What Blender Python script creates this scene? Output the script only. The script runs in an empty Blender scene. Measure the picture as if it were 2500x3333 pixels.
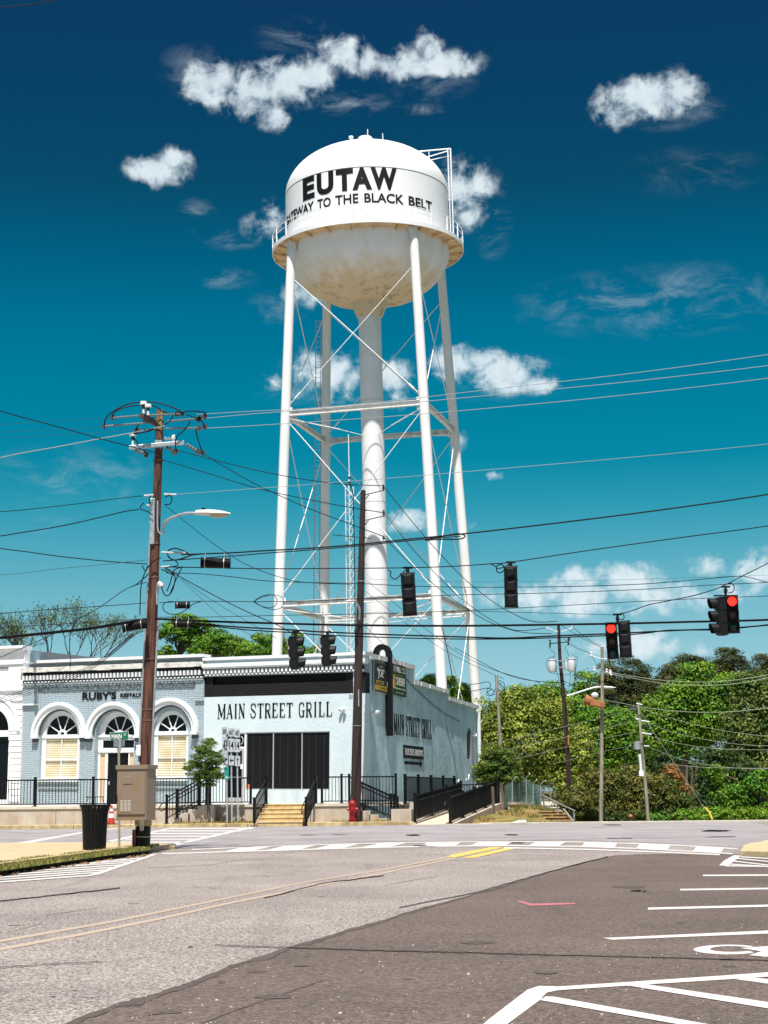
import bpy, bmesh, math, random
from mathutils import Vector, Matrix, noise as mnoise
from mathutils.geometry import tessellate_polygon
R = math.radians
SC = bpy.context.scene
COL = SC.collection
random.seed(7)

# ------------------------------------------------------------------ camera
F = 5400.0                      # focal length in photo pixels (photo 2500 x 3333)
PITCH = math.atan((2570 - 1666.5) / F)
ROLL = R(0.6)
CAM = Vector((0, 0, 1.5))
_r0 = Vector((1, 0, 0)); _u0 = Vector((0, -math.sin(PITCH), math.cos(PITCH)))
FWD = Vector((0, math.cos(PITCH), math.sin(PITCH)))
RT = math.cos(ROLL) * _r0 - math.sin(ROLL) * _u0
UP = math.cos(ROLL) * _u0 + math.sin(ROLL) * _r0
cd = bpy.data.cameras.new('camera'); cam = bpy.data.objects.new('camera', cd); COL.objects.link(cam)
m = Matrix((RT, UP, -FWD)).transposed().to_4x4(); m.translation = CAM
cam.matrix_world = m
cd.sensor_width = 36; cd.sensor_fit = 'HORIZONTAL'; cd.lens = F * 36 / 2500
cd.clip_start = 0.1; cd.clip_end = 6000
SC.camera = cam

def ray(px, py): return RT * ((px - 1250) / F) + UP * ((1666.5 - py) / F) + FWD
def at(px, py, Y):
    d = ray(px, py); return CAM + d * (Y / d.y)
GZ = 0.0012
def gz(Y): return GZ * Y
def gnd(px, py, h=0.0):
    d = ray(px, py)                       # plane z = GZ*y + h
    t = (h - CAM.z) / (d.z - GZ * d.y); return CAM + d * t
def onplane(px, py, P, n):
    d = ray(px, py); t = (P - CAM).dot(n) / d.dot(n); return CAM + d * t
REG = dict(r1=(0, 2000, .3918), r2=(450, 2000, .4822), r3=(1050, 2000, .3617), r4=(1500, 2000, .6028), r5=(850, 380, .4219),
           r6=(0, 2600, .7535), r7=(1250, 2600, .7535), r8=(300, 1250, .4219), b1=(850, 1000, .4521), b2=(850, 1500, .4521),
           b3=(1500, 1700, .6028), b4=(0, 2450, .3617), b5=(500, 2450, .3014), b6=(950, 2450, .4219), b8=(450, 1750, .4521),
           rA=(1180, 2100, .14466), rB=(690, 2350, .09644), rC=(1550, 2400, .27125), rD=(1700, 1980, .36166), rE=(330, 1280, .22303),
           rF=(2150, 2650, .21097), rG=(0, 1850, .31344), rH=(0, 2050, .27125), rI=(1900, 1880, .36166), rJ=(1000, 1550, .27119),
           rK=(500, 1900, .45208), rL=(0, 1250, .33755), rM=(1600, 2950, .5425), rN=(2000, 2050, .30285), rO=(1450, 1100, .63291), px=(0, 0, 1))
def q(r, x, y):
    a = REG[r]; return (a[0] + a[2] * x, a[1] + a[2] * y)

# ------------------------------------------------------------------ sun, sky, exposure
SUN_EL = R(64); SUN_AZ_DIR = Vector((-0.08, -1.0, 0)).normalized()     # towards the sun (behind the camera)
sd = bpy.data.lights.new('sun', 'SUN'); sd.energy = 5.0; sd.angle = R(0.5); sd.color = (1.0, 0.955, 0.89)
sun = bpy.data.objects.new('sun', sd); COL.objects.link(sun)
sdir = SUN_AZ_DIR * math.cos(SUN_EL) + Vector((0, 0, math.sin(SUN_EL)))
sun.rotation_euler = sdir.to_track_quat('Z', 'Y').to_euler(); sun.location = (0, -20, 60)
SC.view_settings.view_transform = 'Standard'; SC.view_settings.look = 'None'; SC.view_settings.gamma = 1
SC.view_settings.exposure = 0.55
SC.render.film_transparent = False

W = bpy.data.worlds.new('World'); SC.world = W; W.use_nodes = True
wt = W.node_tree; wt.nodes.clear()
def wn(t, **k):
    n = wt.nodes.new(t)
    for a, b in k.items(): setattr(n, a, b)
    return n
def wl(a, b): wt.links.new(a, b)
def wmath(op, a, b=None, c=None, clamp=False):
    n = wn('ShaderNodeMath', operation=op, use_clamp=clamp)
    for i, v in enumerate((a, b, c)):
        if v is None: continue
        if isinstance(v, (int, float)): n.inputs[i].default_value = v
        else: wl(v, n.inputs[i])
    return n.outputs[0]
wo = wn('ShaderNodeOutputWorld'); bg = wn('ShaderNodeBackground'); wl(bg.outputs[0], wo.inputs[0])
sky = wn('ShaderNodeTexSky', sky_type='NISHITA', sun_disc=False)
sky.sun_elevation = SUN_EL; sky.sun_rotation = math.atan2(SUN_AZ_DIR.x, SUN_AZ_DIR.y)
sky.air_density = 1.0; sky.dust_density = 0.6; sky.ozone_density = 1.5
bg.inputs[1].default_value = 0.10
tc = wn('ShaderNodeTexCoord'); sx = wn('ShaderNodeSeparateXYZ'); wl(tc.outputs['Generated'], sx.inputs[0])
elv = wmath('ARCSINE', sx.outputs[2]); azi = wmath('ARCTAN2', sx.outputs[0], sx.outputs[1])
# deep teal sky grade by elevation; unseen upper stops brightened as added fill
ramp = wn('ShaderNodeValToRGB'); ramp.color_ramp.interpolation = 'LINEAR'
elf = wmath('MULTIPLY', elv, 1.0 / R(60)); wl(elf, ramp.inputs[0])
SKYR = [(0.0, (.45, .70, 1.0)), (0.0294, (0.4372, 0.6828, 0.9503)), (0.0730, (0.4224, 0.6453, 0.7153)), (0.1029, (0.3124, 0.6218, 0.6377)), (0.1347, (0.1797, 0.5791, 0.5778)), (0.1612, (0.0607, 0.5222, 0.5240)),
        (0.1877, (0.0047, 0.4453, 0.4681)), (0.2283, (0.0, 0.4271, 0.4571)), (0.2686, (0.0, 0.3887, 0.4362)), (0.3068, (0.0025, 0.2923, 0.3490)), (0.3445, (0.0110, 0.2025, 0.2518)), (0.3900, (0.0125, 0.1723, 0.2457)),
        (0.4344, (0.0209, 0.1570, 0.2437)), (0.50, (.05, .17, .25)), (0.60, (1.2, .95, .8)), (1.0, (2.3, 1.55, 1.1))]
cr = ramp.color_ramp
while len(cr.elements) < len(SKYR): cr.elements.new(0.5)
for e, (p, c) in zip(cr.elements, SKYR): e.position = p; e.color = (*c, 1)
mul = wn('ShaderNodeMixRGB', blend_type='MULTIPLY'); mul.inputs[0].default_value = 1
wl(sky.outputs[0], mul.inputs[1]); wl(ramp.outputs[0], mul.inputs[2])
# clouds: soft masks by direction broken up by fractal noise
comb = wn('ShaderNodeCombineXYZ'); wl(azi, comb.inputs[0]); wl(elv, comb.inputs[1])
nz = wn('ShaderNodeTexNoise'); nz.inputs['Scale'].default_value = 62; nz.inputs['Detail'].default_value = 10; nz.inputs['Roughness'].default_value = 0.60
nz.inputs['Distortion'].default_value = 0.35; wl(comb.outputs[0], nz.inputs[0])
nz2 = wn('ShaderNodeTexNoise'); nz2.inputs['Scale'].default_value = 190; nz2.inputs['Detail'].default_value = 6; wl(comb.outputs[0], nz2.inputs[0])
CLOUDS = [  # px, py, rx, ry, strength
    (690, 275, 125, 85, 1), (810, 300, 150, 85, 1), (930, 270, 145, 90, 1), (1010, 250, 95, 85, 1), (900, 375, 80, 60, .8), 
    (1110, 165, 110, 60, .85), (1180, 200, 95, 55, .85), (1070, 150, 80, 40, .5), (1395, 155, 55, 65, .95), (1320, 210, 120, 60, 1), (1460, 210, 130, 50, 1), 
    (2100, 320, 190, 75, 1), (2010, 365, 90, 60, .9), (2200, 300, 100, 75, 1),
    (515, 550, 125, 60, 1), (560, 520, 80, 45, 1), 
    (1500, 620, 110, 120, .78), (1560, 600, 80, 80, .7), (1520, 700, 90, 60, .65), (900, 700, 80, 60, .72), (980, 960, 110, 50, .8), (850, 740, 100, 60, .55),
    (1080, 1215, 150, 80, .92), (1010, 1190, 100, 60, .8), (1270, 1225, 90, 70, .86), (890, 1245, 45, 35, .7), (1060, 1290, 170, 50, .6), (1290, 1290, 60, 50, .6),
    (1480, 1180, 110, 65, 1), (1630, 1215, 160, 75, 1), (1740, 1255, 95, 38, .95), (1570, 1170, 100, 40, .95), (1480, 1430, 45, 60, .6),
    (1330, 1695, 100, 48, .95), (1520, 1700, 60, 40, .55), (1612, 1548, 45, 20, .9),
    (1700, 1950, 190, 60, .8), (1880, 1930, 200, 70, .95), (2050, 1900, 150, 80, 1), (1870, 1880, 60, 50, .95), (2160, 1940, 160, 70, .85), (1960, 1980, 330, 50, .7),
    (2300, 1845, 85, 55, .8), (2470, 1850, 110, 80, .8), (2400, 1930, 200, 60, .6), (2090, 2100, 170, 60, .92), (1930, 2110, 90, 50, .7), (2280, 2120, 130, 35, .5), (1450, 1960, 120, 60, .5),
    ]
acc = None
for (px, py, rx, ry, s) in CLOUDS:
    d = ray(px, py).normalized(); a0 = math.atan2(d.x, d.y); e0 = math.asin(d.z)
    v1 = wn('ShaderNodeVectorMath', operation='SUBTRACT'); wl(comb.outputs[0], v1.inputs[0]); v1.inputs[1].default_value = (a0, e0, 0)
    v2 = wn('ShaderNodeVectorMath', operation='MULTIPLY'); wl(v1.outputs[0], v2.inputs[0]); v2.inputs[1].default_value = (F / rx, F / ry, 0)
    v3 = wn('ShaderNodeVectorMath', operation='LENGTH'); wl(v2.outputs[0], v3.inputs[0])
    k = wmath('MULTIPLY_ADD', v3.outputs['Value'], -s * .72, s, clamp=True)
    acc = k if acc is None else wmath('SMOOTH_MAX', acc, k, 0.12)
gate = wmath('GREATER_THAN', sx.outputs[1], 0.0)
acc = wmath('MULTIPLY', acc, gate)
nn = wmath('MULTIPLY_ADD', nz.outputs[0], 1.7, -0.85)
n3 = wmath('MULTIPLY_ADD', nz2.outputs[0], 0.45, -0.225)
dens = wmath('ADD', wmath('ADD', acc, nn), n3)
mr = wn('ShaderNodeMapRange', interpolation_type='SMOOTHSTEP'); wl(dens, mr.inputs[0])
mr.inputs[1].default_value = 0.22; mr.inputs[2].default_value = 0.86
main = wmath('MULTIPLY', mr.outputs[0], wmath('MULTIPLY_ADD', acc, 3.2, -.42, clamp=True), clamp=True)
# thin wisps
nw = wn('ShaderNodeTexNoise'); nw.inputs['Scale'].default_value = 26; nw.inputs['Detail'].default_value = 9; nw.inputs['Roughness'].default_value = 0.68; nw.inputs['Distortion'].default_value = .6
mpw = wn('ShaderNodeMapping'); mpw.inputs['Scale'].default_value = (1.0, 2.2, 1); mpw.inputs['Rotation'].default_value = (0, 0, R(-8)); wl(comb.outputs[0], mpw.inputs[0]); wl(mpw.outputs[0], nw.inputs[0])
WISPS = [(2150, 980, 520, 130, .36), (1900, 1000, 200, 60, .3), (1150, 340, 160, 45, .6), (1370, 355, 110, 22, .5), (960, 120, 160, 70, .45), (620, 230, 120, 100, .3), (1400, 260, 180, 90, .3), (640, 710, 80, 70, .45), (760, 780, 120, 40, .45),
         (720, 905, 140, 40, .35), (1600, 700, 80, 160, .4), (250, 1560, 330, 130, .28), (180, 1715, 200, 40, .3), (1060, 1250, 260, 120, .3), (1650, 1230, 260, 90, .22), (2060, 1960, 420, 120, .4), (2250, 560, 260, 90, .16), (2200, 370, 200, 60, .3), (1330, 1720, 160, 60, .3), (900, 1000, 120, 60, .4)]
accw = None
for (px, py, rx, ry, s_) in WISPS:
    d = ray(px, py).normalized(); a0 = math.atan2(d.x, d.y); e0 = math.asin(d.z)
    v1 = wn('ShaderNodeVectorMath', operation='SUBTRACT'); wl(comb.outputs[0], v1.inputs[0]); v1.inputs[1].default_value = (a0, e0, 0)
    v2 = wn('ShaderNodeVectorMath', operation='MULTIPLY'); wl(v1.outputs[0], v2.inputs[0]); v2.inputs[1].default_value = (F / rx, F / ry, 0)
    v3 = wn('ShaderNodeVectorMath', operation='LENGTH'); wl(v2.outputs[0], v3.inputs[0])
    k = wmath('MULTIPLY_ADD', v3.outputs['Value'], -s_, s_, clamp=True)
    accw = k if accw is None else wmath('MAXIMUM', accw, k)
mrw = wn('ShaderNodeMapRange', interpolation_type='SMOOTHSTEP'); wl(nw.outputs[0], mrw.inputs[0]); mrw.inputs[1].default_value = .44; mrw.inputs[2].default_value = .72
wisp = wmath('MULTIPLY', wmath('MULTIPLY', mrw.outputs[0], accw), gate)
gatec = wmath('MAXIMUM', main, wisp)
cmix = wn('ShaderNodeMixRGB'); wl(wmath('MULTIPLY', gatec, 0.93), cmix.inputs[0]); wl(mul.outputs[0], cmix.inputs[1])
ccol = wn('ShaderNodeMixRGB'); wl(wmath('MULTIPLY_ADD', nz.outputs[0], 2.2, -.55, clamp=True), ccol.inputs[0])
ccol.inputs[1].default_value = (4.0, 4.9, 5.5, 1); ccol.inputs[2].default_value = (5.6, 6.3, 6.6, 1); wl(ccol.outputs[0], cmix.inputs[2])
wl(cmix.outputs[0], bg.inputs[0])

# ------------------------------------------------------------------ materials
MATS = {}
def mat(name, col, rough=.7, metal=0.0, col2=None, nscale=4.0, detail=4, nlo=.35, nhi=.65, bump=0.0, bscale=40.0, emit=None, spec=None, stretch=None, island=0.0, transl=0.0, extra=None):
    if name in MATS: return MATS[name]
    M = bpy.data.materials.new(name); M.use_nodes = True; t = M.node_tree; b = t.nodes['Principled BSDF']
    b.inputs['Roughness'].default_value = rough; b.inputs['Metallic'].default_value = metal; b.inputs['Base Color'].default_value = (*col, 1)
    if spec is not None: b.inputs['Specular IOR Level'].default_value = spec
    tcn = t.nodes.new('ShaderNodeTexCoord'); vec = tcn.outputs['Object']
    if stretch:
        mp = t.nodes.new('ShaderNodeMapping'); mp.inputs['Scale'].default_value = stretch; t.links.new(vec, mp.inputs[0]); vec = mp.outputs[0]
    out = None
    if col2 is not None:
        n = t.nodes.new('ShaderNodeTexNoise'); n.inputs['Scale'].default_value = nscale; n.inputs['Detail'].default_value = detail; n.inputs['Roughness'].default_value = .65
        t.links.new(vec, n.inputs[0]); r = t.nodes.new('ShaderNodeMapRange'); r.inputs[1].default_value = nlo; r.inputs[2].default_value = nhi
        t.links.new(n.outputs[0], r.inputs[0]); mx = t.nodes.new('ShaderNodeMixRGB'); t.links.new(r.outputs[0], mx.inputs[0])
        mx.inputs[1].default_value = (*col, 1); mx.inputs[2].default_value = (*col2, 1); out = mx.outputs[0]
    if island:
        g = t.nodes.new('ShaderNodeNewGeometry'); hs = t.nodes.new('ShaderNodeHueSaturation')
        r = t.nodes.new('ShaderNodeMapRange'); r.inputs[3].default_value = 1 - island; r.inputs[4].default_value = 1 + island; t.links.new(g.outputs['Random Per Island'], r.inputs[0])
        t.links.new(r.outputs[0], hs.inputs['Value'])
        r2 = t.nodes.new('ShaderNodeMapRange'); r2.inputs[3].default_value = .485; r2.inputs[4].default_value = .515
        w = t.nodes.new('ShaderNodeMath'); w.operation = 'FRACT'; w2 = t.nodes.new('ShaderNodeMath'); w2.operation = 'MULTIPLY'; w2.inputs[1].default_value = 7.31
        t.links.new(g.outputs['Random Per Island'], w2.inputs[0]); t.links.new(w2.outputs[0], w.inputs[0]); t.links.new(w.outputs[0], r2.inputs[0]); t.links.new(r2.outputs[0], hs.inputs['Hue'])
        if out is None: hs.inputs['Color'].default_value = (*col, 1)
        else: t.links.new(out, hs.inputs['Color'])
        out = hs.outputs[0]
    if extra: out = extra(t, b, vec, out)
    if out is not None: t.links.new(out, b.inputs['Base Color'])
    if bump and not any(l.to_socket == b.inputs['Normal'] for l in t.links):
        n = t.nodes.new('ShaderNodeTexNoise'); n.inputs['Scale'].default_value = bscale; n.inputs['Detail'].default_value = 5; t.links.new(vec, n.inputs[0])
        bp = t.nodes.new('ShaderNodeBump'); bp.inputs['Strength'].default_value = min(1, bump); bp.inputs['Distance'].default_value = .02
        t.links.new(n.outputs[0], bp.inputs['Height']); t.links.new(bp.outputs[0], b.inputs['Normal'])
    if emit: b.inputs['Emission Color'].default_value = (*emit[0], 1); b.inputs['Emission Strength'].default_value = emit[1]
    if transl:
        o = t.nodes['Material Output']; tr = t.nodes.new('ShaderNodeBsdfTranslucent'); ms = t.nodes.new('ShaderNodeMixShader'); ms.inputs[0].default_value = transl
        if out is not None: t.links.new(out, tr.inputs[0])
        else: tr.inputs[0].default_value = (*col, 1)
        t.links.new(b.outputs[0], ms.inputs[1]); t.links.new(tr.outputs[0], ms.inputs[2]); t.links.new(ms.outputs[0], o.inputs[0])
    MATS[name] = M; return M

def nnode(t, vec, scale, detail=4, rough=.6):
    n = t.nodes.new('ShaderNodeTexNoise'); n.inputs['Scale'].default_value = scale; n.inputs['Detail'].default_value = detail; n.inputs['Roughness'].default_value = rough
    t.links.new(vec, n.inputs[0]); return n.outputs[0]
def mrange(t, v, a, b, c=0., d=1.):
    r = t.nodes.new('ShaderNodeMapRange'); t.links.new(v, r.inputs[0])
    for i, x in enumerate((a, b, c, d)): r.inputs[i + 1].default_value = x
    return r.outputs[0]
def mixc(t, f, a, b, mode='MIX'):
    n = t.nodes.new('ShaderNodeMixRGB'); n.blend_type = mode
    for i, v in enumerate((f, a, b)):
        if isinstance(v, (int, float)): n.inputs[i].default_value = v
        elif isinstance(v, tuple): n.inputs[i].default_value = (*v, 1)
        else: t.links.new(v, n.inputs[i])
    return n.outputs[0]

def brick_extra(colA, colB, mortar, bs=1.0, patch=None, flake=None):
    def f(t, b, vec, out):
        sp = t.nodes.new('ShaderNodeSeparateXYZ'); t.links.new(vec, sp.inputs[0]); cb = t.nodes.new('ShaderNodeCombineXYZ')
        t.links.new(sp.outputs[0], cb.inputs[0]); t.links.new(sp.outputs[2], cb.inputs[1])
        br = t.nodes.new('ShaderNodeTexBrick'); t.links.new(cb.outputs[0], br.inputs[0])
        br.inputs['Scale'].default_value = 1.0; br.inputs['Brick Width'].default_value = .42 * bs; br.inputs['Row Height'].default_value = .085 * bs
        br.inputs['Mortar Size'].default_value = .011; br.inputs['Mortar Smooth'].default_value = .4; br.inputs['Bias'].default_value = -.1
        br.inputs['Color1'].default_value = (*colA, 1); br.inputs['Color2'].default_value = (*colB, 1); br.inputs['Mortar'].default_value = (*mortar, 1)
        c = br.outputs[0]
        c = mixc(t, mrange(t, nnode(t, vec, 1.6, 5), .35, .7), c, tuple(x * .86 for x in colA))
        if flake: c = mixc(t, mrange(t, nnode(t, vec, 9, 8, .75), .66, .70), c, flake)
        h = t.nodes.new('ShaderNodeMath'); h.operation = 'MULTIPLY_ADD'; t.links.new(br.outputs['Fac'], h.inputs[0]); h.inputs[1].default_value = -1.0
        t.links.new(nnode(t, vec, 22, 4), h.inputs[2])
        bp = t.nodes.new('ShaderNodeBump'); bp.inputs['Strength'].default_value = 1.0; bp.inputs['Distance'].default_value = .05
        t.links.new(h.outputs[0], bp.inputs['Height']); t.links.new(bp.outputs[0], b.inputs['Normal'])
        return c
    return f

def asphalt_extra(light, dark, scale, grain, tint=None):
    def f(t, b, vec, out):
        v = t.nodes.new('ShaderNodeTexVoronoi'); v.inputs['Scale'].default_value = scale; t.links.new(vec, v.inputs[0])
        g = mrange(t, nnode(t, vec, scale * .8, 3, .8), .41, .55)
        c = mixc(t, g, dark, light)
        c = mixc(t, mrange(t, v.outputs['Distance'], .55, .75, 0, grain), c, tuple(x * .35 for x in dark))
        big = mrange(t, nnode(t, vec, .35, 6), .3, .7, .76, 1.14)
        c = mixc(t, 1.0, c, big, 'MULTIPLY')
        st = t.nodes.new('ShaderNodeMapping'); st.inputs['Scale'].default_value = (1.2, .12, 1); st.inputs['Rotation'].default_value = (0, 0, R(18)); t.links.new(vec, st.inputs[0])
        c = mixc(t, mrange(t, nnode(t, st.outputs[0], 1.0, 5, .7), .57, .72, 0, .4), c, tuple(x * .6 for x in dark))
        if tint: c = mixc(t, mrange(t, nnode(t, vec, 8, 4), .55, .75, 0, .5), c, tint)
        # light pebbles
        v2 = t.nodes.new('ShaderNodeTexVoronoi'); v2.inputs['Scale'].default_value = 9; t.links.new(vec, v2.inputs[0])
        c = mixc(t, mrange(t, v2.outputs['Distance'], .015, .05, .4, 0), c, tuple(min(.75, x * 2.6) for x in light))
        bp = t.nodes.new('ShaderNodeBump'); bp.inputs['Strength'].default_value = .5; bp.inputs['Distance'].default_value = .008
        t.links.new(g, bp.inputs['Height']); t.links.new(bp.outputs[0], b.inputs['Normal'])
        return c
    return f

def stain_extra(stain, zlo, zhi, amount, streak=6.0):
    # rusty/grimy run-down streaks between two local heights
    def f(t, b, vec, out):
        sp = t.nodes.new('ShaderNodeSeparateXYZ'); t.links.new(vec, sp.inputs[0])
        mp = t.nodes.new('ShaderNodeMapping'); mp.inputs['Scale'].default_value = (1, 1, .12); t.links.new(vec, mp.inputs[0])
        n = mrange(t, nnode(t, mp.outputs[0], streak, 5, .7), .38, .7)
        z = mrange(t, sp.outputs[2], zlo, zhi, amount, 0)
        mm = t.nodes.new('ShaderNodeMath'); mm.operation = 'MULTIPLY'; t.links.new(n, mm.inputs[0]); t.links.new(z, mm.inputs[1])
        base = out if out is not None else tuple(b.inputs['Base Color'].default_value)[:3]
        return mixc(t, mm.outputs[0], base, stain)
    return f

WHITE = mat('white_tank_paint', (.80, .81, .82), .42, col2=(.74, .76, .78), nscale=.6)
WHITE_LEG = mat('white_leg_paint', (.80, .81, .81), .45, col2=(.72, .72, .70), nscale=1.2, stretch=(1, 1, .3))
def bowl_extra(t, b, vec, out):
    sp = t.nodes.new('ShaderNodeSeparateXYZ'); t.links.new(vec, sp.inputs[0])
    mp = t.nodes.new('ShaderNodeMapping'); mp.inputs['Scale'].default_value = (1, 1, .25); t.links.new(vec, mp.inputs[0])
    n = mrange(t, nnode(t, mp.outputs[0], .9, 6, .65), .25, .75, -.5, .5)
    z = mrange(t, sp.outputs[2], -3.9, -1.7, 1.25, 0)
    a = t.nodes.new('ShaderNodeMath'); a.operation = 'ADD'; a.use_clamp = True; t.links.new(n, a.inputs[0]); t.links.new(z, a.inputs[1])
    c = mixc(t, a.outputs[0], (.84, .84, .88), (.66, .52, .35))
    n2 = mrange(t, nnode(t, vec, 1.4, 7, .75), .52, .70)
    z2 = mrange(t, sp.outputs[2], -3.9, -2.3, .9, 0)
    a2 = t.nodes.new('ShaderNodeMath'); a2.operation = 'MULTIPLY'; t.links.new(n2, a2.inputs[0]); t.links.new(z2, a2.inputs[1])
    return mixc(t, a2.outputs[0], c, (.05, .03, .015))
BOWL = mat('stained_bowl_paint', (.6, .6, .6), .5, extra=bowl_extra)
RUSTY = mat('rusty_deck_underside', (.55, .35, .16), .8, col2=(.78, .62, .42), nscale=1.6, detail=7)
COLUMNM = mat('column_paint', (.78, .79, .80), .5, col2=(.70, .71, .72), nscale=1.1)
SEAM = mat('dark_seam', (.10, .11, .12), .7)
BLACKP = mat('black_paint', (.005, .005, .006), .6, spec=.2)
BLACKM = mat('black_metal', (.0035, .004, .005), .45, spec=.22)
DARKRUB = mat('black_cable', (.004, .004, .005), .6, spec=.15)
GREYW = mat('grey_wire', (.22, .25, .27), .5, metal=.2)
TEALW = mat('thin_dark_wire', (.02, .06, .075), .6)
GREENW = mat('old_wire', (.30, .34, .24), .6)
GALV = mat('galvanised_steel', (.50, .52, .53), .42, metal=.55, col2=(.36, .38, .40), nscale=9)
INS = mat('porcelain_insulator', (.72, .74, .76), .2)
STRG = mat('strain_insulator_grey', (.16, .18, .19), .4)
INSD = mat('dark_porcelain', (.05, .045, .05), .25)
def wood(name, a, b, c=None):
    return mat(name, a, .85, col2=b, nscale=6, detail=8, nlo=.38, nhi=.60, stretch=(2.2, 2.2, .16), bump=.9, bscale=9)
WOOD1 = wood('red_brown_pole_wood', (.14, .05, .026), (.014, .008, .007))
WOODTOP = wood('weathered_pole_top', (.36, .25, .12), (.12, .07, .035))
WOOD2 = wood('dark_pole_wood', (.040, .018, .013), (.012, .008, .008))
WOODG = wood('grey_pole_wood', (.36, .33, .26), (.17, .15, .11))
ASPH_L = mat('worn_light_asphalt', (.27, .26, .26), .92, extra=asphalt_extra((.425, .38, .35), (.12, .10, .092), 42, .7))
ASPH_M = mat('grey_asphalt', (.22, .215, .22), .92, extra=asphalt_extra((.34, .32, .325), (.215, .20, .205), 34, .3))
ASPH_D = mat('dark_parking_asphalt', (.09, .08, .077), .9, extra=asphalt_extra((.152, .117, .100), (.066, .048, .041), 34, .35, tint=(.175, .135, .07)))
def worn_extra(base, lo, hi, under):
    def f(t, b, vec, out):
        n = mrange(t, nnode(t, vec, 22, 6, .8), lo, hi); return mixc(t, n, base, under)
    return f
LINEW = mat('white_road_paint', (.62, .61, .58), .8, extra=worn_extra((.52, .51, .485), .56, .72, (.30, .27, .25)))
LINEWW = mat('worn_white_road_paint', (.5, .49, .47), .85, extra=worn_extra((.50, .49, .47), .50, .68, (.24, .235, .235)))
LINEY = mat('yellow_road_paint', (.60, .38, .05), .8, extra=worn_extra((.60, .40, .09), .56, .72, (.30, .26, .2)))
LINEYW = mat('faded_yellow_road_paint', (.42, .32, .15), .9, extra=worn_extra((.46, .30, .14), .34, .54, (.33, .285, .25)))
PINK = mat('pink_spray_paint', (.55, .14, .16), .8, extra=worn_extra((.52, .15, .17), .44, .6, (.14, .09, .085)))
CONC = mat('concrete', (.50, .46, .40), .88, col2=(.40, .37, .33), nscale=2.2, detail=7, bump=.4, bscale=30, extra=stain_extra((.30, .17, .07), 0.2, 1.15, .75, 1.3))
CONCT = mat('concrete_top', (.58, .54, .46), .88, col2=(.46, .42, .35), nscale=3, detail=7, bump=.3)
KERB = mat('kerb_concrete', (.52, .42, .22), .9, col2=(.30, .22, .11), nscale=3, detail=8, nlo=.4, nhi=.62, bump=.5)
STEPM = mat('step_concrete', (.60, .47, .25), .9, col2=(.42, .29, .13), nscale=4, detail=7, bump=.4)
PAVE = mat('pavement', (.50, .40, .24), .9, col2=(.40, .31, .18), nscale=3, detail=8, bump=.3)
GRASS = mat('grass_blades', (.10, .13, .02), .8, island=.6, col2=(.26, .22, .05), nscale=1.5)
SOIL = mat('soil', (.10, .07, .035), .95, col2=(.20, .15, .06), nscale=6, detail=8, bump=.7)
DRYG = mat('dry_grass_bank', (.28, .17, .05), .95, col2=(.10, .12, .025), nscale=1.4, detail=9, nlo=.42, nhi=.58, bump=.9, bscale=14)
TERR = mat('terrain', (.07, .08, .03), .95, col2=(.12, .10, .05), nscale=.4, detail=8)

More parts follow.
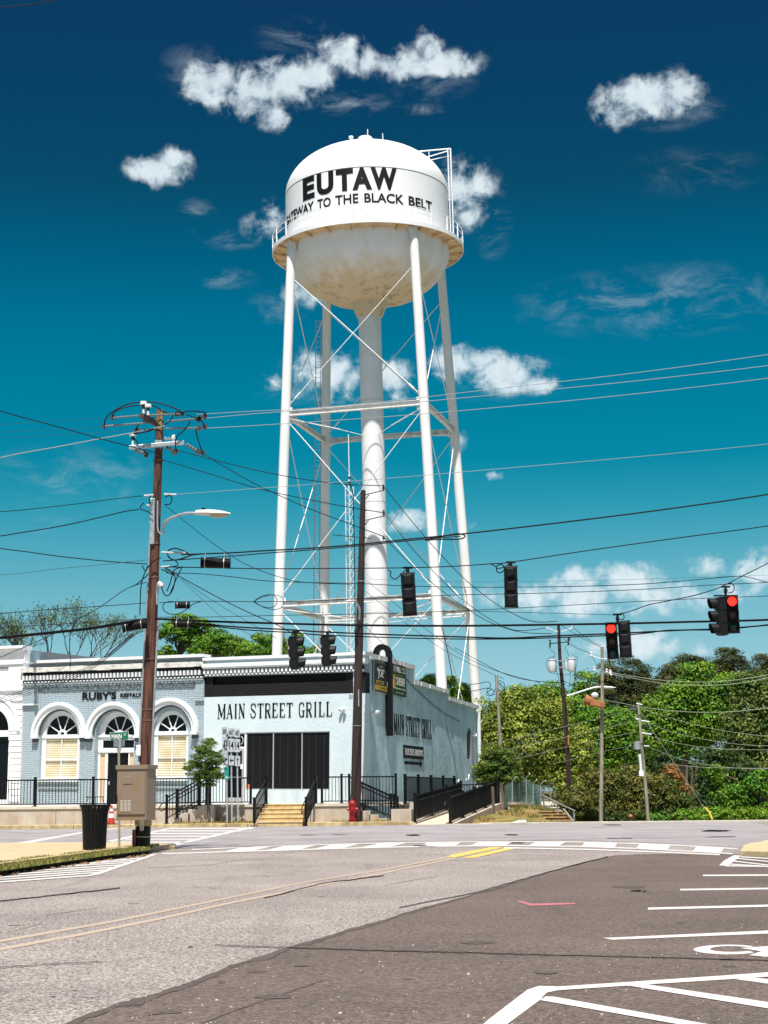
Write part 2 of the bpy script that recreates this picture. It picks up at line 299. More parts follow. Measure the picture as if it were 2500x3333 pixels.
# ------------------------------------------------------------------ mesh helpers
WM = {}       # world matrix of roots we make
class MB:
    def __init__(s): s.v = []; s.f = []
    def add(s, vs, fs):
        o = len(s.v); s.v += [Vector(x) for x in vs]; s.f += [tuple(i + o for i in f) for f in fs]
    def quad(s, *p): s.add(p, [tuple(range(len(p)))])
    def box(s, c, size, M=None):
        x, y, z = (a / 2 for a in size); c = Vector(c)
        vs = [Vector((i * x, j * y, k * z)) for i in (-1, 1) for j in (-1, 1) for k in (-1, 1)]
        if M is not None: vs = [M @ a for a in vs]
        s.add([c + a for a in vs], [(0, 1, 3, 2), (4, 6, 7, 5), (0, 4, 5, 1), (2, 3, 7, 6), (0, 2, 6, 4), (1, 5, 7, 3)])
    def b2(s, x0, x1, y0, y1, z0, z1): s.box(((x0 + x1) / 2, (y0 + y1) / 2, (z0 + z1) / 2), (abs(x1 - x0), abs(y1 - y0), abs(z1 - z0)))
    def beam(s, p, q_, w, h, up=Vector((0, 0, 1))):
        p = Vector(p); q_ = Vector(q_); d = q_ - p; L = d.length
        if L < 1e-6: return
        z = d / L; x = up.cross(z)
        if x.length < 1e-4: x = Vector((1, 0, 0))
        x.normalize(); y = z.cross(x); s.box((p + q_) / 2, (w, h, L), Matrix((x, y, z)).transposed())
    def tube(s, pts, r, n=6, cap=True):
        pts = [Vector(p) for p in pts]; N = len(pts); rs = r if isinstance(r, (list, tuple)) else [r] * N; o = len(s.v)
        ref = Vector((0.13, 0.21, 1)).normalized(); prev = None
        for i, p in enumerate(pts):
            d = (pts[min(i + 1, N - 1)] - pts[max(i - 1, 0)]).normalized()
            if prev is None:
                a = ref if abs(d.dot(ref)) < .95 else Vector((1, 0, 0)); x = (a - d * a.dot(d)).normalized()
            else:
                x = prev - d * prev.dot(d); x = x.normalized() if x.length > 1e-5 else prev
            prev = x; y = d.cross(x)
            for k in range(n):
                a = 2 * math.pi * k / n; s.v.append(p + (x * math.cos(a) + y * math.sin(a)) * rs[i])
        for i in range(N - 1):
            for k in range(n):
                k2 = (k + 1) % n; s.f.append((o + i * n + k, o + i * n + k2, o + (i + 1) * n + k2, o + (i + 1) * n + k))
        if cap:
            s.f.append(tuple(o + k for k in reversed(range(n)))); s.f.append(tuple(o + (N - 1) * n + k for k in range(n)))
    def lathe(s, prof, c=(0, 0, 0), n=32, a0=0, a1=2 * math.pi, closed=True, M=None):
        c = Vector(c); o = len(s.v); m_ = n if closed else n + 1
        for (r, z) in prof:
            for k in range(m_):
                a = a0 + (a1 - a0) * k / n; p = Vector((r * math.cos(a), r * math.sin(a), z)); s.v.append(c + (M @ p if M is not None else p))
        for i in range(len(prof) - 1):
            for k in range(n):
                k2 = (k + 1) % m_ if closed else k + 1
                s.f.append((o + i * m_ + k, o + i * m_ + k2, o + (i + 1) * m_ + k2, o + (i + 1) * m_ + k))
    def prism(s, poly, fr, back):      # two matching rings of 3-D points, front and back
        n = len(fr); tri = tessellate_polygon([[Vector((a, b, 0)) for a, b in poly]])
        o = len(s.v); s.v += [Vector(p) for p in fr] + [Vector(p) for p in back]
        for t in tri: s.f.append(tuple(o + i for i in t)); s.f.append(tuple(o + n + i for i in reversed(t)))
        for i in range(n): j = (i + 1) % n; s.f.append((o + i, o + j, o + n + j, o + n + i))
    def plate(s, poly, y0, y1, holes=()):     # polygon in local xz between y0 and y1, with holes
        loops = [poly] + list(holes); flat = [p for l in loops for p in l]
        tri = tessellate_polygon([[Vector((a, b, 0)) for a, b in l] for l in loops]); n = len(flat); o = len(s.v)
        s.v += [Vector((a, y0, b)) for a, b in flat] + [Vector((a, y1, b)) for a, b in flat]
        for t in tri: s.f.append(tuple(o + i for i in t)); s.f.append(tuple(o + n + i for i in reversed(t)))
        k = 0
        for l in loops:
            L = len(l)
            for i in range(L): j = (i + 1) % L; s.f.append((o + k + i, o + k + j, o + n + k + j, o + n + k + i))
            k += L
    def ellipsoid(s, c, r, n=16, m_=8):
        c = Vector(c); o = len(s.v)
        for i in range(m_ + 1):
            ph = math.pi * i / m_
            for k in range(n):
                a = 2 * math.pi * k / n; s.v.append(c + Vector((r[0] * math.sin(ph) * math.cos(a), r[1] * math.sin(ph) * math.sin(a), r[2] * math.cos(ph))))
        for i in range(m_):
            for k in range(n):
                k2 = (k + 1) % n; s.f.append((o + i * n + k, o + (i + 1) * n + k, o + (i + 1) * n + k2, o + i * n + k2))
    def xf(s, M): s.v = [M @ v for v in s.v]; return s
    def build(s, name, material, parent=None, local=False, smooth=False, bevel=0):
        me = bpy.data.meshes.new(name); vs = s.v
        if parent is not None and not local: inv = WM[parent.name].inverted(); vs = [inv @ v for v in vs]
        me.from_pydata([tuple(v) for v in vs], [], s.f); me.materials.append(material)
        bm = bmesh.new(); bm.from_mesh(me); bmesh.ops.recalc_face_normals(bm, faces=bm.faces); bm.to_mesh(me); bm.free()
        if smooth:
            me.polygons.foreach_set('use_smooth', [True] * len(me.polygons))
            try: me.set_sharp_from_angle(angle=R(38))
            except Exception: pass
        ob = bpy.data.objects.new(name, me); COL.objects.link(ob)
        if parent is not None: ob.parent = parent; WM[ob.name] = WM[parent.name].copy()
        else: WM[ob.name] = Matrix.Identity(4)
        if bevel:
            bv = ob.modifiers.new('bevel', 'BEVEL'); bv.width = bevel; bv.segments = 2; bv.limit_method = 'ANGLE'; bv.angle_limit = R(40)
        return ob
def split_build(mb, name, m_, parent, **k):
    """build every connected piece of mb as a part of its own"""
    par = list(range(len(mb.v)))
    def fd(i):
        while par[i] != i: par[i] = par[par[i]]; i = par[i]
        return i
    for f in mb.f:
        a = fd(f[0])
        for j in f[1:]: par[fd(j)] = a
    comps = {}
    for f in mb.f: comps.setdefault(fd(f[0]), []).append(f)
    out = []
    for fs in comps.values():
        ids = sorted({i for f in fs for i in f}); mp = {i: n for n, i in enumerate(ids)}; b = MB(); b.v = [mb.v[i] for i in ids]; b.f = [tuple(mp[i] for i in f) for f in fs]
        out.append(b.build(name, m_, parent, **k))
    return out
def tag(o, label=None, cat=None, group=None, kind=None):
    if label: o['label'] = label
    if cat: o['category'] = cat
    if group: o['group'] = group
    if kind: o['kind'] = kind
    return o
def root(name, loc, label, cat, group=None, rz=0, M=None):
    o = bpy.data.objects.new(name, None); o.empty_display_size = .3; COL.objects.link(o)
    mm = M if M is not None else Matrix.Translation(Vector(loc)) @ Matrix.Rotation(rz, 4, 'Z')
    o.matrix_world = mm; WM[o.name] = mm.copy(); tag(o, label, cat, group); return o
def kids(o): return [c for c in bpy.data.objects if c.parent == o]
def copy_tree(o, M, label, group=None):
    def rec(a, par):
        c = a.copy(); COL.objects.link(c)
        if par is not None: c.parent = par
        for ch in kids(a): rec(ch, c)
        return c
    ks = rec(o, None); ks.matrix_world = M; WM[ks.name] = M.copy(); ks['label'] = label
    if group: ks['group'] = group
    return ks

def text_mb(body, w, h, bold=0.0, depth=0.02, sub=0):
    cu = bpy.data.curves.new('t', 'FONT'); cu.body = body; cu.size = 1; cu.offset = bold; cu.extrude = .5; cu.resolution_u = 4
    ob = bpy.data.objects.new('t', cu); COL.objects.link(ob); dg = bpy.context.evaluated_depsgraph_get()
    me = bpy.data.meshes.new_from_object(ob.evaluated_get(dg))
    xs = [v.co.x for v in me.vertices]; ys = [v.co.y for v in me.vertices]
    x0, x1, y0, y1 = min(xs), max(xs), min(ys), max(ys)
    bm = bmesh.new(); bm.from_mesh(me)
    for v in bm.verts: v.co = Vector(((v.co.x - x0) / (x1 - x0) * w, v.co.z * depth, (v.co.y - y0) / (y1 - y0) * h))
    if sub:
        for i in range(1, sub):
            g = bm.verts[:] + bm.edges[:] + bm.faces[:]
            bmesh.ops.bisect_plane(bm, geom=g, plane_co=(w * i / sub, 0, 0), plane_no=(1, 0, 0))
    mb = MB(); bm.verts.ensure_lookup_table(); bm.verts.index_update(); mb.v = [v.co.copy() for v in bm.verts]; mb.f = [tuple(v.index for v in f.verts) for f in bm.faces]
    bm.free(); bpy.data.objects.remove(ob); bpy.data.curves.remove(cu); bpy.data.meshes.remove(me); return mb

# condensed serif lettering drawn from strokes (unit box 0..1 x 0..1)
T_, t_ = .20, .075
GL = {'M': [([(.12, 0), (.12, 1)], t_), ([(.12, 1), (.5, .12)], T_), ([(.5, .12), (.88, 1)], t_), ([(.86, 1), (.86, 0)], T_), ([(0, 0), (.26, 0)], t_), ([(.70, 0), (1, 0)], t_), ([(0, 1), (.2, 1)], t_), ([(.8, 1), (1, 1)], t_)],
      'A': [([(.12, 0), (.47, 1)], t_), ([(.5, 1), (.85, 0)], T_), ([(.25, .34), (.72, .34)], t_), ([(0, 0), (.27, 0)], t_), ([(.68, 0), (1, 0)], t_)],
      'I': [([(.5, 0), (.5, 1)], T_), ([(.25, 0), (.75, 0)], t_), ([(.25, 1), (.75, 1)], t_)],
      'N': [([(.15, 0), (.15, 1)], t_), ([(.15, 1), (.85, 0)], T_), ([(.85, 0), (.85, 1)], t_), ([(0, 0), (.3, 0)], t_), ([(.7, 1), (1, 1)], t_), ([(0, 1), (.2, 1)], t_)],
      'S': [([(.86, .74), (.84, .9), (.62, .99), (.38, .99), (.16, .88), (.15, .7), (.35, .55)], .11), ([(.3, .58), (.7, .43)], .17), ([(.66, .45), (.86, .3), (.84, .12), (.6, .01), (.35, .01), (.14, .1), (.12, .28)], .11)],
      'T': [([(.5, 0), (.5, 1)], T_), ([(.04, .98), (.96, .98)], t_), ([(.06, 1), (.06, .8)], t_), ([(.94, 1), (.94, .8)], t_), ([(.3, 0), (.7, 0)], t_)],
      'R': [([(.2, 0), (.2, 1)], T_), ([(.05, .98), (.6, .98), (.82, .88), (.86, .72), (.8, .58), (.6, .5), (.2, .5)], .1), ([(.5, .5), (.86, 0)], T_), ([(.02, 0), (.4, 0)], t_), ([(.75, 0), (1, 0)], t_)],
      'E': [([(.22, 0), (.22, 1)], T_), ([(.05, .98), (.86, .98)], t_), ([(.86, 1), (.86, .8)], t_), ([(.22, .52), (.68, .52)], t_), ([(.05, .02), (.88, .02)], t_), ([(.88, 0), (.88, .22)], t_)],
      'G': [([(.86, .74), (.82, .9), (.62, .99), (.4, .99), (.18, .84), (.14, .5), (.18, .16), (.4, .01), (.62, .01), (.82, .1)], .12), ([(.82, .0), (.82, .42)], .16), ([(.6, .43), (1, .43)], t_)],
      'L': [([(.25, 0), (.25, 1)], T_), ([(.05, .99), (.45, .99)], t_), ([(.05, .02), (.88, .02)], t_), ([(.9, 0), (.9, .26)], t_)]}
def serif_text(txt, w, h, y0=-.012, y1=.012):
    mb = MB(); adv = {' ': .45, 'I': .55, 'M': 1.15}; tot = sum(adv.get(c, .86) + .16 for c in txt) - .16; s = w / tot; x = 0
    for c in txt:
        cw = adv.get(c, .86)
        for pts, th in GL.get(c, []):
            for i in range(len(pts) - 1):
                (ax, az), (bx, bz) = pts[i], pts[i + 1]; A = Vector(((x + ax * cw) * s, 0, az * h)); B = Vector(((x + bx * cw) * s, 0, bz * h))
                hor = abs(az - bz) < .05
                d = (B - A); L = d.length; d /= L; n = Vector((-d.z, 0, d.x)); tw = th * s * .5 if not hor else t_ * s * .55
                e = d * tw * .45 if len(pts) > 2 else d * 0
                P = [A - n * tw - e, B - n * tw + e, B + n * tw + e, A + n * tw - e]
                o = Vector((0, y0, 0)); o2 = Vector((0, y1, 0)); k = .0004 * i
                mb.add([p + o + Vector((0, -k, 0)) for p in P] + [p + o2 for p in P], [(0, 1, 2, 3), (7, 6, 5, 4), (0, 4, 5, 1), (1, 5, 6, 2), (2, 6, 7, 3), (3, 7, 4, 0)])
        x += cw + .16
    return mb

# ================================================================== GROUND
def sheet(name, pts, material, h=0.0, px=True, skirt=0):
    P = [gnd(*p, h) for p in pts] if px else [Vector((x, y, gz(y) + h)) for x, y in pts]
    tri = tessellate_polygon([[Vector((p.x, p.y, 0)) for p in P]])
    mb = MB(); mb.add(P, [tuple(t) for t in tri])
    if skirt:
        n = len(P); L = [p - Vector((0, 0, skirt)) for p in P]
        mb.add(P + L, [(i, (i + 1) % n, n + (i + 1) % n, n + i) for i in range(n)])
    o = mb.build(name, material); o['kind'] = 'structure'; return o
def multi(name, polys, material, h, kind='structure'):
    mb = MB()
    for k, pts in enumerate(polys):
        P = [gnd(*p, h + .0004 * (k % 7)) for p in pts]; tri = tessellate_polygon([[Vector((p.x, p.y, 0)) for p in P]]); mb.add(P, [tuple(t) for t in tri])
    o = mb.build(name, material); o['kind'] = kind; return o
def edgeY(x):                       # far edge of the cross street
    return 68.6 if x > 3 else 67.6
def terr_z(x, y):
    z = gz(y) - .30
    if y > 69:
        k = max(0, min(1, (x - 4) / 10)); z -= k * min(6, (y - 69) * .10)
        z -= (1 - k) * min(2, max(0, y - 90) * .02)
    return z
mb = MB(); xs = [-1500, -400, -120, -60] + [i * 4 for i in range(-12, 16)] + [90, 160, 400, 1500]
ys = [-200, -40, 0, 20, 40, 60, 66, 69, 71, 74, 78, 82, 86, 90, 96, 104, 115, 130, 150, 180, 230, 320, 500, 900, 2500]
for y in ys:
    for x in xs: mb.v.append(Vector((x, y, terr_z(x, y) + (0 if y < 75 else mnoise.noise(Vector((x * .05, y * .05, 0))) * .5))))
n = len(xs)
for j in range(len(ys) - 1):
    for i in range(n - 1): mb.f.append((j * n + i, j * n + i + 1, (j + 1) * n + i + 1, (j + 1) * n + i))
o = mb.build('ground', TERR, smooth=True); o['kind'] = 'structure'

sheet('road', [(-70, -30), (70, -30), (70, 67.9), (9, 67.9), (5, 67.7), (-70, 67.7)], ASPH_L, 0, px=False, skirt=.25)
# cross street, finer grey asphalt between the crosswalk and the far kerb
cs = [gnd(*p) for p in [(-300, 2768), (500, 2765), (900, 2752), (1250, 2740), (1672, 2735), (1883, 2735), (2079, 2741), (2399, 2757), (2700, 2772)]]
mb = MB(); P = [Vector((p.x, p.y, gz(p.y) + .004)) for p in cs]; far = [Vector((p.x * 1.5, 67.6, gz(67.6) + .004)) for p in cs]
k = len(P); mb.v = P + far; mb.f = [(i, i + 1, k + i + 1, k + i) for i in range(k - 1)]
o = mb.build('cross_street', ASPH_M); o['kind'] = 'structure'
def ragged(P, s, amp=2.2):
    rnd = random.Random(s); out = []
    for (ax, ay), (bx, by) in zip(P, P[1:]):
        n_ = max(2, int(abs(bx - ax) / 16))
        for k in range(n_): f = k / n_; sc_ = max(.25, (ay - 2740) / 500); out.append((ax + (bx - ax) * f + rnd.uniform(-2, 2), ay + (by - ay) * f + rnd.uniform(-amp, amp) * sc_ + 5 * sc_ * math.sin((ax + (bx - ax) * f) * .013)))
    out.append(P[-1]); return out
LOT_EDGE = ragged([(196, 3331), (330, 3290), (452, 3248), (600, 3198), (753, 3142), (860, 3112), (942, 3082), (1130, 3022), (1250, 2994), (1400, 2948), (1551, 2905), (1660, 2876), (1777, 2841), (1900, 2806), (2003, 2784)], 5)
sheet('parking_lot', [(150, 3360)] + LOT_EDGE + [(2120, 2779), (2700, 2782), (4200, 2860), (4200, 3600), (-200, 3600), (60, 3390)], ASPH_D, .004)
_old = lambda *a: None
_old('parking_lot', [(150, 3360), (196, 3331), (330, 3290), (452, 3248), (600, 3198), (753, 3142), (860, 3112), (942, 3082), (1130, 3022), (1250, 2994), (1400, 2948), (1551, 2905), (1660, 2876),
                      (1777, 2841), (1900, 2806), (2003, 2784), (2120, 2779), (2700, 2782), (2900, 2900), (2900, 3600), (-200, 3600), (60, 3390)], ASPH_D, .004)
sheet('bounce_ground', [(-30, 101), (30, 101), (36, 165), (-36, 165)], mat('pale_bounce_gravel', (.46, .43, .38), .95, col2=(.36, .33, .28), nscale=2, detail=8), -.02, px=False)  # unseen pale gravel added to bounce light onto the tank bowl
# white and yellow paint
U = [(625, 2763), (900, 2752), (1250, 2742), (1480, 2739), (1672, 2738), (1883, 2739), (2079, 2744), (2250, 2752), (2400, 2761)]
L_ = [(527, 2777), (760, 2770), (1000, 2763), (1250, 2756), (1480, 2752), (1672, 2751), (1883, 2753), (2079, 2760), (2250, 2769), (2385, 2777)]
def lerp_poly(P, x):
    for a, b in zip(P, P[1:]):
        if a[0] <= x <= b[0]: return a[1] + (b[1] - a[1]) * (x - a[0]) / (b[0] - a[0])
    return P[0][1] if x < P[0][0] else P[-1][1]
polys = []
def band(P, th, x0=None, x1=None):
    for a, b in zip(P, P[1:]): polys.append([(a[0], a[1]), (b[0], b[1]), (b[0], b[1] + th), (a[0], a[1] + th)])
band(U, 3.2); band(L_, 3.4); band([(1640, 2757.5), (1883, 2762), (2150, 2771.5), (2343, 2780)], 3.6)
for a, b in [(2268, 2358), (2083, 2184), (1905, 2011), (1747, 1845), (1559, 1672), (1393, 1506), (1240, 1333), (1085, 1180), (930, 1040), (790, 890)]:
    sh = 13 if a > 1900 else (30 if a > 1300 else 70)
    ys_ = lerp_poly(U, a) + 1; yb = lerp_poly(L_, a) + 2
    polys.append([(a, ys_), (b, lerp_poly(U, b) + 1), (b - sh, lerp_poly(L_, b - sh) + 2), (a - sh, lerp_poly(L_, a - sh) + 2)])
multi('crosswalk_marking', polys, LINEW, .0072)
polys = []
def seg(r, p, q_, th0, th1=None):   # strip with vertical thickness in region pixels
    th1 = th0 if th1 is None else th1
    polys.append([q(r, *p), q(r, *q_), q(r, q_[0], q_[1] + th1), q(r, p[0], p[1] + th0)])
# far zebra left
polys.append([q('r6', 690, 207), q('r6', 1080, 121), q('r6', 1112, 121), q('r6', 735, 207)])
polys.append([q('r6', 455, 183), q('r6', 740, 124), q('r6', 762, 124), q('r6', 480, 187)])
for y, xa, xb in [(125, 740, 1090), (136, 690, 1040), (148, 640, 985), (160, 590, 930), (172, 540, 870), (185, 480, 810), (197, 455, 750)]: seg('r6', (xa, y), (xb, y), 5)
polys.append([q('r6', 18, 199), q('r6', 352, 143), q('r6', 400, 140), q('r6', 90, 199)]); seg('r6', (400, 134), (540, 124), 4)
# near hatching left
polys.append([q('r6', 375, 332), q('r6', 655, 240), q('r6', 680, 240), q('r6', 425, 328)])
seg('r6', (-80, 362), (400, 327), 6)
for (x0, y0, x1, y1) in [(-80, 352, 420, 316), (-80, 342, 455, 305), (-80, 332, 490, 294), (-80, 322, 525, 283), (60, 302, 560, 272), (200, 290, 590, 262), (330, 276, 620, 253)]: seg('r6', (x0, y0), (x1, y1), 5)
multi('road_marking', polys, LINEWW, .0072)
polys = []
seg('r7', (1378, 328), (1900, 325), 6); seg('r7', (1280, 389), (1900, 381), 7); seg('r7', (1140, 470), (1900, 451), 9)
polys.append([q('r7', 945, 601), q('r7', 1659, 569), q('r7', 1900, 560), q('r7', 1900, 573), q('r7', 1659, 582), q('r7', 985, 609)])
# hatched island on the right
polys.append([q('rF', 905, 792), q('rF', 980, 715), q('rF', 1130, 635), q('rF', 1250, 638), q('rF', 1040, 794)])
for p in [(1240, 650, 1900, 690), (1190, 675, 1900, 745), (1120, 715, 1900, 805), (1060, 762, 1900, 815), (1000, 790, 1900, 800)]: seg('rF', p[:2], p[2:], 15)
# big hatched aisle in the foreground
polys.append([q('rM', -20, 680), q('rM', 215, 500), q('rM', 285, 477), q('rM', 395, 480), q('rM', 325, 523), q('rM', 290, 562), q('rM', 95, 706), q('rM', 40, 760), q('rM', -110, 760)])
polys.append([q('rM', 330, 518), q('rM', 395, 481), q('rM', 800, 455), q('rM', 1430, 412), q('rM', 1900, 378), q('rM', 1900, 406), q('rM', 1430, 437), q('rM', 860, 473), q('rM', 400, 503)])
polys.append([q('rM', 290, 562), q('rM', 325, 540), q('rM', 375, 542), q('rM', 1330, 712), q('rM', 1900, 815), q('rM', 1900, 880), q('rM', 1150, 712)])
polys.append([q('rM', 800, 472), q('rM', 920, 466), q('rM', 1659, 574), q('rM', 1900, 610), q('rM', 1900, 650), q('rM', 1659, 612)])
polys.append([q('rM', 1430, 432), q('rM', 1545, 424), q('rM', 1900, 462), q('rM', 1900, 497)])
# wheelchair symbol, seen partly
ring = []; cx, cy = 1430, 259
for k in range(0, 25): a = R(38 + 284 * k / 24); ring.append((cx + 185 * math.cos(a) * (1 if math.cos(a) > 0 else 1.18), cy - 29 * math.sin(a)))
inner = []
for k in range(24, -1, -1): a = R(38 + 284 * k / 24); inner.append((cx + 145 * math.cos(a) * (1 if math.cos(a) > 0 else .82), cy - 3 - 17 * math.sin(a)))
polys.append([q('rM', *p) for p in ring + inner])
polys.append([q('rM', 1495, 250), q('rM', 1700, 236), q('rM', 1860, 236), q('rM', 1860, 262), q('rM', 1700, 282), q('rM', 1800, 300), q('rM', 1640, 302), q('rM', 1545, 292), q('rM', 1620, 270)])
multi('parking_marking', polys, LINEW, .0072)
polys = []
polys.append([(1455, 2790), (1470, 2782), (1600, 2757), (1642, 2757), (1480, 2791)]); polys.append([(1505, 2792), (1655, 2758), (1692, 2758), (1545, 2792)])
multi('yellow_line', polys, LINEY, .0075)
polys = []
for Pn, w in (([(-150, 3088), (0, 3059), (377, 2994), (753, 2918), (1000, 2868), (1250, 2828), (1461, 2788)], 8), ([(-150, 3112), (0, 3084), (300, 3030), (527, 2985), (753, 2935), (1250, 2839), (1480, 2791)], 9)):
    for a, b in zip(Pn, Pn[1:]):
        wa = w * max(.45, (a[1] - 2700) / 380) * 1.1; wb = w * max(.45, (b[1] - 2700) / 380) * 1.1
        polys.append([a, b, (b[0], b[1] + wb), (a[0], a[1] + wa)])
multi('faded_yellow_line', polys, LINEYW, .0035)
multi('pink_paint_mark', [[q('r7', 568, 441), q('r7', 590, 441), q('r7', 640, 452), q('r7', 630, 461)], [q('r7', 630, 453), q('r7', 825, 449), q('r7', 825, 455), q('r7', 632, 462)]], PINK, .0075)
# tar seams, patches and one long thin dark line across the lot
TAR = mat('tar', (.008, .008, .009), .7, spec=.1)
def blob_poly(cx, cy, rx, ry, n=18, s=0):
    rnd = random.Random(s); return [(cx + rx * math.cos(2 * math.pi * k / n) * rnd.uniform(.8, 1.1), cy + ry * math.sin(2 * math.pi * k / n) * rnd.uniform(.75, 1.15)) for k in range(n)]
def crk(pts, th, s):
    rnd = random.Random(s); out = []
    for (ax, ay), (bx, by) in zip(pts, pts[1:]):
        for k in range(10): f = k / 10; out.append((ax + (bx - ax) * f, ay + (by - ay) * f + rnd.uniform(-1, 1)))
    out.append(pts[-1]); return [[out[i], out[i + 1], (out[i + 1][0], out[i + 1][1] + th), (out[i][0], out[i][1] + th)] for i in range(len(out) - 1)]
polys = [blob_poly(1993, 2685, 34, 1.6, s=1), blob_poly(2330, 2704, 48, 3.2, s=2), blob_poly(1345, 2718, 26, 2.4, s=3), blob_poly(1666, 2717, 23, 2, s=4),
         blob_poly(2068, 2899, 18, 2, s=5), blob_poly(2098, 2901, 6, 1.5, s=6), blob_poly(620, 3080, 10, 1.5, s=7), blob_poly(2080, 2899, 10, 2.5, s=8)]
polys += crk([(-50, 2936), (150, 2915), (390, 2888)], 2.2, 11) + crk([(1300, 2952), (1551, 2903), (1777, 2839), (1980, 2786)], 2, 12) + crk([(700, 3074), (1000, 3085), (1250, 3093), (1700, 3104), (2100, 3114), (2600, 3127)], 1.8, 14) + crk([(-40, 3150), (120, 3138), (330, 3128)], 1.6, 15) + crk([(860, 2921), (1060, 2872), (1250, 2848)], 2, 13)  # includes the long thin dark line across the lot
multi('tar_and_dark_line', polys, TAR, .0100)

STN = mat('asphalt_stain', (.075, .066, .060), .9, extra=worn_extra((.11, .095, .085), .40, .56, (.28, .25, .23)))
STD = mat('dark_asphalt_stain', (.04, .035, .032), .9, extra=worn_extra((.045, .035, .030), .42, .56, (.095, .073, .061)))
polys = [blob_poly(*q('r6', x, y), rx, ry, s=k + 30) for k, (x, y, rx, ry) in enumerate(((390, 850, 34, 7), (150, 905, 14, 4), (925, 383, 24, 2.5), (575, 449, 20, 3), (1150, 333, 12, 2), (60, 543, 20, 3), (1385, 419, 12, 2), (850, 380, 14, 1.6), (320, 823, 14, 3), (230, 850, 10, 3)))]
polys += crk([q('r6', 60, 570), q('r6', 180, 535)], 1.4, 51) + crk([q('r6', 200, 500), q('r6', 420, 470)], 1.2, 52) + crk([q('r6', 640, 296), q('r6', 900, 285), q('r6', 1050, 262)], 1.2, 53) + crk([q('r7', 0, 372), q('r7', 240, 330)], 1.3, 54)
multi('asphalt_stain', polys, STN, .0035)
polys = [blob_poly(*q('r6', x, y), rx, ry, s=k + 60) for k, (x, y, rx, ry) in enumerate(((1110, 745, 34, 5), (960, 792, 14, 4), (1470, 945, 22, 5), (740, 920, 34, 6), (1300, 720, 30, 3), (1180, 855, 60, 7)))]
polys += [blob_poly(*q('r7', x, y), rx, ry, s=k + 80) for k, (x, y, rx, ry) in enumerate(((700, 750, 40, 5), (1280, 535, 16, 2), (1490, 723, 26, 3), (100, 778, 16, 2), (1300, 955, 26, 5), (1060, 380, 60, 4), (400, 620, 60, 5), (1500, 690, 46, 3)))]
polys += crk([q('r6', 860, 972), q('r6', 1000, 915), q('r6', 1200, 848), q('r6', 1400, 778)], 4, 55) + crk([q('r6', 640, 930), q('r6', 760, 915)], 4, 56)
for (xa__, ya__), (xb__, yb__) in list(zip(LOT_EDGE, LOT_EDGE[1:])):
    wf = lambda x, y: max(1.5, (y - 2760) / 560 * 26) * (.75 + .6 * mnoise.noise(Vector((x * .012, 9, 0))))
    polys.append([(xa__, ya__ + .3), (xb__, yb__ + .3), (xb__, yb__ + wf(xb__, yb__)), (xa__, ya__ + wf(xa__, ya__))])
multi('dark_asphalt_stain', polys, STD, .0065)
# small kerbed island at the right edge
def slab(name, pts, h0, h1, mat_top, kind='structure'):
    P1 = [gnd(*p, 0) for p in pts]; T = [Vector((p.x, p.y, gz(p.y) + h1)) for p in P1]; B = [Vector((p.x, p.y, gz(p.y) + h0)) for p in P1]
    mb = MB(); mb.prism([(p.x, p.y) for p in T], T, B); o = mb.build(name, mat_top, bevel=.02); o['kind'] = kind; return o
slab('kerb', [q('rF', 1235, 645), q('rF', 1290, 560), q('rF', 1400, 520), q('rF', 1590, 500), q('rF', 1600, 480), q('rF', 2300, 470), q('rF', 2300, 700), q('rF', 1659, 662)], -.1, .12, PAVE)

# corner island at left with pavement, kerb and grass
KL = [(-150, 2862), (0, 2843), (111, 2826), (230, 2810), (340, 2793), (475, 2776), (520, 2768), (570, 2765), (573, 2760), (480, 2755), (250, 2753), (-150, 2757)]
slab('pavement_corner', KL, -.1, .10, PAVE)
kerbp = [(-150, 2856), (0, 2838), (111, 2821), (230, 2805), (340, 2789), (475, 2772), (520, 2766)]
mbk = MB()
for a, b in zip(kerbp, kerbp[1:]):
    A = gnd(*a, 0); B = gnd(*b, 0); d = (B - A).normalized(); nrm = Vector((-d.y, d.x, 0)) * .16; z1 = Vector((0, 0, .16))
    n_ = max(1, int((B - A).length / 3))
    for k in range(n_):
        p = A.lerp(B, (k + .015) / n_); p2 = A.lerp(B, (k + .985) / n_)
        mbk.prism([(0, 0), (1, 0), (1, 1), (0, 1)], [p + z1, p2 + z1, p2 + nrm + z1, p + nrm + z1], [p, p2, p2 + nrm, p + nrm])
o = mbk.build('kerb', KERB, bevel=.02); o['kind'] = 'structure'
# grass strip (stuff) behind and over the kerb
def blades(name, pts, mat_, hmin, hmax, wid=.012, seed=1, rootfn=None):
    rnd = random.Random(seed); mb = MB()
    for (p) in pts:
        h = rnd.uniform(hmin, hmax); a = rnd.uniform(0, 6.28); w = Vector((math.cos(a), math.sin(a), 0)) * wid; l = Vector((rnd.uniform(-.5, .5), rnd.uniform(-.5, .5), 1)) * h
        mb.add([p - w, p + w, p + l * .6 + w * .7, p + l], [(0, 1, 2, 3)])
    o = mb.build(name, mat_); return tag(o, kind='stuff')
rnd = random.Random(3); pts = []
G0 = [(-150, 2856), (0, 2838), (230, 2804), (480, 2768), (500, 2760)]
for k in range(15000):
    x = rnd.uniform(-150, 497); yb = lerp_poly(G0, x); top = 28 * (1 - max(0, x) / 560) ** .6
    u = rnd.random(); y = yb - 2 - u * top
    p = gnd(x, y, .10 if u > .08 else .16)
    if mnoise.noise(p * .9) < -.32 + .1 * u: continue
    pts.append(p)
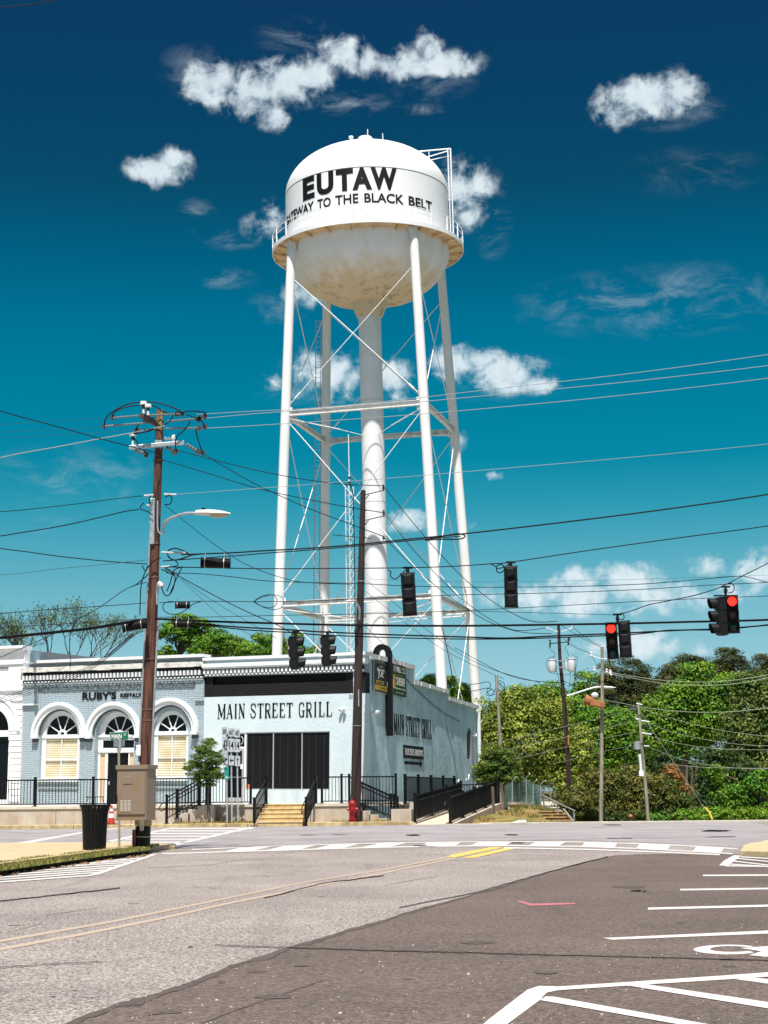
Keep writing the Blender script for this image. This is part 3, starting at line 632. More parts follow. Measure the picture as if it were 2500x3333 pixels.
for k in range(2600):       # grass and dirt growing over the kerb face
    x = rnd.uniform(-150, 500); yb = lerp_poly(kerbp, x); p = gnd(x, yb + rnd.uniform(-3, 6), 0)
    if mnoise.noise(Vector((x * .02, 0, 5))) < .0: continue
    pts.append(p + Vector((0, -.02, rnd.choice((0, .03, .12)))))
o = blades('grass_verge', pts, GRASS, .025, .085, .010, 4); tag(o, 'rough green grass growing along the kerb of the left corner')
# dirt strip under the grass
sheet('soil', [(-150, 2852), (0, 2835), (230, 2801), (480, 2767), (497, 2762), (440, 2764), (230, 2779), (0, 2803), (-150, 2822)], SOIL, .105)
rnd = random.Random(9); mb = MB()
for k in range(150):
    x = rnd.uniform(-50, 480); p = gnd(x, lerp_poly(kerbp, x) + rnd.uniform(3, 14), .02); r_ = rnd.uniform(.015, .05); a = rnd.uniform(0, 3)
    mb.box(p, (r_ * 2, r_ * 1.3, .02), Matrix.Rotation(a, 3, 'Z') @ Matrix.Rotation(rnd.uniform(-.6, .6), 3, 'X'))
o = mb.build('leaf_litter', mat('dry_leaf', (.22, .12, .06), .9, island=.5)); tag(o, 'dry brown leaves scattered in the gutter of the left corner', kind='stuff')

# loose grit and pebbles on the parking lot
rnd = random.Random(12); mb = MB()
for k in range(420):
    x = rnd.uniform(300, 2500); y = 3333 - (rnd.random() ** 1.6) * 500
    p = gnd(x, y, .008); s_ = rnd.uniform(.003, .008) * (2.0 if k % 30 == 0 else 1); mb.ellipsoid(p, (s_, s_ * .8, s_ * .6), 5, 3)
o = mb.build('grit', mat('light_pebble', (.45, .42, .38), .9, island=.5)); tag(o, 'loose light grit scattered over the dark parking lot', kind='stuff')

# pavement strip along the far side, left of the ramp, with a kerb
def wpoly(name, pts, z0, z1, material, kind='structure', bevel=0):
    T = [Vector((x, y, z1)) for x, y in pts]; B = [Vector((x, y, z0)) for x, y in pts]; mb = MB(); mb.prism(pts, T, B)
    o = mb.build(name, material, bevel=bevel)
    if kind: o['kind'] = kind
    return o
def xat(px, Y): return at(px, 2600, Y).x
wpoly('pavement', [(-40, 67.75), (xat(835, 67.75), 67.75), (xat(835, 69.0), 69.0), (xat(835, 69.3), 71), (-40, 71)], -.1, gz(68) + .135, PAVE, bevel=.02)
wpoly('pavement', [(xat(998, 67.9), 67.75), (xat(1300, 67.75), 67.75), (xat(1255, 69), 69.2), (xat(998, 69.2), 69.6)], -.1, gz(68) + .135, PAVE, bevel=.02)
mb = MB(); rnd = random.Random(4)
for k in range(26):
    x0 = -40 + k * 3.05; x1 = x0 + 3.03
    if x0 > xat(805, 67.6): break
    if xat(805, 67.6) < x1 and x0 < xat(1000, 67.6): 
        if x0 < xat(805, 67.6): x1 = xat(805, 67.6)
        else: continue
    mb.b2(x0, x1, 67.55, 67.745, -.1, gz(67.6) + .15 + rnd.uniform(-.006, .006))
mb.b2(xat(1000, 67.6), xat(1345, 67.6), 67.55, 67.745, -.1, gz(67.6) + .15)
o = mb.build('kerb', KERB, bevel=.015); o['kind'] = 'structure'
wpoly('pavement', [(xat(1255, 67.8), 67.75), (xat(1600, 67.8), 67.75), (xat(1600, 68.2), 68.6), (xat(1255, 69), 69.3)], -.2, gz(68) + .012, CONCT)
# far kerb on the right, pale edge
mb = MB(); mb.b2(xat(1560, 67.9), 60, 67.92, 68.25, -.25, gz(68) + .055); o = mb.build('kerb', CONCT, bevel=.01); o['kind'] = 'structure'

# ================================================================== BUILDINGS
YC = 71.3
COR = at(1181, 2400, YC)
uL = ray(-10000, 2548).normalized()          # along the front, to the left
vR = ray(2550, 2567); vR = vR.normalized()    # along the side wall, going back
def frame(O, ex):                            # x axis = ex, z up in the wall plane, y into the wall
    ex = ex.normalized(); z = Vector((0, 0, 1)); z = (z - ex * z.dot(ex)).normalized(); y = z.cross(ex).normalized()
    m = Matrix((ex, y, z)).transposed().to_4x4(); m.translation = O; return m
FR = frame(onplane(1181, 2621, COR, Vector((uL.y, -uL.x, 0)).normalized()), -uL)   # x: right along the front
SD = frame(onplane(1181, 2621, COR, Vector((uL.y, -uL.x, 0)).normalized()), vR)
FRi = FR.inverted(); SDi = SD.inverted()
def FL(r, x, y, off=0.0):                    # local (x, z) of a region pixel on the front plane
    n = FR.col[1].to_3d(); p = FRi @ onplane(*q(r, x, y), FR.translation + n * off, n); return (p.x, p.z)
def SL(r, x, y, off=0.0):
    n = SD.col[1].to_3d(); p = SDi @ onplane(*q(r, x, y), SD.translation + n * off, n); return (p.x, p.z)
BRB = mat('painted_blue_brick', (.33, .44, .53), .75, extra=brick_extra((.41, .515, .575), (.36, .465, .525), (.24, .315, .365), flake=(.62, .70, .74)))
BRK = mat('black_painted_brick', (.02, .02, .022), .5, spec=.2, extra=brick_extra((.007, .007, .009), (.004, .004, .005), (.020, .020, .024)))
BRG = mat('grey_painted_brick', (.34, .39, .42), .75, extra=brick_extra((.36, .43, .47), (.33, .39, .43), (.26, .31, .34)))
STF = mat('pale_blue_stucco', (.56, .66, .70), .85, col2=(.50, .60, .64), nscale=.8, detail=6, bump=.6, bscale=7, extra=stain_extra((.30, .36, .38), -.1, 2.2, .55, 3.0))
def side_extra(t, b, vec, out):
    mp = t.nodes.new('ShaderNodeMapping'); mp.inputs['Scale'].default_value = (.5, 1, 1); t.links.new(vec, mp.inputs[0])
    c = mixc(t, mrange(t, nnode(t, mp.outputs[0], .9, 7, .7), .35, .66), (.56, .74, .79), (.38, .54, .59))
    mp2 = t.nodes.new('ShaderNodeMapping'); mp2.inputs['Scale'].default_value = (.6, 1, .22); t.links.new(vec, mp2.inputs[0])
    c = mixc(t, mrange(t, nnode(t, mp2.outputs[0], 2.2, 6, .7), .50, .68, 0, .6), c, (.24, .36, .41))
    bp = t.nodes.new('ShaderNodeBump'); bp.inputs['Strength'].default_value = .65; bp.inputs['Distance'].default_value = .05
    t.links.new(nnode(t, vec, 2.5, 7, .65), bp.inputs['Height']); t.links.new(bp.outputs[0], b.inputs['Normal'])
    return c
STS = mat('weathered_blue_stucco', (.4, .6, .65), .85, extra=side_extra)
TRIM = mat('white_trim_paint', (.74, .77, .78), .6, col2=(.66, .70, .72), nscale=2)
OLDW = mat('flaking_white_paint', (.66, .66, .62), .8, col2=(.40, .38, .35), nscale=3.5, detail=9, nlo=.48, nhi=.62, stretch=(1, 1, 2.5), bump=.5)
WBLD = mat('white_masonry', (.78, .79, .81), .75, col2=(.72, .73, .76), nscale=1.5, bump=.3, bscale=12)
DGLASS = mat('dark_glass', (.004, .0045, .006), .12, spec=.22)
def blind_tex(t, vec, a, b_, pitch):
    w = t.nodes.new('ShaderNodeTexWave'); w.wave_type = 'BANDS'; w.bands_direction = 'Z'; w.inputs['Scale'].default_value = 1 / pitch * .314; t.links.new(vec, w.inputs[0])
    return mixc(t, mrange(t, w.outputs[0], .3, .7), a, b_)
DGLASS2 = mat('dark_blinds_glass', (.01, .01, .01), .3, spec=.18, extra=lambda t, b, vec, out: blind_tex(t, vec, (.006, .006, .007), (.011, .011, .012), .09))
BLND = mat('cream_blinds', (.62, .54, .36), .6, spec=.15, extra=lambda t, b, vec, out: mixc(t, mrange(t, nnode(t, vec, 1.1, 3), .4, .6), blind_tex(t, vec, (.46, .40, .27), (.80, .76, .62), .105), blind_tex(t, vec, (.40, .30, .16), (.72, .62, .40), .105)))
TAN = mat('tan_panel', (.62, .44, .27), .7)
DOORB = mat('black_door_paint', (.004, .004, .005), .45, spec=.2)
METG = mat('grey_aluminium', (.45, .46, .47), .4, metal=.3)
REDBR = mat('dark_red_brick', (.06, .03, .03), .8)
ROOFM = mat('grey_roofing', (.22, .24, .25), .9)
OFFW = mat('off_white_plaster', (.70, .72, .70), .8, col2=(.52, .54, .52), nscale=4, detail=8, nlo=.5, nhi=.6)

def arc(cx, cz, rx, rz, a0, a1, n=22): return [(cx + rx * math.cos(R(a0 + (a1 - a0) * k / n)), cz + rz * math.sin(R(a0 + (a1 - a0) * k / n))) for k in range(n + 1)]
def annulus_mb(cx, cz, r0, r1, y0, y1, a0=0, a1=180, n=22, fz=1.0, leg=0):
    o = arc(cx, cz, r1, r1 * fz, a0, a1, n); i = arc(cx, cz, r0, r0 * fz, a0, a1, n)
    if leg: o = [(o[0][0], cz - leg)] + o + [(o[-1][0], cz - leg)]; i = [(i[0][0], cz - leg)] + i + [(i[-1][0], cz - leg)]
    mb = MB(); mb.plate(o + i[::-1], y0, y1); return mb

def Z(r, x, y): return FL(r, x, y)[1]
def X(r, x, y): return FL(r, x, y)[0]
xL = X('r1', 186, 1000); xM = X('r2', 443, 900); xR = X('r2', 1534, 900)
zB = -1.0                                        # below the deck
# ---------------- restaurant with arches
ruby = root('brick_building', (0, 0, 0), 'blue painted brick restaurant with three white arches and black raised letters', 'building', M=FR)
zc0 = Z('r1', 700, 392)                          # bottom of coping
zlt, zlb = Z('r1', 700, 428), Z('r1', 700, 468)  # ledge
zd = [Z('r1', 700, y) for y in (497, 535, 548, 562, 572)]
def win_geo(cx_px, spring_px, rpx, bot_px):
    cx, cz = FL('r1', cx_px, spring_px); rr = X('r1', cx_px + rpx, spring_px) - cx; return cx, cz, rr, Z('r1', cx_px, bot_px)
w1 = win_geo(499, 1003, 166, 1366); w2 = win_geo(952, 1003, 162, 1585); w3 = win_geo(1417, 975, 150, 1357)
def arch_hole(w, s=1.0): cx, cz, rr, zb = w; return [(cx - rr * s, zb)] + [(cx + rr * s, zb)] + arc(cx, cz, rr * s, rr * s, 0, 180, 22)
mb = MB(); mb.plate([(xL, zB), (xM, zB), (xM, zlb), (xL, zlb)], 0, .42, [arch_hole(w1), arch_hole(w2), arch_hole(w3)])
mb.build('wall', BRB, ruby, local=True)
mb = MB(); mb.b2(xL - .0, xM, .10, .42, zlt - .02, zc0); mb.build('parapet', BRG, ruby, local=True)
mb = MB(); mb.b2(X('r1', 238, 400), xM, -.22, .5, zc0, zc0 + .13); mb.build('coping', TRIM, ruby, local=True)
mb = MB(); rnd = random.Random(5); xx = xL - .12
while xx < xM - .05:
    x2 = min(xM, xx + rnd.uniform(.5, .9)); mb.b2(xx, x2, -.22 + rnd.uniform(-.02, .01), .1, zlb + rnd.uniform(-.015, .01), zlt + rnd.uniform(-.012, .01)); xx = x2 + .004
mb.build('cornice_ledge', OLDW, ruby, local=True)
mb = MB()
mb.b2(xL, xM, -.10, -.001, zd[4] - .02, zlb - .001)      # frieze backing, shade under the ledge painted in as near-black
mb.build('frieze', mat('painted_frieze_shade', (.010, .010, .013), .7, spec=.2), ruby, local=True)
mb = MB(); p_ = .200; n_ = int((xM - xL) / p_)
for k in range(n_):
    x = xL + (k + .5) * p_
    mb.b2(x - .042, x + .042, -.215, -.10, zd[1], zd[0])
    mb.b2(x + .05, x + .15, -.20, -.10, zd[3] + .02, zd[2])
mb.build('dentils', TRIM, ruby, local=True)
mb = MB(); mb.b2(xL, xM, -.17, -.10, zd[4] - .03, zd[3] - .005)
for k in range(n_): x = xL + (k + .5) * p_; mb.b2(x - .05, x + .05, -.15, -.10, zd[4] - .11, zd[4] - .035)
mb.build('dentil_band', BRG, ruby, local=True)
# projecting pilaster heads and corbels framing the recessed panel
mb = MB(); zt = zd[4] - .03
mb.b2(xL, X('r1', 322, 650), -.095, -.002, Z('r1', 250, 752), zt); mb.b2(X('r1', 1630, 600), xM - .0, -.095, -.002, Z('r1', 1640, 718), zt)
mb.b2(X('r1', 322, 650), X('r1', 1630, 600), -.095, -.002, zt - .05, zt)
mb.build('pilaster_head', BRB, ruby, local=True)
mb = MB(); mb.b2(xL, X('r1', 328, 650), -.13, -.095, Z('r1', 250, 756), Z('r1', 250, 744)); mb.build('pilaster_ledge', TRIM, ruby, local=True)
mb = MB(); x0 = X('r1', 380, 600); x1 = X('r1', 1600, 600); n_ = 15
for k in range(n_): x = x0 + (x1 - x0) * k / (n_ - 1); mb.b2(x - .11, x + .11, -.07, -.002, zt - .25, zt - .13)
mb.build('corbels', BRG, ruby, local=True)
# letters
a = FL('r1', 686, 712); b_ = FL('r1', 970, 640); t = text_mb("RUBY'S", b_[0] - a[0], b_[1] - a[1], .028, .02); t.xf(Matrix.Translation((a[0], -.03, a[1]))).build('letters', BLACKP, ruby, local=True)
a = FL('r1', 1003, 690); b_ = FL('r1', 1285, 648); t = text_mb("RESTAURANT", b_[0] - a[0], b_[1] - a[1], .012, .03); t.xf(Matrix.Translation((a[0], -.03, a[1]))).build('letters', BLACKP, ruby, local=True)
def arch_unit(w, hood_px, name_lab, door=False):
    cx, cz, rr, zb = w
    hr = hood_px
    hi_ = max(hr * .80, rr + .06)
    annulus_mb(cx, cz, hi_, hr, -.15, -.002, leg=.03).build('arch_hood', TRIM, ruby, local=True)
    annulus_mb(cx, cz, hr - .13, hr + .03, -.23, -.15, leg=.03).build('arch_hood_rim', TRIM, ruby, local=True)
    annulus_mb(cx, cz, hi_ - .075, hi_ - .002, -.045, -.002, leg=.0).build('arch_shade_ring', mat('slate_paint_and_shade', (.05, .07, .095), .7), ruby, local=True)  # dark ring puts the shadow inside the hood into the colour
    m_ = MB()
    for s_ in (-1, 1):
        xc = cx + s_ * (hr + hi_) / 2; m_.b2(xc - .16, xc + .16, -.25, -.002, cz - .14, cz - .031)
    split_build(m_, 'arch_foot', TRIM, ruby, local=True)
    m_ = MB()
    for s_ in (-1, 1):
        xc = cx + s_ * (hr + hi_) / 2; m_.b2(xc - .14, xc + .14, -.15, -.002, cz - .31, cz - .141)
    split_build(m_, 'arch_bracket', mat('slate_paint_and_shade', (.05, .07, .095), .7), ruby, local=True)
    gr = rr * .79; y = .20 if not door else .30
    # casing filling the opening, with lunette cut out
    win = MB().build('x', TRIM) if False else None
    outer = [(cx - rr + .004, zb), (cx + rr - .004, zb)] + arc(cx, cz, rr - .004, rr - .004, 0, 180, 22)
    zl = cz + .03; lun = arc(cx, zl, gr, gr * .98, 0, 180, 22)
    if not door:
        x0, x1 = cx - gr, cx + gr; zt_, zb_ = cz - .16, zb + .05; zm = zb_ + (zt_ - zb_) * .455; bw = .045; holes = [lun]
        for (xa, xb) in ((x0, cx - bw / 2), (cx + bw / 2, x1)):
            for (za, zz) in ((zb_, zm - bw / 2), (zm + bw / 2, zt_)): holes.append([(xa, za), (xb, za), (xb, zz), (xa, zz)])
        m_ = MB(); m_.plate(outer, y - .06, y, holes); fr = m_.build('window_frame', TRIM, ruby, local=True)
        m_ = MB(); m_.b2(cx - rr + .02, cx + rr - .02, y - .10, y - .06, cz - .13, cz - .005); m_.b2(cx - rr - .02, cx + rr + .02, -.14, y - .06, zb - .13, zb); split_build(m_, 'sill', TRIM, ruby, local=True)
        m_ = MB(); m_.b2(x0 - .02, x1 + .02, y + .01, y + .03, zb_ - .02, zt_ + .02); m_.build('window_blinds', BLND, ruby, local=True)
        m_ = MB(); m_.b2(cx - rr * 1.0, cx + rr * 1.0, -.07, -.002, zb - .46, zb - .36); m_.build('shadow_ledge', BRG, ruby, local=True)  # ledge added below the sill so its shadow makes a dark band
    else:
        xa, xb = FL('r1', 865, 1300)[0], FL('r1', 1038, 1300)[0]; zt_ = Z('r1', 950, 1150)
        ta, tb = Z('r1', 950, 1108), Z('r1', 950, 1043)
        sl = (FL('r1', 803, 1300)[0], FL('r1', 845, 1300)[0]); sr = (FL('r1', 1050, 1300)[0], FL('r1', 1096, 1300)[0])
        gr = rr * .80; cxx = (xa + xb) / 2 + .06; lun = arc(cxx, zl, gr * .98, gr * .98, 0, 180, 22)
        holes = [lun, [(xa, zb + .02), (xb, zb + .02), (xb, zt_), (xa, zt_)], [(FL('r1', 828, 1070)[0], ta), (FL('r1', 1090, 1070)[0], ta), (FL('r1', 1090, 1070)[0], tb), (FL('r1', 828, 1070)[0], tb)]]
        for s_ in (sl, sr): holes.append([(s_[0], zb + .1), (s_[1], zb + .1), (s_[1], zt_), (s_[0], zt_)])
        m_ = MB(); m_.plate(outer, y - .05, y, holes); m_.build('door_frame', TRIM, ruby, local=True)
        m_ = MB(); m_.b2(cx - rr + .02, cx + rr - .02, y - .11, y - .05, cz - .07, cz + .0); m_.b2(cx - rr + .02, cx + rr - .02, y - .09, y - .05, zt_ + .03, zt_ + .14); split_build(m_, 'transom_bar', TRIM, ruby, local=True)
        m_ = MB(); m_.b2(sl[0] - .02, sl[1] + .02, y + .005, y + .03, zb, zt_ + .01); m_.b2(sr[0] - .02, sr[1] + .02, y + .005, y + .03, zb, zt_ + .01); split_build(m_, 'side_panel', TAN, ruby, local=True)
        m_ = MB(); m_.b2(xa - .01, xb + .01, y + .01, y + .05, zb, zt_ + .01)
        for i in range(2):
            for j, (z0, z1) in enumerate(((.12, .32), (.38, .56), (.62, .92))):
                w_ = xb - xa; H = zt_ - zb; m_.b2(xa + w_ * (.12 + .42 * i), xa + w_ * (.44 + .42 * i), y - .005, y + .01, zb + H * z0, zb + H * z1)
        dd = m_.build('door', DOORB, ruby, local=True, bevel=.008)
        m_ = MB(); m_.ellipsoid((xa + .09, y - .05, zb + .98), (.03, .04, .03), 8, 6); m_.b2(xa + .06, xa + .12, y - .02, y + .01, zb + .9, zb + 1.08); m_.build('handle', METG, dd, local=True)
        m_ = MB(); m_.b2(FL('r1', 820, 1070)[0], FL('r1', 1098, 1070)[0], y + .008, y + .02, ta - .02, tb + .02); m_.build('transom_glass', DGLASS, ruby, local=True)
        cx = cxx
    m_ = MB(); m_.plate(arc(cx, zl, gr * 1.02, gr * 1.0, 0, 180, 22), y + .02, y + .03); m_.build('fanlight_glass', DGLASS, ruby, local=True)
    m_ = annulus_mb(cx, zl, gr * .14, gr * .27, y - .03, y + .015); 
    for a_ in (30, 68, 112, 150):
        d = Vector((math.cos(R(a_)), 0, math.sin(R(a_)))); c0 = Vector((cx, y - .005, zl)); m_.beam(c0 + d * gr * .24, c0 + d * gr * 1.0, .03, .045)
    m_.build('fanlight_spokes', TRIM, ruby, local=True)
hr1 = X('r1', 712, 1000) - X('r1', 492, 1000)
arch_unit(w1, hr1 * 1.0, ''); arch_unit(w2, hr1 * .99, '', door=True); arch_unit(w3, hr1 * 1.0, '')
# rooms behind are dark
mb = MB(); mb.b2(xL + .01, xM - .01, .60, .62, zB, zlb); mb.build('dark_interior', mat('dark_room', (.01, .01, .01), .9), ruby, local=True)
# roof, set below the parapet, with the standing ribbed screen at the left
mb = MB(); mb.b2(xL, xM, .5, 16, zlb - .35, zlb - .25); mb.b2(xL + .01, xL + .3, .43, 16, zB, zlb + .0); mb.build('roof', ROOFM, ruby, local=True)
p0 = FRi @ at(95, 2154, 78.0); 
mb = MB()
A0 = FRi @ at(97, 2119, 77.5); A1 = FRi @ at(97, 2157, 77.5); B0 = FRi @ at(272, 2149, 90); B1 = FRi @ at(272, 2162, 90)
N_ = 16
mb.prism([(0, 0), (1, 0), (1, 1), (0, 1)], [A0, B0, B1, A1], [p + Vector((.0, .12, 0)) for p in (A0, B0, B1, A1)])
for k in range(N_ + 1):
    f = k / N_; mb.beam(A0.lerp(B0, f) + Vector((0, -.03, 0)), A1.lerp(B1, f) + Vector((0, -.03, 0)), .10, .08)
mb.beam(A0 + Vector((0, -.04, -.04)), B0 + Vector((0, -.04, -.04)), .16, .14)
mb.build('ribbed_roof_screen', mat('blue_grey_metal', (.34, .45, .50), .6), ruby, local=True)
mb = MB(); a = FRi @ at(80, 2124, 76); mb.b2(xL - .02, xL + .42, .1, .7, Z('r1', 200, 405), Z('r1', 200, 300)); mb.build('chimney', mat('dark_stained_block', (.16, .15, .15), .9, col2=(.5, .5, .48), nscale=5), ruby, local=True)
for xp in (610,):
    mb = MB(); a = FL('r1', xp, 445); mb.tube([(a[0], -.25, a[1]), (a[0], -.25, a[1] + .75)], .012, 5); mb.build('lightning_rod', BLACKM, ruby, local=True)

# ---------------- white building at far left
wb = root('white_building', (0, 0, 0), 'white masonry building with rusticated corner blocks at the left edge', 'building', M=FR)
zt = Z('r1', 100, 262); x_l = X('r1', 0, 1000) - 9; xw = xL - .006
acx, acz = FL('r1', -62, 960); ar = X('r1', 77, 960) - acx; zbb = Z('r1', 0, 1585)
mb = MB(); mb.plate([(x_l, zB), (xw, zB), (xw, zt - .2), (x_l, zt - .2)], .0, .5, [[(acx - ar, zbb), (acx + ar, zbb)] + arc(acx, acz, ar, ar, 0, 180, 22)]); mb.build('wall', WBLD, wb, local=True)
mb = MB()
for (ya, yb_, pr) in ((262, 285, .24), (285, 300, .16), (400, 414, .12), (414, 430, .07), (616, 632, .10), (700, 716, .07)):
    mb.b2(x_l, xw + (.03 if ya < 300 else 0), -pr, .5 if ya < 300 else -.002, Z('r1', 100, yb_), Z('r1', 100, ya) - .003)
mb.build('cornice', WBLD, wb, local=True)
mb = MB(); mb.b2(x_l, X('r1', 78, 450), -.0, .01, 0, .01); 
mb2 = MB(); mb2.b2(X('r1', 78, 450), xw, -.06, -.002, Z('r1', 100, 616), Z('r1', 100, 432)); mb2.build('pilaster', WBLD, wb, local=True)
mb2 = MB(); mb2.b2(x_l, X('r1', 70, 450), -.02, -.002, Z('r1', 40, 462), Z('r1', 40, 434)); mb2.build('frieze_panel', mat('grey_panel', (.42, .44, .48), .8), wb, local=True)
mb = MB(); y = 745; k = 0
while y < 1560:
    y2 = y + 45; wq = (70, 78)[k % 2]; mb.b2(X('r1', 183 - wq - 28, y), xw - .01, -.07, -.002, Z('r1', 120, y2), Z('r1', 120, y)); y += 51; k += 1
mb.build('corner_blocks', WBLD, wb, local=True, bevel=.02)
annulus_mb(acx, acz, ar + .02, ar + .62, -.09, -.002, 0, 90, leg=.05).build('arch_hood', WBLD, wb, local=True)
annulus_mb(acx, acz, ar + .52, ar + .70, -.14, -.091, 0, 90, leg=.05).build('arch_hood_rim', WBLD, wb, local=True)
mb = MB(); mb.b2(acx - ar, acx + ar - .02, .12, .2, acz - .32, acz - .02); mb.b2(acx - ar, acx + ar + .03, -.08, .12, zbb, zbb + .26); split_build(mb, 'transom_bar', WBLD, wb, local=True)
mb = MB(); mb.b2(acx - ar - .1, acx + ar + .1, .3, .33, zbb, acz + ar + .1); mb.build('window_glass', DGLASS, wb, local=True)
mb = MB(); mb.b2(x_l, xw, .5, 18, zt - .6, zt - .5); mb.b2(xw - .3, xw, .5, 18, zB, zt - .2); mb.build('roof', ROOFM, wb, local=True)

# ---------------- corner grill building
gb = root('corner_building', (0, 0, 0), 'pale blue stucco corner grill building with stepped side wall and black brick band', 'building', M=FR)
zt1 = Z('r2', 1450, 252); zt2 = Z('r2', 1450, 262); zs1, zs0 = Z('r2', 1000, 316), Z('r2', 1000, 342)
zd1, zd0 = Z('r2', 1000, 361), Z('r2', 1000, 386); zz0 = Z('r2', 1000, 402)
zbt, zbb_ = Z('r2', 1000, 408), Z('r2', 1000, 545)
xa, xb = X('r2', 728, 1000), X('r2', 1297, 1000); dz = Z('r2', 1000, 1184); tz = Z('r2', 1000, 793); x_d0 = X('r2', 578, 1000)
zdoor = Z('r2', 650, 1286)
mb = MB(); mb.plate([(xM + .004, zB), (xR, zB), (xR, zbb_), (xM + .004, zbb_)], -.05, .4, [[(x_d0, zdoor), (xa - .0, zdoor), (xa, dz), (xb, dz), (xb, tz), (x_d0, tz)]]); mb.build('front_wall', STF, gb, local=True)
mb = MB(); rx0, rx1 = X('r2', 505, 450), X('r2', 1402, 440); rz0, rz1 = Z('r2', 1000, 462), Z('r2', 1000, 412)
mb.plate([(xM + .004, zbb_ + .002), (xR, zbb_ + .002), (xR, zbt), (xM + .004, zbt)], -.02, .4, [[(rx0, rz0), (rx1, rz0), (rx1, rz1), (rx0, rz1)]]); mb.build('black_brick_band', BRK, gb, local=True)
mb = MB(); mb.b2(rx0, rx1, .14, .2, rz0, rz1); mb.build('recessed_panel', BLACKP, gb, local=True)
mb = MB(); mb.b2(xM + .004, xR, -.10, .4, zz0 - .02, zs0); mb.build('frieze', BRG, gb, local=True)
mb = MB(); n_ = int((xR - xM) / p_)
mb.b2(xM + .004, xR, -.105, -.101, zd0 - .0, zd1)  # near-black strip, painted-in shade between the dentils
mb.build('frieze_shadow_line', mat('painted_frieze_shade', (.010, .010, .013), .7, spec=.2), gb, local=True)
mb = MB()
for k in range(n_ + 1):
    x = xM + .08 + k * p_
    if x > xR - .05: break
    mb.b2(x - .05, x + .05, -.22, -.105, zd0, zd1); mb.b2(x + .04, x + .15, -.19, -.10, zz0 + .02, zz0 + .075)
mb.build('dentils', TRIM, gb, local=True)
mb = MB(); mb.b2(xM + .004, xR + .1, -.30, .1, zs0, zs1); mb.b2(xM + .004, xR + .07, -.22, .1, zs0 - .07, zs0 - .001); mb.build('cornice_ledge', TRIM, gb, local=True)
mb = MB(); mb.b2(xM + .004, xR, -.04, .4, zs1 + .001, zt2 - .10); mb.build('parapet', STF, gb, local=True)
mb = MB(); mb.b2(xM + .004, xR + .12, -.26, .46, zt2 - .10, zt2 + .03); mb.build('coping', TRIM, gb, local=True)
a = FL('r2', 540, 702); b_ = FL('r2', 1315, 590); serif_text('MAIN STREET GRILL', b_[0] - a[0], b_[1] - a[1] - .0, -.075, -.051).xf(Matrix.Translation((a[0], 0, a[1]))).build('painted_lettering', BLACKP, gb, local=True)
# storefront: frames, three panes with blinds
f_ = MB(); y = .02; fw = .045
m1, m2 = X('r2', 912, 1000), X('r2', 1106, 1000)
for xx in (xa + fw / 2, m1, m2, xb - fw / 2): f_.b2(xx - fw / 2, xx + fw / 2, y - .04, y + .06, dz, tz)
for za in (dz + fw / 2, tz - fw / 2):
    for (p, q2) in ((xa + fw, m1 - fw / 2), (m1 + fw / 2, m2 - fw / 2), (m2 + fw / 2, xb - fw)): f_.b2(p, q2, y - .035, y + .055, za - fw / 2, za + fw / 2)
f_.build('storefront_frame', METG, gb, local=True)
for (p, q2) in ((xa + fw, m1 - fw / 2), (m1 + fw / 2, m2 - fw / 2), (m2 + fw / 2, xb - fw)):
    g_ = MB(); g_.b2(p, q2, y + .0, y + .02, dz + fw, tz - fw); wobj = g_.build('window_pane', DGLASS2, gb, local=True)
    g_ = MB()
    for fx in (.22, .5, .8): g_.b2(p + (q2 - p) * fx - .006, p + (q2 - p) * fx + .006, y - .004, y - .001, dz + fw, tz - fw)
    g_.build('blind_cord', mat('dim_cord', (.03, .03, .03), .8), wobj, local=True)
# door
f_ = MB(); X2 = lambda v: X('r2', v, 1000)
zt_ = Z('r2', 650, 898)
for (p, q2) in ((578, 590), (716, 727)): f_.b2(X2(p), X2(q2), y - .03, y + .05, zdoor, tz)
f_.b2(X2(590), X2(716), y - .025, y + .045, zt_ - .05, zt_ + .03); f_.b2(X2(590), X2(716), y - .025, y + .045, tz - .06, tz); f_.build('door_frame', TRIM, gb, local=True)
d_ = MB()
for (p, q2) in ((591, 604), (700, 715)): d_.b2(X2(p), X2(q2), y - .02, y + .04, zdoor + .01, zt_ - .055)
d_.b2(X2(604), X2(700), y - .018, y + .038, zdoor + .01, zdoor + .32); d_.b2(X2(604), X2(700), y - .018, y + .038, zt_ - .15, zt_ - .055); d_.b2(X2(604), X2(700), y - .018, y + .038, Z('r2', 650, 1103), Z('r2', 650, 1097))
door = d_.build('door', METG, gb, local=True)
g_ = MB(); g_.b2(X2(600), X2(704), y + .012, y + .02, zdoor + .2, zt_ - .1); g_.build('door_glass', DGLASS, door, local=True)
g_ = MB(); g_.b2(X2(706), X2(709), y - .09, y - .06, Z('r2', 650, 1140), Z('r2', 650, 1060)); g_.build('handle', METG, door, local=True)
g_ = MB(); g_.b2(X2(588), X2(718), y + .012, y + .02, zt_, tz - .02); g_.build('transom_glass', DGLASS, gb, local=True)
c = FL('rB', 960, 620); g_ = MB(); pts = [(c[0] + .13 * math.cos(R(a_)), y - .005, c[1] + .17 * math.sin(R(a_))) for a_ in range(-80, 81, 16)]; g_.tube(pts, .014, 5); g_.build('house_number', TRIM, gb, local=True)
a = FL('rB', 970, 1590); b_ = FL('rB', 1048, 1420); g_ = MB(); g_.b2(a[0], b_[0], y - .045, y - .04, a[1], b_[1]); g_.build('notice', TRIM, gb, local=True)
a = FL('b5', 1012, 405); b_ = FL('b5', 1036, 340); g_ = MB(); g_.b2(a[0], b_[0], y - .02, y - .01, a[1], b_[1]); g_.build('orange_notice', mat('orange_card', (.8, .16, .03), .6), gb, local=True)
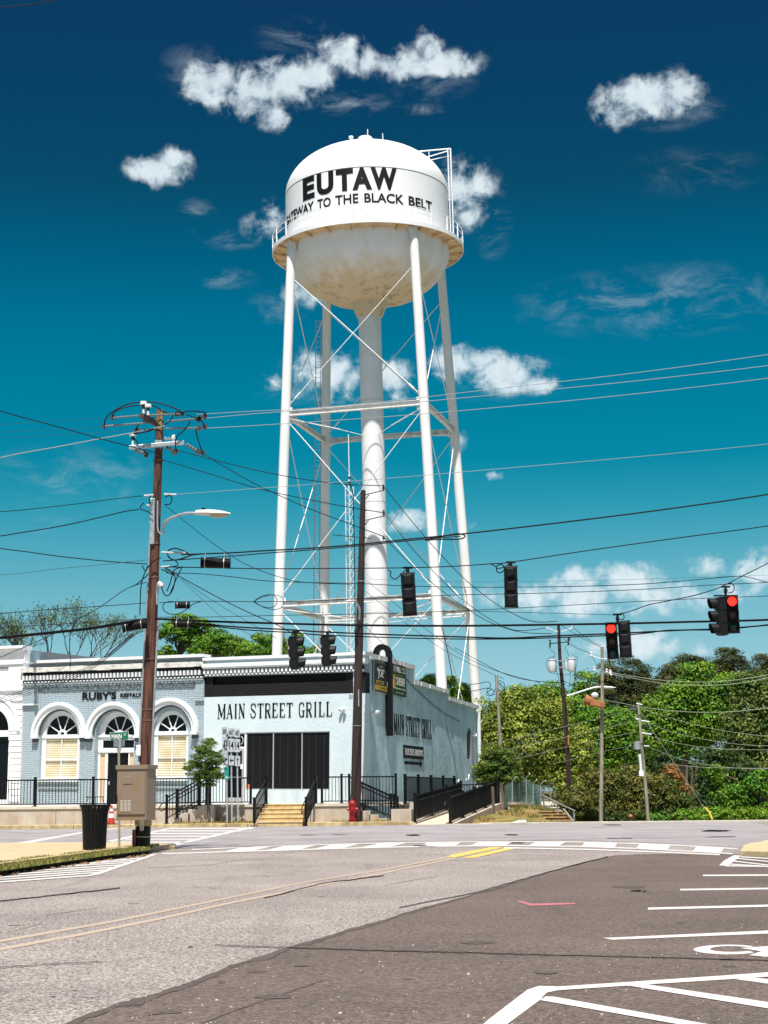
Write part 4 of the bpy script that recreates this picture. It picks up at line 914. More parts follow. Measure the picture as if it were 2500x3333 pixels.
# wall lamps: white twin spot fittings
def wall_spot(fr, a, out, name='security_lamp'):
    g = MB(); g.tube([(a[0], -.05, a[1]), (a[0], -out * .6, a[1])], .05, 8)
    for s_ in (-.09, .09): g.lathe([(0, .1), (.05, .09), (.07, 0), (.075, -.08), (.0, -.08)], (a[0] + s_, -out, a[1] - .02), 10, M=Matrix.Rotation(R(50), 3, 'X'))
    g.b2(a[0] - .07, a[0] + .07, -out * .6 - .03, -out * .6 + .03, a[1] - .05, a[1] + .05)
    g.build(name, TRIM, fr, local=True)
wall_spot(gb, FL('r2', 1390, 641), .22)
# back volume: roof and back walls
mb = MB(); v0 = FRi @ (SD @ Vector((0, 0, 0))); vd = (FRi.to_3x3() @ vR)
def gp(x, back, z): return Vector((x, 0, z)) + Vector((vd.x, vd.y, 0)) * back
zr = zs0 - .2; mb.prism([(0, 0), (1, 0), (1, 1), (0, 1)], [gp(xM, .41 / vd.y, zr), gp(xR - .4, .41 / vd.y, zr), gp(xR - .4, 25.5, zr - 1.9), gp(xM, 25.5, zr - 1.9)],
         [p - Vector((0, 0, .2)) for p in (gp(xM, .41 / vd.y, zr), gp(xR - .4, .41 / vd.y, zr), gp(xR - .4, 25.5, zr - 1.9), gp(xM, 25.5, zr - 1.9))])
mb.prism([(0, 0), (1, 0), (1, 1), (0, 1)], [gp(xM, 25.5, zB - 1), gp(xR - .1, 25.5, zB - 1), gp(xR - .1, 25.5, zr - 2), gp(xM, 25.5, zr - 2)], [p + Vector((0, .3, 0)) for p in (gp(xM, 25.5, zB - 1), gp(xR - .1, 25.5, zB - 1), gp(xR - .1, 25.5, zr - 2), gp(xM, 25.5, zr - 2))])
mb.build('roof', ROOFM, gb, local=True)

# side wall parts are built in the side frame; convert to the building's frame
S2F = FRi @ SD
def sbuild(mb, name, m_, parent=None, **k): mb.xf(S2F); return mb.build(name, m_, parent or gb, local=True, **k)
tops = [('r3', 392, 335), ('r3', 440, 372), ('r3', 600, 410), ('r3', 806, 470), ('r3', 806, 600), ('r3', 960, 645), ('r3', 1117, 692), ('r3', 1117, 748), ('r3', 1250, 790), ('r3', 1386, 832)]
tp = [SL(*t_) for t_ in tops]; tp[0] = (0.0, tp[0][1])
# make each step level
st = [(0.0, tp[3][0], (tp[1][1] + tp[3][1]) / 2), (tp[4][0], tp[6][0], (tp[4][1] + tp[6][1]) / 2), (tp[7][0], tp[9][0], (tp[7][1] + tp[9][1]) / 2)]
print('side steps', st, tp)
xe = tp[9][0]; zfr = zt2 - .10
o0 = .0
prof = [(0.0, zB - 1), (xe, zB - 1), (xe, tp[9][1]), (st[2][0], tp[7][1]), (st[1][1], tp[6][1]), (st[1][0], tp[4][1]), (st[0][1], tp[3][1]), (tp[2][0], tp[2][1]), (tp[1][0], tp[1][1]), (0.0, zfr)]
nx0, nz0 = SL('r3', 1300, 1300); nx1, nz1 = SL('r3', 1347, 1120); nt = SL('r3', 1325, 1020)[1]; ncx = (nx0 + nx1) / 2; nr = (nx1 - nx0) / 2
niche = [(nx0, nz0), (nx1, nz0)] + arc(ncx, nt - nr, nr, nr, 0, 180, 14)
print('niche', niche[:3], nr)
mb = MB(); mb.plate(prof, -.0, .38, [niche]); sbuild(mb, 'side_wall', STS)
mb = MB(); mb.b2(nx0 - .1, nx1 + .1, .25, .3, nz0 - .1, nt + .1); sbuild(mb, 'bricked_up_opening', REDBR)
mb = MB(); rnd = random.Random(2)
def cop(pa, pb, n_):
    for k in range(n_):
        a_ = k / n_; b2_ = (k + 1) / n_; A = (pa[0] + (pb[0] - pa[0]) * a_, pa[1] + (pb[1] - pa[1]) * a_); B = (pa[0] + (pb[0] - pa[0]) * b2_, pa[1] + (pb[1] - pa[1]) * b2_)
        j = rnd.uniform(-.02, .01); pj = rnd.uniform(-.02, .02)
        mb.plate([(A[0], A[1] - .14 + j), (B[0], B[1] - .14 + j), (B[0], B[1] + .07), (A[0], A[1] + .07)], -.15 + pj, .42)
cop((0.0, zfr), tp[1], 2); cop(tp[1], tp[2], 4); cop(tp[2], tp[3], 6); cop(tp[4], tp[6], 12); cop(tp[7], tp[9], 10)
sbuild(mb, 'coping', OFFW)
mb = MB(); xq = tp[3][0]; mb.b2(xq - .12, xq + .06, -.10, .4, tp[4][1] - .2, tp[3][1] + .05); mb.b2(tp[6][0] - .1, tp[6][0] + .05, -.10, .4, tp[7][1] - .1, tp[6][1] + .05); mb.xf(S2F); split_build(mb, 'step_trim', TRIM, gb, local=True)
# corner strip and far downspout
mb = MB(); mb.b2(-.02, .16, -.03, -.001, zB, zfr - .5); sbuild(mb, 'corner_strip', OFFW)
a = SL('r3', 1392, 1500); mb = MB(); mb.tube([(xe - .25, -.16, tp[9][1] - .35), (xe - .2, -.16, 1.2), (xe - .05, -.16, zB)], .11, 8); mb.tube([(xe - .9, -.12, .9), (xe - .8, -.14, 0), (xe - .8, -.12, zB)], .05, 6); sbuild(mb, 'downspout', TRIM)
mb = MB()
for (rx, ry, rx2, ry2) in ((1345, 1090, 1375, 1075), (1280, 1490, 1310, 1440), (1190, 1500, 1215, 1485)):
    a = SL('r3', rx, ry); b_ = SL('r3', rx2, ry2); mb.tube([(a[0], -.06, a[1]), ((a[0] + b_[0]) / 2 + .1, -.1, (a[1] + b_[1]) / 2 - .1), (b_[0], -.06, b_[1])], .035, 6)
mb.xf(S2F); split_build(mb, 'wall_pipe', TRIM, gb, local=True)
# side lettering, board and arrow
a = SL('r3', 641, 1072); b_ = SL('r3', 641, 890); c = SL('r3', 981, 1124); sw = c[0] - a[0]
s_ = serif_text('MAIN STREET GRILL', sw, b_[1] - a[1], -.024, -.002); s_.xf(Matrix.Translation((a[0], 0, (a[1] + c[1]) / 2))); sbuild(s_, 'painted_lettering', BLACKP)
a = SL('r3', 725, 1292); b_ = SL('r3', 725, 1174); c = SL('r3', 903, 1310)
mb = MB(); mb.b2(a[0], c[0], -.045, -.002, a[1], b_[1]); brd = sbuild(mb, 'parking_board', BLACKP)
t = text_mb('TRUCKERS PARKING', (c[0] - a[0]) * .93, (b_[1] - a[1]) * .52, -.012, .006); t.xf(Matrix.Translation((a[0] + (c[0] - a[0]) * .035, -.050, a[1] + (b_[1] - a[1]) * .24))); sbuild(t, 'board_text', TRIM, brd)
a = SL('r3', 735, 1333); c = SL('r3', 896, 1345); mb = MB(); mb.plate([(a[0], a[1] - .07), (c[0] - .5, a[1] - .07), (c[0] - .5, a[1] - .2), (c[0], a[1]), (c[0] - .5, a[1] + .2), (c[0] - .5, a[1] + .07), (a[0], a[1] + .07)], -.016, -.002); sbuild(mb, 'painted_arrow', BLACKP)
# drop cable scar on the wall
pp = [SL('r3', x, y) for x, y in ((735, 570), (800, 640), (960, 790), (1090, 890), (1230, 965))]; mb = MB(); mb.tube([(p[0], -.05, p[1]) for p in pp], .018, 5); sbuild(mb, 'wall_cable', BLACKM)
pp = [SL('r3', x, y) for x, y in ((1100, 910), (1112, 1000), (1150, 1150), (1185, 1300), (1195, 1400), (1225, 1500))]; mb = MB(); mb.tube([(p[0], -.02, p[1]) for p in pp], .012, 5); sbuild(mb, 'wall_crack', mat('crack_grey', (.16, .26, .29), .9))
# black kitchen exhaust duct hooked over the parapet
a = SL('r3', 611, 1092, -.20); w = .36; zt_ = SL('r3', 611, 350, -.2)[1]; xx = a[0]
cl = [(-.17, a[1]), (-.17, zt_ - .05)] + [(.13 - .30 * math.cos(R(t_a)), zt_ - .05 + .34 * math.sin(R(t_a))) for t_a in range(20, 161, 20)] + [(.43, zt_ - .05), (.43, zt_ - .8)]
lo_, hi_ = [], []
for i_, (cy_, cz_) in enumerate(cl):
    a_, b_ = cl[max(0, i_ - 1)], cl[min(len(cl) - 1, i_ + 1)]; d_ = Vector((b_[0] - a_[0], b_[1] - a_[1])).normalized(); n2 = Vector((-d_.y, d_.x)) * .125
    lo_.append((cy_ + n2.x, cz_ + n2.y)); hi_.append((cy_ - n2.x, cz_ - n2.y))
ring_ = lo_ + hi_[::-1]; mb = MB(); mb.prism(ring_, [Vector((xx - .17, y_, z_)) for y_, z_ in ring_], [Vector((xx + .17, y_, z_)) for y_, z_ in ring_])
sbuild(mb, 'exhaust_duct', mat('black_duct_metal', (.004, .004, .005), .55, spec=.2), bevel=.01)
a = SL('r3', 435, 878); g = MB(); g.tube([(a[0], -.0, a[1]), (a[0], -.25, a[1])], .04, 8)
for s_ in (-.12, .1): g.lathe([(0, .1), (.06, .09), (.08, 0), (.09, -.08), (.0, -.08)], (a[0] + s_, -.3, a[1] - .02), 10, M=Matrix.Rotation(R(60), 3, 'X'))
sbuild(g, 'security_lamp', TRIM)
a = SL('r3', 375, 400); g = MB(); g.b2(.0, .5, -.1, -.02, a[1] - .02, a[1] + .02); sbuild(g, 'wire_bracket', TRIM)
# posters hung on the side wall
def poster(cs, bg, label, name, parts):
    P = [SL(*c_) for c_ in cs]; x0 = (P[0][0] + P[3][0]) / 2; x1 = (P[1][0] + P[2][0]) / 2; z1 = (P[0][1] + P[1][1]) / 2; z0 = (P[2][1] + P[3][1]) / 2
    M = SD @ Matrix.Translation((x0, -.09, z0)); r_ = root(name, (0, 0, 0), label, 'banner', M=M); W_, H_ = x1 - x0, z1 - z0
    print(name, W_, H_)
    mb = MB(); N_ = 12
    for i in range(N_):
        for j in range(4):
            f = lambda i, j: Vector((W_ * i / N_, .012 * math.sin(i * 1.3 + j), H_ * j / 4)); mb.quad(f(i, j), f(i + 1, j), f(i + 1, j + 1), f(i, j + 1))
    mb.b2(0, W_, .02, .03, 0, H_); mb.build('sheet', bg, r_, local=True)
    for (kind, a_, m_) in parts:
        if kind == 'box': g = MB(); g.b2(a_[0] * W_, a_[2] * W_, -.022 - a_[4], -.0, a_[1] * H_, a_[3] * H_); g.build('printed_panel', m_, r_, local=True)
        elif kind == 'poly': g = MB(); g.plate([(x * W_, z * H_) for x, z in a_], -.03, -.018); g.build('printed_figure', m_, r_, local=True)
        else: t = text_mb(a_[0], (a_[3] - a_[1]) * W_, (a_[4] - a_[2]) * H_, .02, .006); t.xf(Matrix.Translation((a_[1] * W_, -.035, a_[2] * H_))); t.build('printed_text', m_, r_, local=True)
YEL = mat('banner_yellow', (.55, .36, .03), .7); GRN = mat('banner_green', (.025, .075, .018), .7); PW = mat('banner_white', (.62, .64, .60), .7); PB = mat('banner_black', (.014, .013, .016), .6)
poster([('rA', 205, 340), ('rA', 640, 455), ('rA', 640, 1140), ('rA', 220, 1040)], PW, 'black and gold election banner with white name lettering left of the duct', 'banner',
       [('box', (.02, .02, .98, .985, .0), PB), ('box', (.03, .07, .97, .235, .004), YEL), ('box', (.03, .945, .97, .955, .004), YEL), ('text', ('"JOE"', .14, .42, .50, .78), PW), ('box', (.10, .28, .48, .38, .004), YEL),
        ('box', (.14, .31, .44, .345, .006), PB), ('text', ('Tue May 17', .26, .12, .68, .19), PB), ('box', (.27, .83, .44, .86, .004), PW),
        ('poly', [(.66, .24), (.94, .24), (.95, .42), (.88, .52), (.80, .55), (.72, .5), (.66, .4)], PW), ('poly', [(.76, .56), (.84, .56), (.86, .66), (.84, .76), (.79, .78), (.74, .74), (.74, .64)], mat('banner_figure', (.12, .06, .05), .7))])
poster([('rA', 640, 430), ('rA', 942, 500), ('rA', 935, 1175), ('rA', 640, 1105)], GRN, 'green and yellow sheriff election banner right of the black duct', 'banner',
       [('box', (.0, .74, .98, .97, .0), mat('banner_dark_green', (.10, .17, .07), .7)), ('text', ('EMIEL OLI', .02, .76, .96, .95), PW), ('text', ('SHERIFF', .22, .33, .86, .60), PW), ('box', (.0, .20, .16, .66, .004), YEL),
        ('text', ('Experience, Trust', .12, .19, .9, .25), PW), ('box', (.22, .08, .78, .095, .004), PW), ('box', (.25, .66, .75, .675, .004), YEL)])

# ================================================================== DECK, STEPS, RAMPS, RAILINGS
YD = 69.2
ZD = at(500, 2621, YD).z
print('deck z', ZD, 'corner', SD.translation, 'left end', (FR @ Vector((xL, 0, 0))))
def fy(x):                # world y of the facade plane at world x (deck goes back to it)
    o = FR.translation; d = FR.col[0].to_3d(); t = (x - o.x) / d.x; return o.y + d.y * t
zg = gz(YD) + .1
xa_, xb_ = xat(855, YD), xat(1000, YD); xc_ = xat(1137, YD)
dk = root('concrete_deck', (xa_, YD, zg), 'raised concrete deck with stained front wall before the two restaurants', 'deck')
xll = -26
def dprism(pts, z0, z1, name, m_, par, **k):
    mb = MB(); mb.prism(pts, [Vector((x, y, z1)) for x, y in pts], [Vector((x, y, z0)) for x, y in pts]); return mb.build(name, m_, par, **k)
xs_ = [xll + i * 3.9 for i in range(12)]; mb = MB(); x = xll
while x < xa_ - .1:
    x2 = min(xa_, x + 3.1); mb.b2(x + .006, x2 - .006, YD, YD + .35, -.2, ZD - .12); x = x2
mb.b2(xb_ + .02, xc_, YD, YD + .35, -.2, ZD - .12)
split_build(mb, 'front_wall', CONC, dk, bevel=.015)
def deck_top():
    pts = [(xll, YD - .05), (xa_, YD - .05), (xa_, YD + .32), (xb_ + .02, YD + .32), (xb_ + .02, YD - .05), (xc_ + .1, YD - .05), (xc_ + .1, YD + 1.0), (SD.translation.x + 1.9, YD + 1.0), (SD.translation.x + 2.0, YD + 2.8), (SD.translation.x + .1, fy(SD.translation.x) - .1), (xll, fy(xll) - .03)]
    return pts
dprism(deck_top(), ZD - .12, ZD, 'deck_slab', CONCT, dk, bevel=.01)
# main steps
sp_ = root('concrete_steps', (xa_, YD, zg), 'four yellowed concrete steps up to the grill door', 'steps')
zb0 = gz(67.7) + .02; n_ = 5; ris = (ZD - zb0) / n_
for k in range(n_):
    y0 = 67.72 + k * .36; mb = MB(); zt_ = zb0 + ris * (k + 1) - (.004 if k == n_ - 1 else 0); mb.b2(xat(848, 69), xat(990, 69), y0, y0 + .42 if k < n_ - 1 else YD + .31, -.1, zt_); mb.b2(xat(848, 69) - .01, xat(990, 69) + .01, y0 - .025, y0 + .36, zt_ - .045, zt_ + .003)
    mb.build('step', STEPM, sp_, bevel=.012)
# cheek wall pieces right of steps, and stairs going down to the right by the hydrant
sp2 = root('concrete_steps', (xc_, YD, zg), 'small side steps descending right behind the red hydrant', 'steps')
n_ = 5; xs0 = xc_ + .12; L = xat(1262, YD) - xs0
for k in range(n_):
    mb = MB(); x0 = xs0 + k * .34; mb.b2(x0, x0 + .40, YD + .0, YD + .98, -.1, ZD - ris * (k + 1) * .93); mb.build('step', CONC, sp2, bevel=.01)
sp3 = root('concrete_steps', (xat(560, YD), YD - 1, zg), 'stair flight descending left along the deck wall behind the grey cabinet', 'steps')
for k in range(5):
    x1 = xat(648, YD - .6) - k * .32; mb = MB(); mb.b2(x1 - .40, x1, YD - .98, YD - .005, -.1, ZD - ris * (k + 1) * .97); mb.build('step', CONC, sp3, bevel=.01)
mb = MB(); mb.b2(xat(648, YD - .6), xat(700, YD - .6), YD - .98, YD - .005, -.1, ZD - .005); mb.build('landing', CONC, sp3)
# ramps along the side wall
rp = root('concrete_ramp', (xat(1400, 68), 68, zg), 'long concrete switchback ramp beside the blue side wall', 'ramp')
bk = Vector((vR.x, vR.y, 0)).normalized(); rgt = Vector((bk.y, -bk.x, 0))
A0 = Vector((gnd(1340, 2684).x, 68.0, 0)); A1 = Vector((gnd(1452, 2684).x, 68.0, 0)); wR = (A1 - A0).dot(rgt)
LR = 10.2; hR = .52
def ramp_prism(p, w_, L, z0, z1, zb_, name, m_, e=0):
    a = p; b = p + rgt * w_; c = b + bk * L; d = a + bk * L; mb = MB()
    mb.prism([(0, 0), (1, 0), (1, 1), (0, 1)], [a + Vector((0, 0, z0)), b + Vector((0, 0, z0)), c + Vector((0, 0, z1)), d + Vector((0, 0, z1))], [v + Vector((0, 0, zb_)) for v in (a, b, c, d)])
    return mb.build(name, m_, rp, bevel=.01)
zr0 = gz(68) + .01
ramp_prism(A0 + rgt * .16, wR - .16, LR, zr0 + .03, zr0 + hR, -1.2, 'ramp_surface', mat('tan_ramp', (.58, .50, .38), .9, col2=(.48, .41, .30), nscale=3))
ramp_prism(A1, .32, LR + 1.4, zr0 + .02, zr0 + hR + .20, -1.2, 'kerb_wall', CONC)
ramp_prism(A1 + bk * (LR + 1.4), .32, .8, zr0 + hR + .20, zr0 + hR + .20, -1.2, 'end_pier', CONC)
ramp_prism(A0, .155, LR, zr0 + .08, zr0 + hR + .15, -1.2, 'kerb_wall', CONC)
ramp_prism(A0 - rgt * .86, .84, .5, ZD - .25, ZD - .25, -.2, 'pier', CONC)
ramp_prism(A0 - rgt * 1.5 + bk * 2.6, 1.48, LR - 2.6, ZD - .02, zr0 + hR, -1.2, 'ramp_surface', CONCT)
ramp_prism(A0 - rgt * 1.5 + bk * LR, 1.5 + wR, 1.6, zr0 + hR, zr0 + hR, -1.2, 'landing', CONCT)

def railing(name, label, P, Q, h=1.07, posts=None, group=None, hand=0, loops=(), pitch=.128, base=.09, pw=.10, foot=True, cap=True):
    """P,Q: floor points. posts: fractions"""
    P = Vector(P); Q = Vector(Q); d = Q - P; L = d.length; u = d / L; r_ = root(name, P, label, 'railing', group)
    posts = posts or [0, 1]; up = Vector((0, 0, 1)); hz = Vector((u.x, u.y, 0)).normalized(); sidev = Vector((hz.y, -hz.x, 0))
    for f in posts:
        p = P + d * f; mb = MB(); mb.beam(p - up * .02, p + up * (h + .09), pw, pw, up=sidev)
        if cap: mb.beam(p + up * (h + .09), p + up * (h + .125), pw + .03, pw + .03, up=sidev)
        if foot: mb.beam(p + up * .001, p + up * .02, pw + .12, pw + .12, up=sidev)
        mb.build('post', BLACKM, r_)
    mb = MB(); mb.beam(P + up * h, Q + up * h, .05, .055, up=up); mb.build('top_rail', BLACKM, r_)
    mb = MB(); mb.beam(P + up * base, Q + up * base, .04, .04, up=up); mb.build('bottom_rail', BLACKM, r_)
    mb = MB(); n_ = max(2, int(L / pitch))
    for k in range(1, n_):
        p = P + d * (k / n_); mb.beam(p + up * base, p + up * h, .024, .024, up=sidev)
    mb.build('balusters', BLACKM, r_)
    if hand:
        o = sidev * hand; mb = MB(); a = P + up * (h - .16) + o; b = Q + up * (h - .16) + o
        pts = [a, b]
        if 'end' in loops: pts += [b + u * .25 , b + u * .33 - up * .12, b + u * .25 - up * .26, b - up * .28]
        if 'start' in loops: pts = [a - up * .28, a - u * .25 - up * .26, a - u * .33 - up * .12, a - u * .25] + pts
        mb.tube(pts, .022, 6)
        for f in posts: p = P + d * f; mb.tube([p + up * (h - .22), p + up * (h - .16) + o], .014, 5)
        mb.build('handrail', BLACKM, r_)
    return r_
yr = YD + .06
def PX(px, y=yr, z=ZD): return Vector((xat(px, y), y, z))
HR = (at(500, 2621, yr) - at(500, 2534, yr)).length * .985
print('rail height', HR)
G = 'black metal railings along the deck'
railing('railing', 'long black deck railing before the white arched windows', PX(-260), PX(303), HR, [.0, .33, (114 + 260) / 563, 1], G)
railing('railing', 'black deck railing behind the grey utility cabinet and young tree', PX(303) + Vector((.06, 0, 0)), PX(816), HR, [(500 - 303) / 513, (646 - 303) / 513, (682 - 303) / 513, 1], G, hand=-.0)
railing('railing', 'black deck railing between the steps and the corner, behind the hydrant', PX(1048), PX(1137), HR, [0, .72, 1], G)
xg = at(1289, 2600, YD + 1.0).x
railing('railing', 'black deck railing behind the side steps ending at the corner post', Vector((xat(1141, YD + .95), YD + .95, ZD)), Vector((xg, YD + .95, ZD)), HR, [1.0], G)
zst = gz(68) + .14
# stair rails
railing('stair_railing', 'sloping stair railing descending left behind the cabinet', Vector((xat(543, YD - 1.0), YD - 1.0, zst)), Vector((xat(650, YD - 1.0), YD - 1.0, ZD - .02)), HR * .98, [0, .31, 1], 'sloping stair railings', hand=.12, loops=('start',), base=.22)
railing('stair_railing', 'second sloping stair railing left of the young tree, against the deck', Vector((xat(576, YD - .14), YD - .14, zst + .1)), Vector((xat(672, YD - .14), YD - .14, ZD)), HR * .96, [0, 1], 'sloping stair railings', hand=.10, base=.2)
railing('stair_railing', 'steep railing on the left of the main steps', Vector((xat(828, 67.8), 67.8, zb0 - .0)), Vector((xat(866, YD), YD + .1, ZD)), HR * .95, [0, 1], 'sloping stair railings', hand=.12, loops=(), base=.14)
railing('stair_railing', 'steep railing on the right of the main steps', Vector((xat(997, 67.8), 67.8, zb0)), Vector((xat(1028, YD), YD + .1, ZD)), HR * .95, [0, 1], 'sloping stair railings', hand=-.12, loops=('start',), base=.14)
railing('stair_railing', 'sloping railing of the side steps, front one right of the hydrant', Vector((xat(1294, YD - .02), YD - .02, gz(68) + .0)), Vector((xat(1142, YD - .02), YD - .02, ZD)), HR * .95, [0, .14], 'sloping stair railings', hand=-.10, loops=('start',), base=.14)
railing('stair_railing', 'sloping railing of the side steps, rear one beside the deck', Vector((xat(1283, YD + .93), YD + .9, gz(68) + .12)), Vector((xat(1150, YD + .93), YD + .9, ZD)), HR * .93, [0], 'sloping stair railings', hand=-.10, base=.14)
# ramp rails
RG = 'black railings of the switchback ramp'
def RP(base_, t, z): p = base_ + bk * t; return Vector((p.x, p.y, z))
c0 = Vector((xg, YD + 1.0, 0))
railing('ramp_railing', 'descending ramp railing along the blue side wall', Vector((xat(1319, YD + .9), YD + .9, ZD - .02)), RP(A0 - rgt * .06, LR - .2, zr0 + hR + .28), HR, [0, .24, .48, .72, .95], RG)
railing('ramp_railing', 'rising ramp railing left of the tan ramp surface', RP(A0 + rgt * .10, .15, zr0 + .12), RP(A0 + rgt * .10, LR, zr0 + hR + .12), HR * .95, [0, .34, .66, 1], RG, hand=.14, loops=())
railing('ramp_railing', 'outer ramp railing on the low sloping kerb wall', RP(A1 + rgt * .14, .15, zr0 + .04), RP(A1 + rgt * .14, LR + 1.6, zr0 + hR + .20), HR * .95, [0, .24, .48, .72, .97], RG, hand=-.14, loops=('start',))
railing('ramp_railing', 'short railing across the far landing of the ramp', RP(A0 - rgt * .3, LR + 1.5, zr0 + hR), RP(A1 + rgt * .2, LR + 1.6, zr0 + hR), HR, [0, 1], RG)

# ================================================================== WATER TOWER
YT = 118.0
ringc = at(1198, 815, YT); basec = at(1242, 2545, YT); basec.z = max(basec.z, -1)
ax = (ringc - basec).normalized(); Lz = (ringc - basec).length
xx_ = Vector((1, 0, 0)); xx_ = (xx_ - ax * xx_.dot(ax)).normalized(); yy_ = ax.cross(xx_)
TM = Matrix((xx_, yy_, ax)).transposed().to_4x4(); TM.translation = ringc    # local origin: axis at the catwalk floor, z up
kk = ((ringc - CAM).dot(FWD)) / F      # metres per photo pixel at the ring
print('tower ring', ringc, 'kk', kk, 'L', Lz)
RC = 311 * kk; RT_ = 266 * kk; zs = 183 * kk; hd = 165 * kk; hb = 172 * kk
tw = root('water_tower', (0, 0, 0), 'tall white four-legged water tower lettered in black behind the buildings', 'water tower', M=TM)
def tb(mb, name, m_, par=None, **k): return mb.build(name, m_, par or tw, local=True, **k)
NS = 72
prof = [(RT_, -.10), (RT_, zs)]
mb = MB(); mb.lathe([(RT_, -.3), (RT_, zs)], n=NS); tank = tb(mb, 'tank_wall', WHITE, smooth=True)
mb = MB(); mb.lathe([(RT_ * math.cos(R(a)) ** .92 if a < 90 else 0, zs + hd * math.sin(R(a)) ** 1.0) for a in range(0, 91, 5)], n=NS); tb(mb, 'tank_dome', WHITE, smooth=True)
mb = MB(); mb.lathe([(RT_ + .012, zs - .03), (RT_ + .02, zs), (RT_ + .012, zs + .02)], n=NS); tb(mb, 'weld_seam', SEAM, smooth=True)
mb = MB(); bp = [(RT_ * math.cos(R(a)) ** .80 if a < 90 else 0, -.25 - hb * math.sin(R(a)) ** 1.15) for a in range(0, 91, 4)]; mb.lathe(bp, n=NS)
for v in mb.v:           # slight dents near the bottom of the bowl
    r_ = math.hypot(v.x, v.y)
    if r_ < RT_ * .93 and v.z < -1.6:
        a_ = math.atan2(v.y, v.x); f_ = max(0, 1 - abs(r_ - RT_ * .55) / (RT_ * .4)); v.z += .17 * f_ * abs(math.sin(a_ * 4 + .5)) ** .6
tb(mb, 'tank_bowl', BOWL, smooth=True)
# catwalk floor, fascia, railing
mb = MB(); mb.lathe([(RT_ - .02, -.02), (RC, .0), (RC, -.30), (RC - .05, -.30), (RC - .05, -.06), (RT_ - .02, -.06)], n=NS)
cw = tb(mb, 'catwalk_fascia', WHITE)
mb = MB(); mb.lathe([(RT_ - .3, -.08), (RC - .055, -.08), (RC - .055, -.13), (RT_ - .3, -.32)], n=NS)
for k in range(24):
    a_ = 2 * math.pi * (k + .3) / 24; d = Vector((math.cos(a_), math.sin(a_), 0)); mb.beam(d * (RT_ - .2) + Vector((0, 0, -.42)), d * (RC - .06) + Vector((0, 0, -.20)), .07, .22)
tb(mb, 'catwalk_underside', RUSTY)
NP = 26; mb = MB()
HRL = 1.04
for k in range(NP):
    a_ = 2 * math.pi * (k + .45) / NP; d = Vector((math.cos(a_), math.sin(a_), 0)); b = MB(); b.beam(d * (RC - .04) + Vector((0, 0, -.25)), d * (RC - .04) + Vector((0, 0, HRL)), .085, .085, up=d); tb(b, 'railing_post', WHITE)
for z, r_ in ((HRL, .032), (.62, .022)):
    b = MB(); pts = [Vector(((RC - .04) * math.cos(2 * math.pi * k / NS), (RC - .04) * math.sin(2 * math.pi * k / NS), z)) for k in range(NS + 1)]; b.tube(pts, r_, 6, cap=False); tb(b, 'railing_rail', WHITE)
# lettering wrapped round the tank
def wrap(mb, name, a_left, z0, material):
    for v in mb.v:
        a = a_left + v.x / RT_; rr = RT_ + .018 - v.y; v.x, v.y = rr * math.sin(a), -rr * math.cos(a)
        v.z += z0
    return tb(mb, name, material, tank)
ang = lambda px: math.asin(max(-1, min(1, (px - 814) / 636)))
kz = .4219 * kk / .952
# EUTAW letter by letter, sans capitals
def flat_letter(strokes, w, h):
    pass
aE, aW = ang(335), ang(1044)
# individually placed letters so that the spacing follows the photo
def letter(ch, r0, r1, z0, h, name, bold=.045, skew=0):
    a0, a1 = ang(r0), ang(r1); w = (a1 - a0) * RT_; t = text_mb(ch, w, h, bold, .02, sub=max(2, int(w / .18))); return wrap(t, name, a0, z0, BLACKP)
H1 = 164 * kz
for ch, r0, r1 in (('E', 335, 426), ('U', 445, 571), ('T', 590, 719), ('A', 712, 858), ('W', 850, 1044)): letter(ch, r0, r1, zs - .05 - H1 - .0, H1, 'letter', .05)
H2 = 69 * kz; z2 = zs - .05 - H1 - 26 * kz - H2
for wd, r0, r1 in (('GATEWAY', 194, 417), ('TO', 447, 548), ('THE', 582, 755), ('BLACK', 798, 1090), ('BELT', 1128, 1304)):
    a0, a1 = ang(r0), ang(r1); w = (a1 - a0) * RT_; t = text_mb(wd, w, H2, .018, .02, sub=max(3, int(w / .15))); wrap(t, 'word', a0, z2, BLACKP)
# faint emblem below the words: dotted ring between two small columns
EMB = mat('faint_grey_paint', (.45, .47, .48), .6); b = MB(); ec = 763; zc = zs - 352 * kz
for k in range(22):
    a_ = 2 * math.pi * k / 22; x = .52 * math.cos(a_) + .52; z = .50 * math.sin(a_)
    b.b2(x - .03, x + .03, -.01, .01, z - .03, z + .03)
b.b2(.0, .16, -.01, .01, -.48, -.08); b.b2(.9, 1.06, -.01, .01, -.48, -.08); b.b2(-.05, 1.12, -.012, .008, -.55, -.485)
wrap(b, 'emblem', ang(ec) - .52 / RT_, zc, EMB)
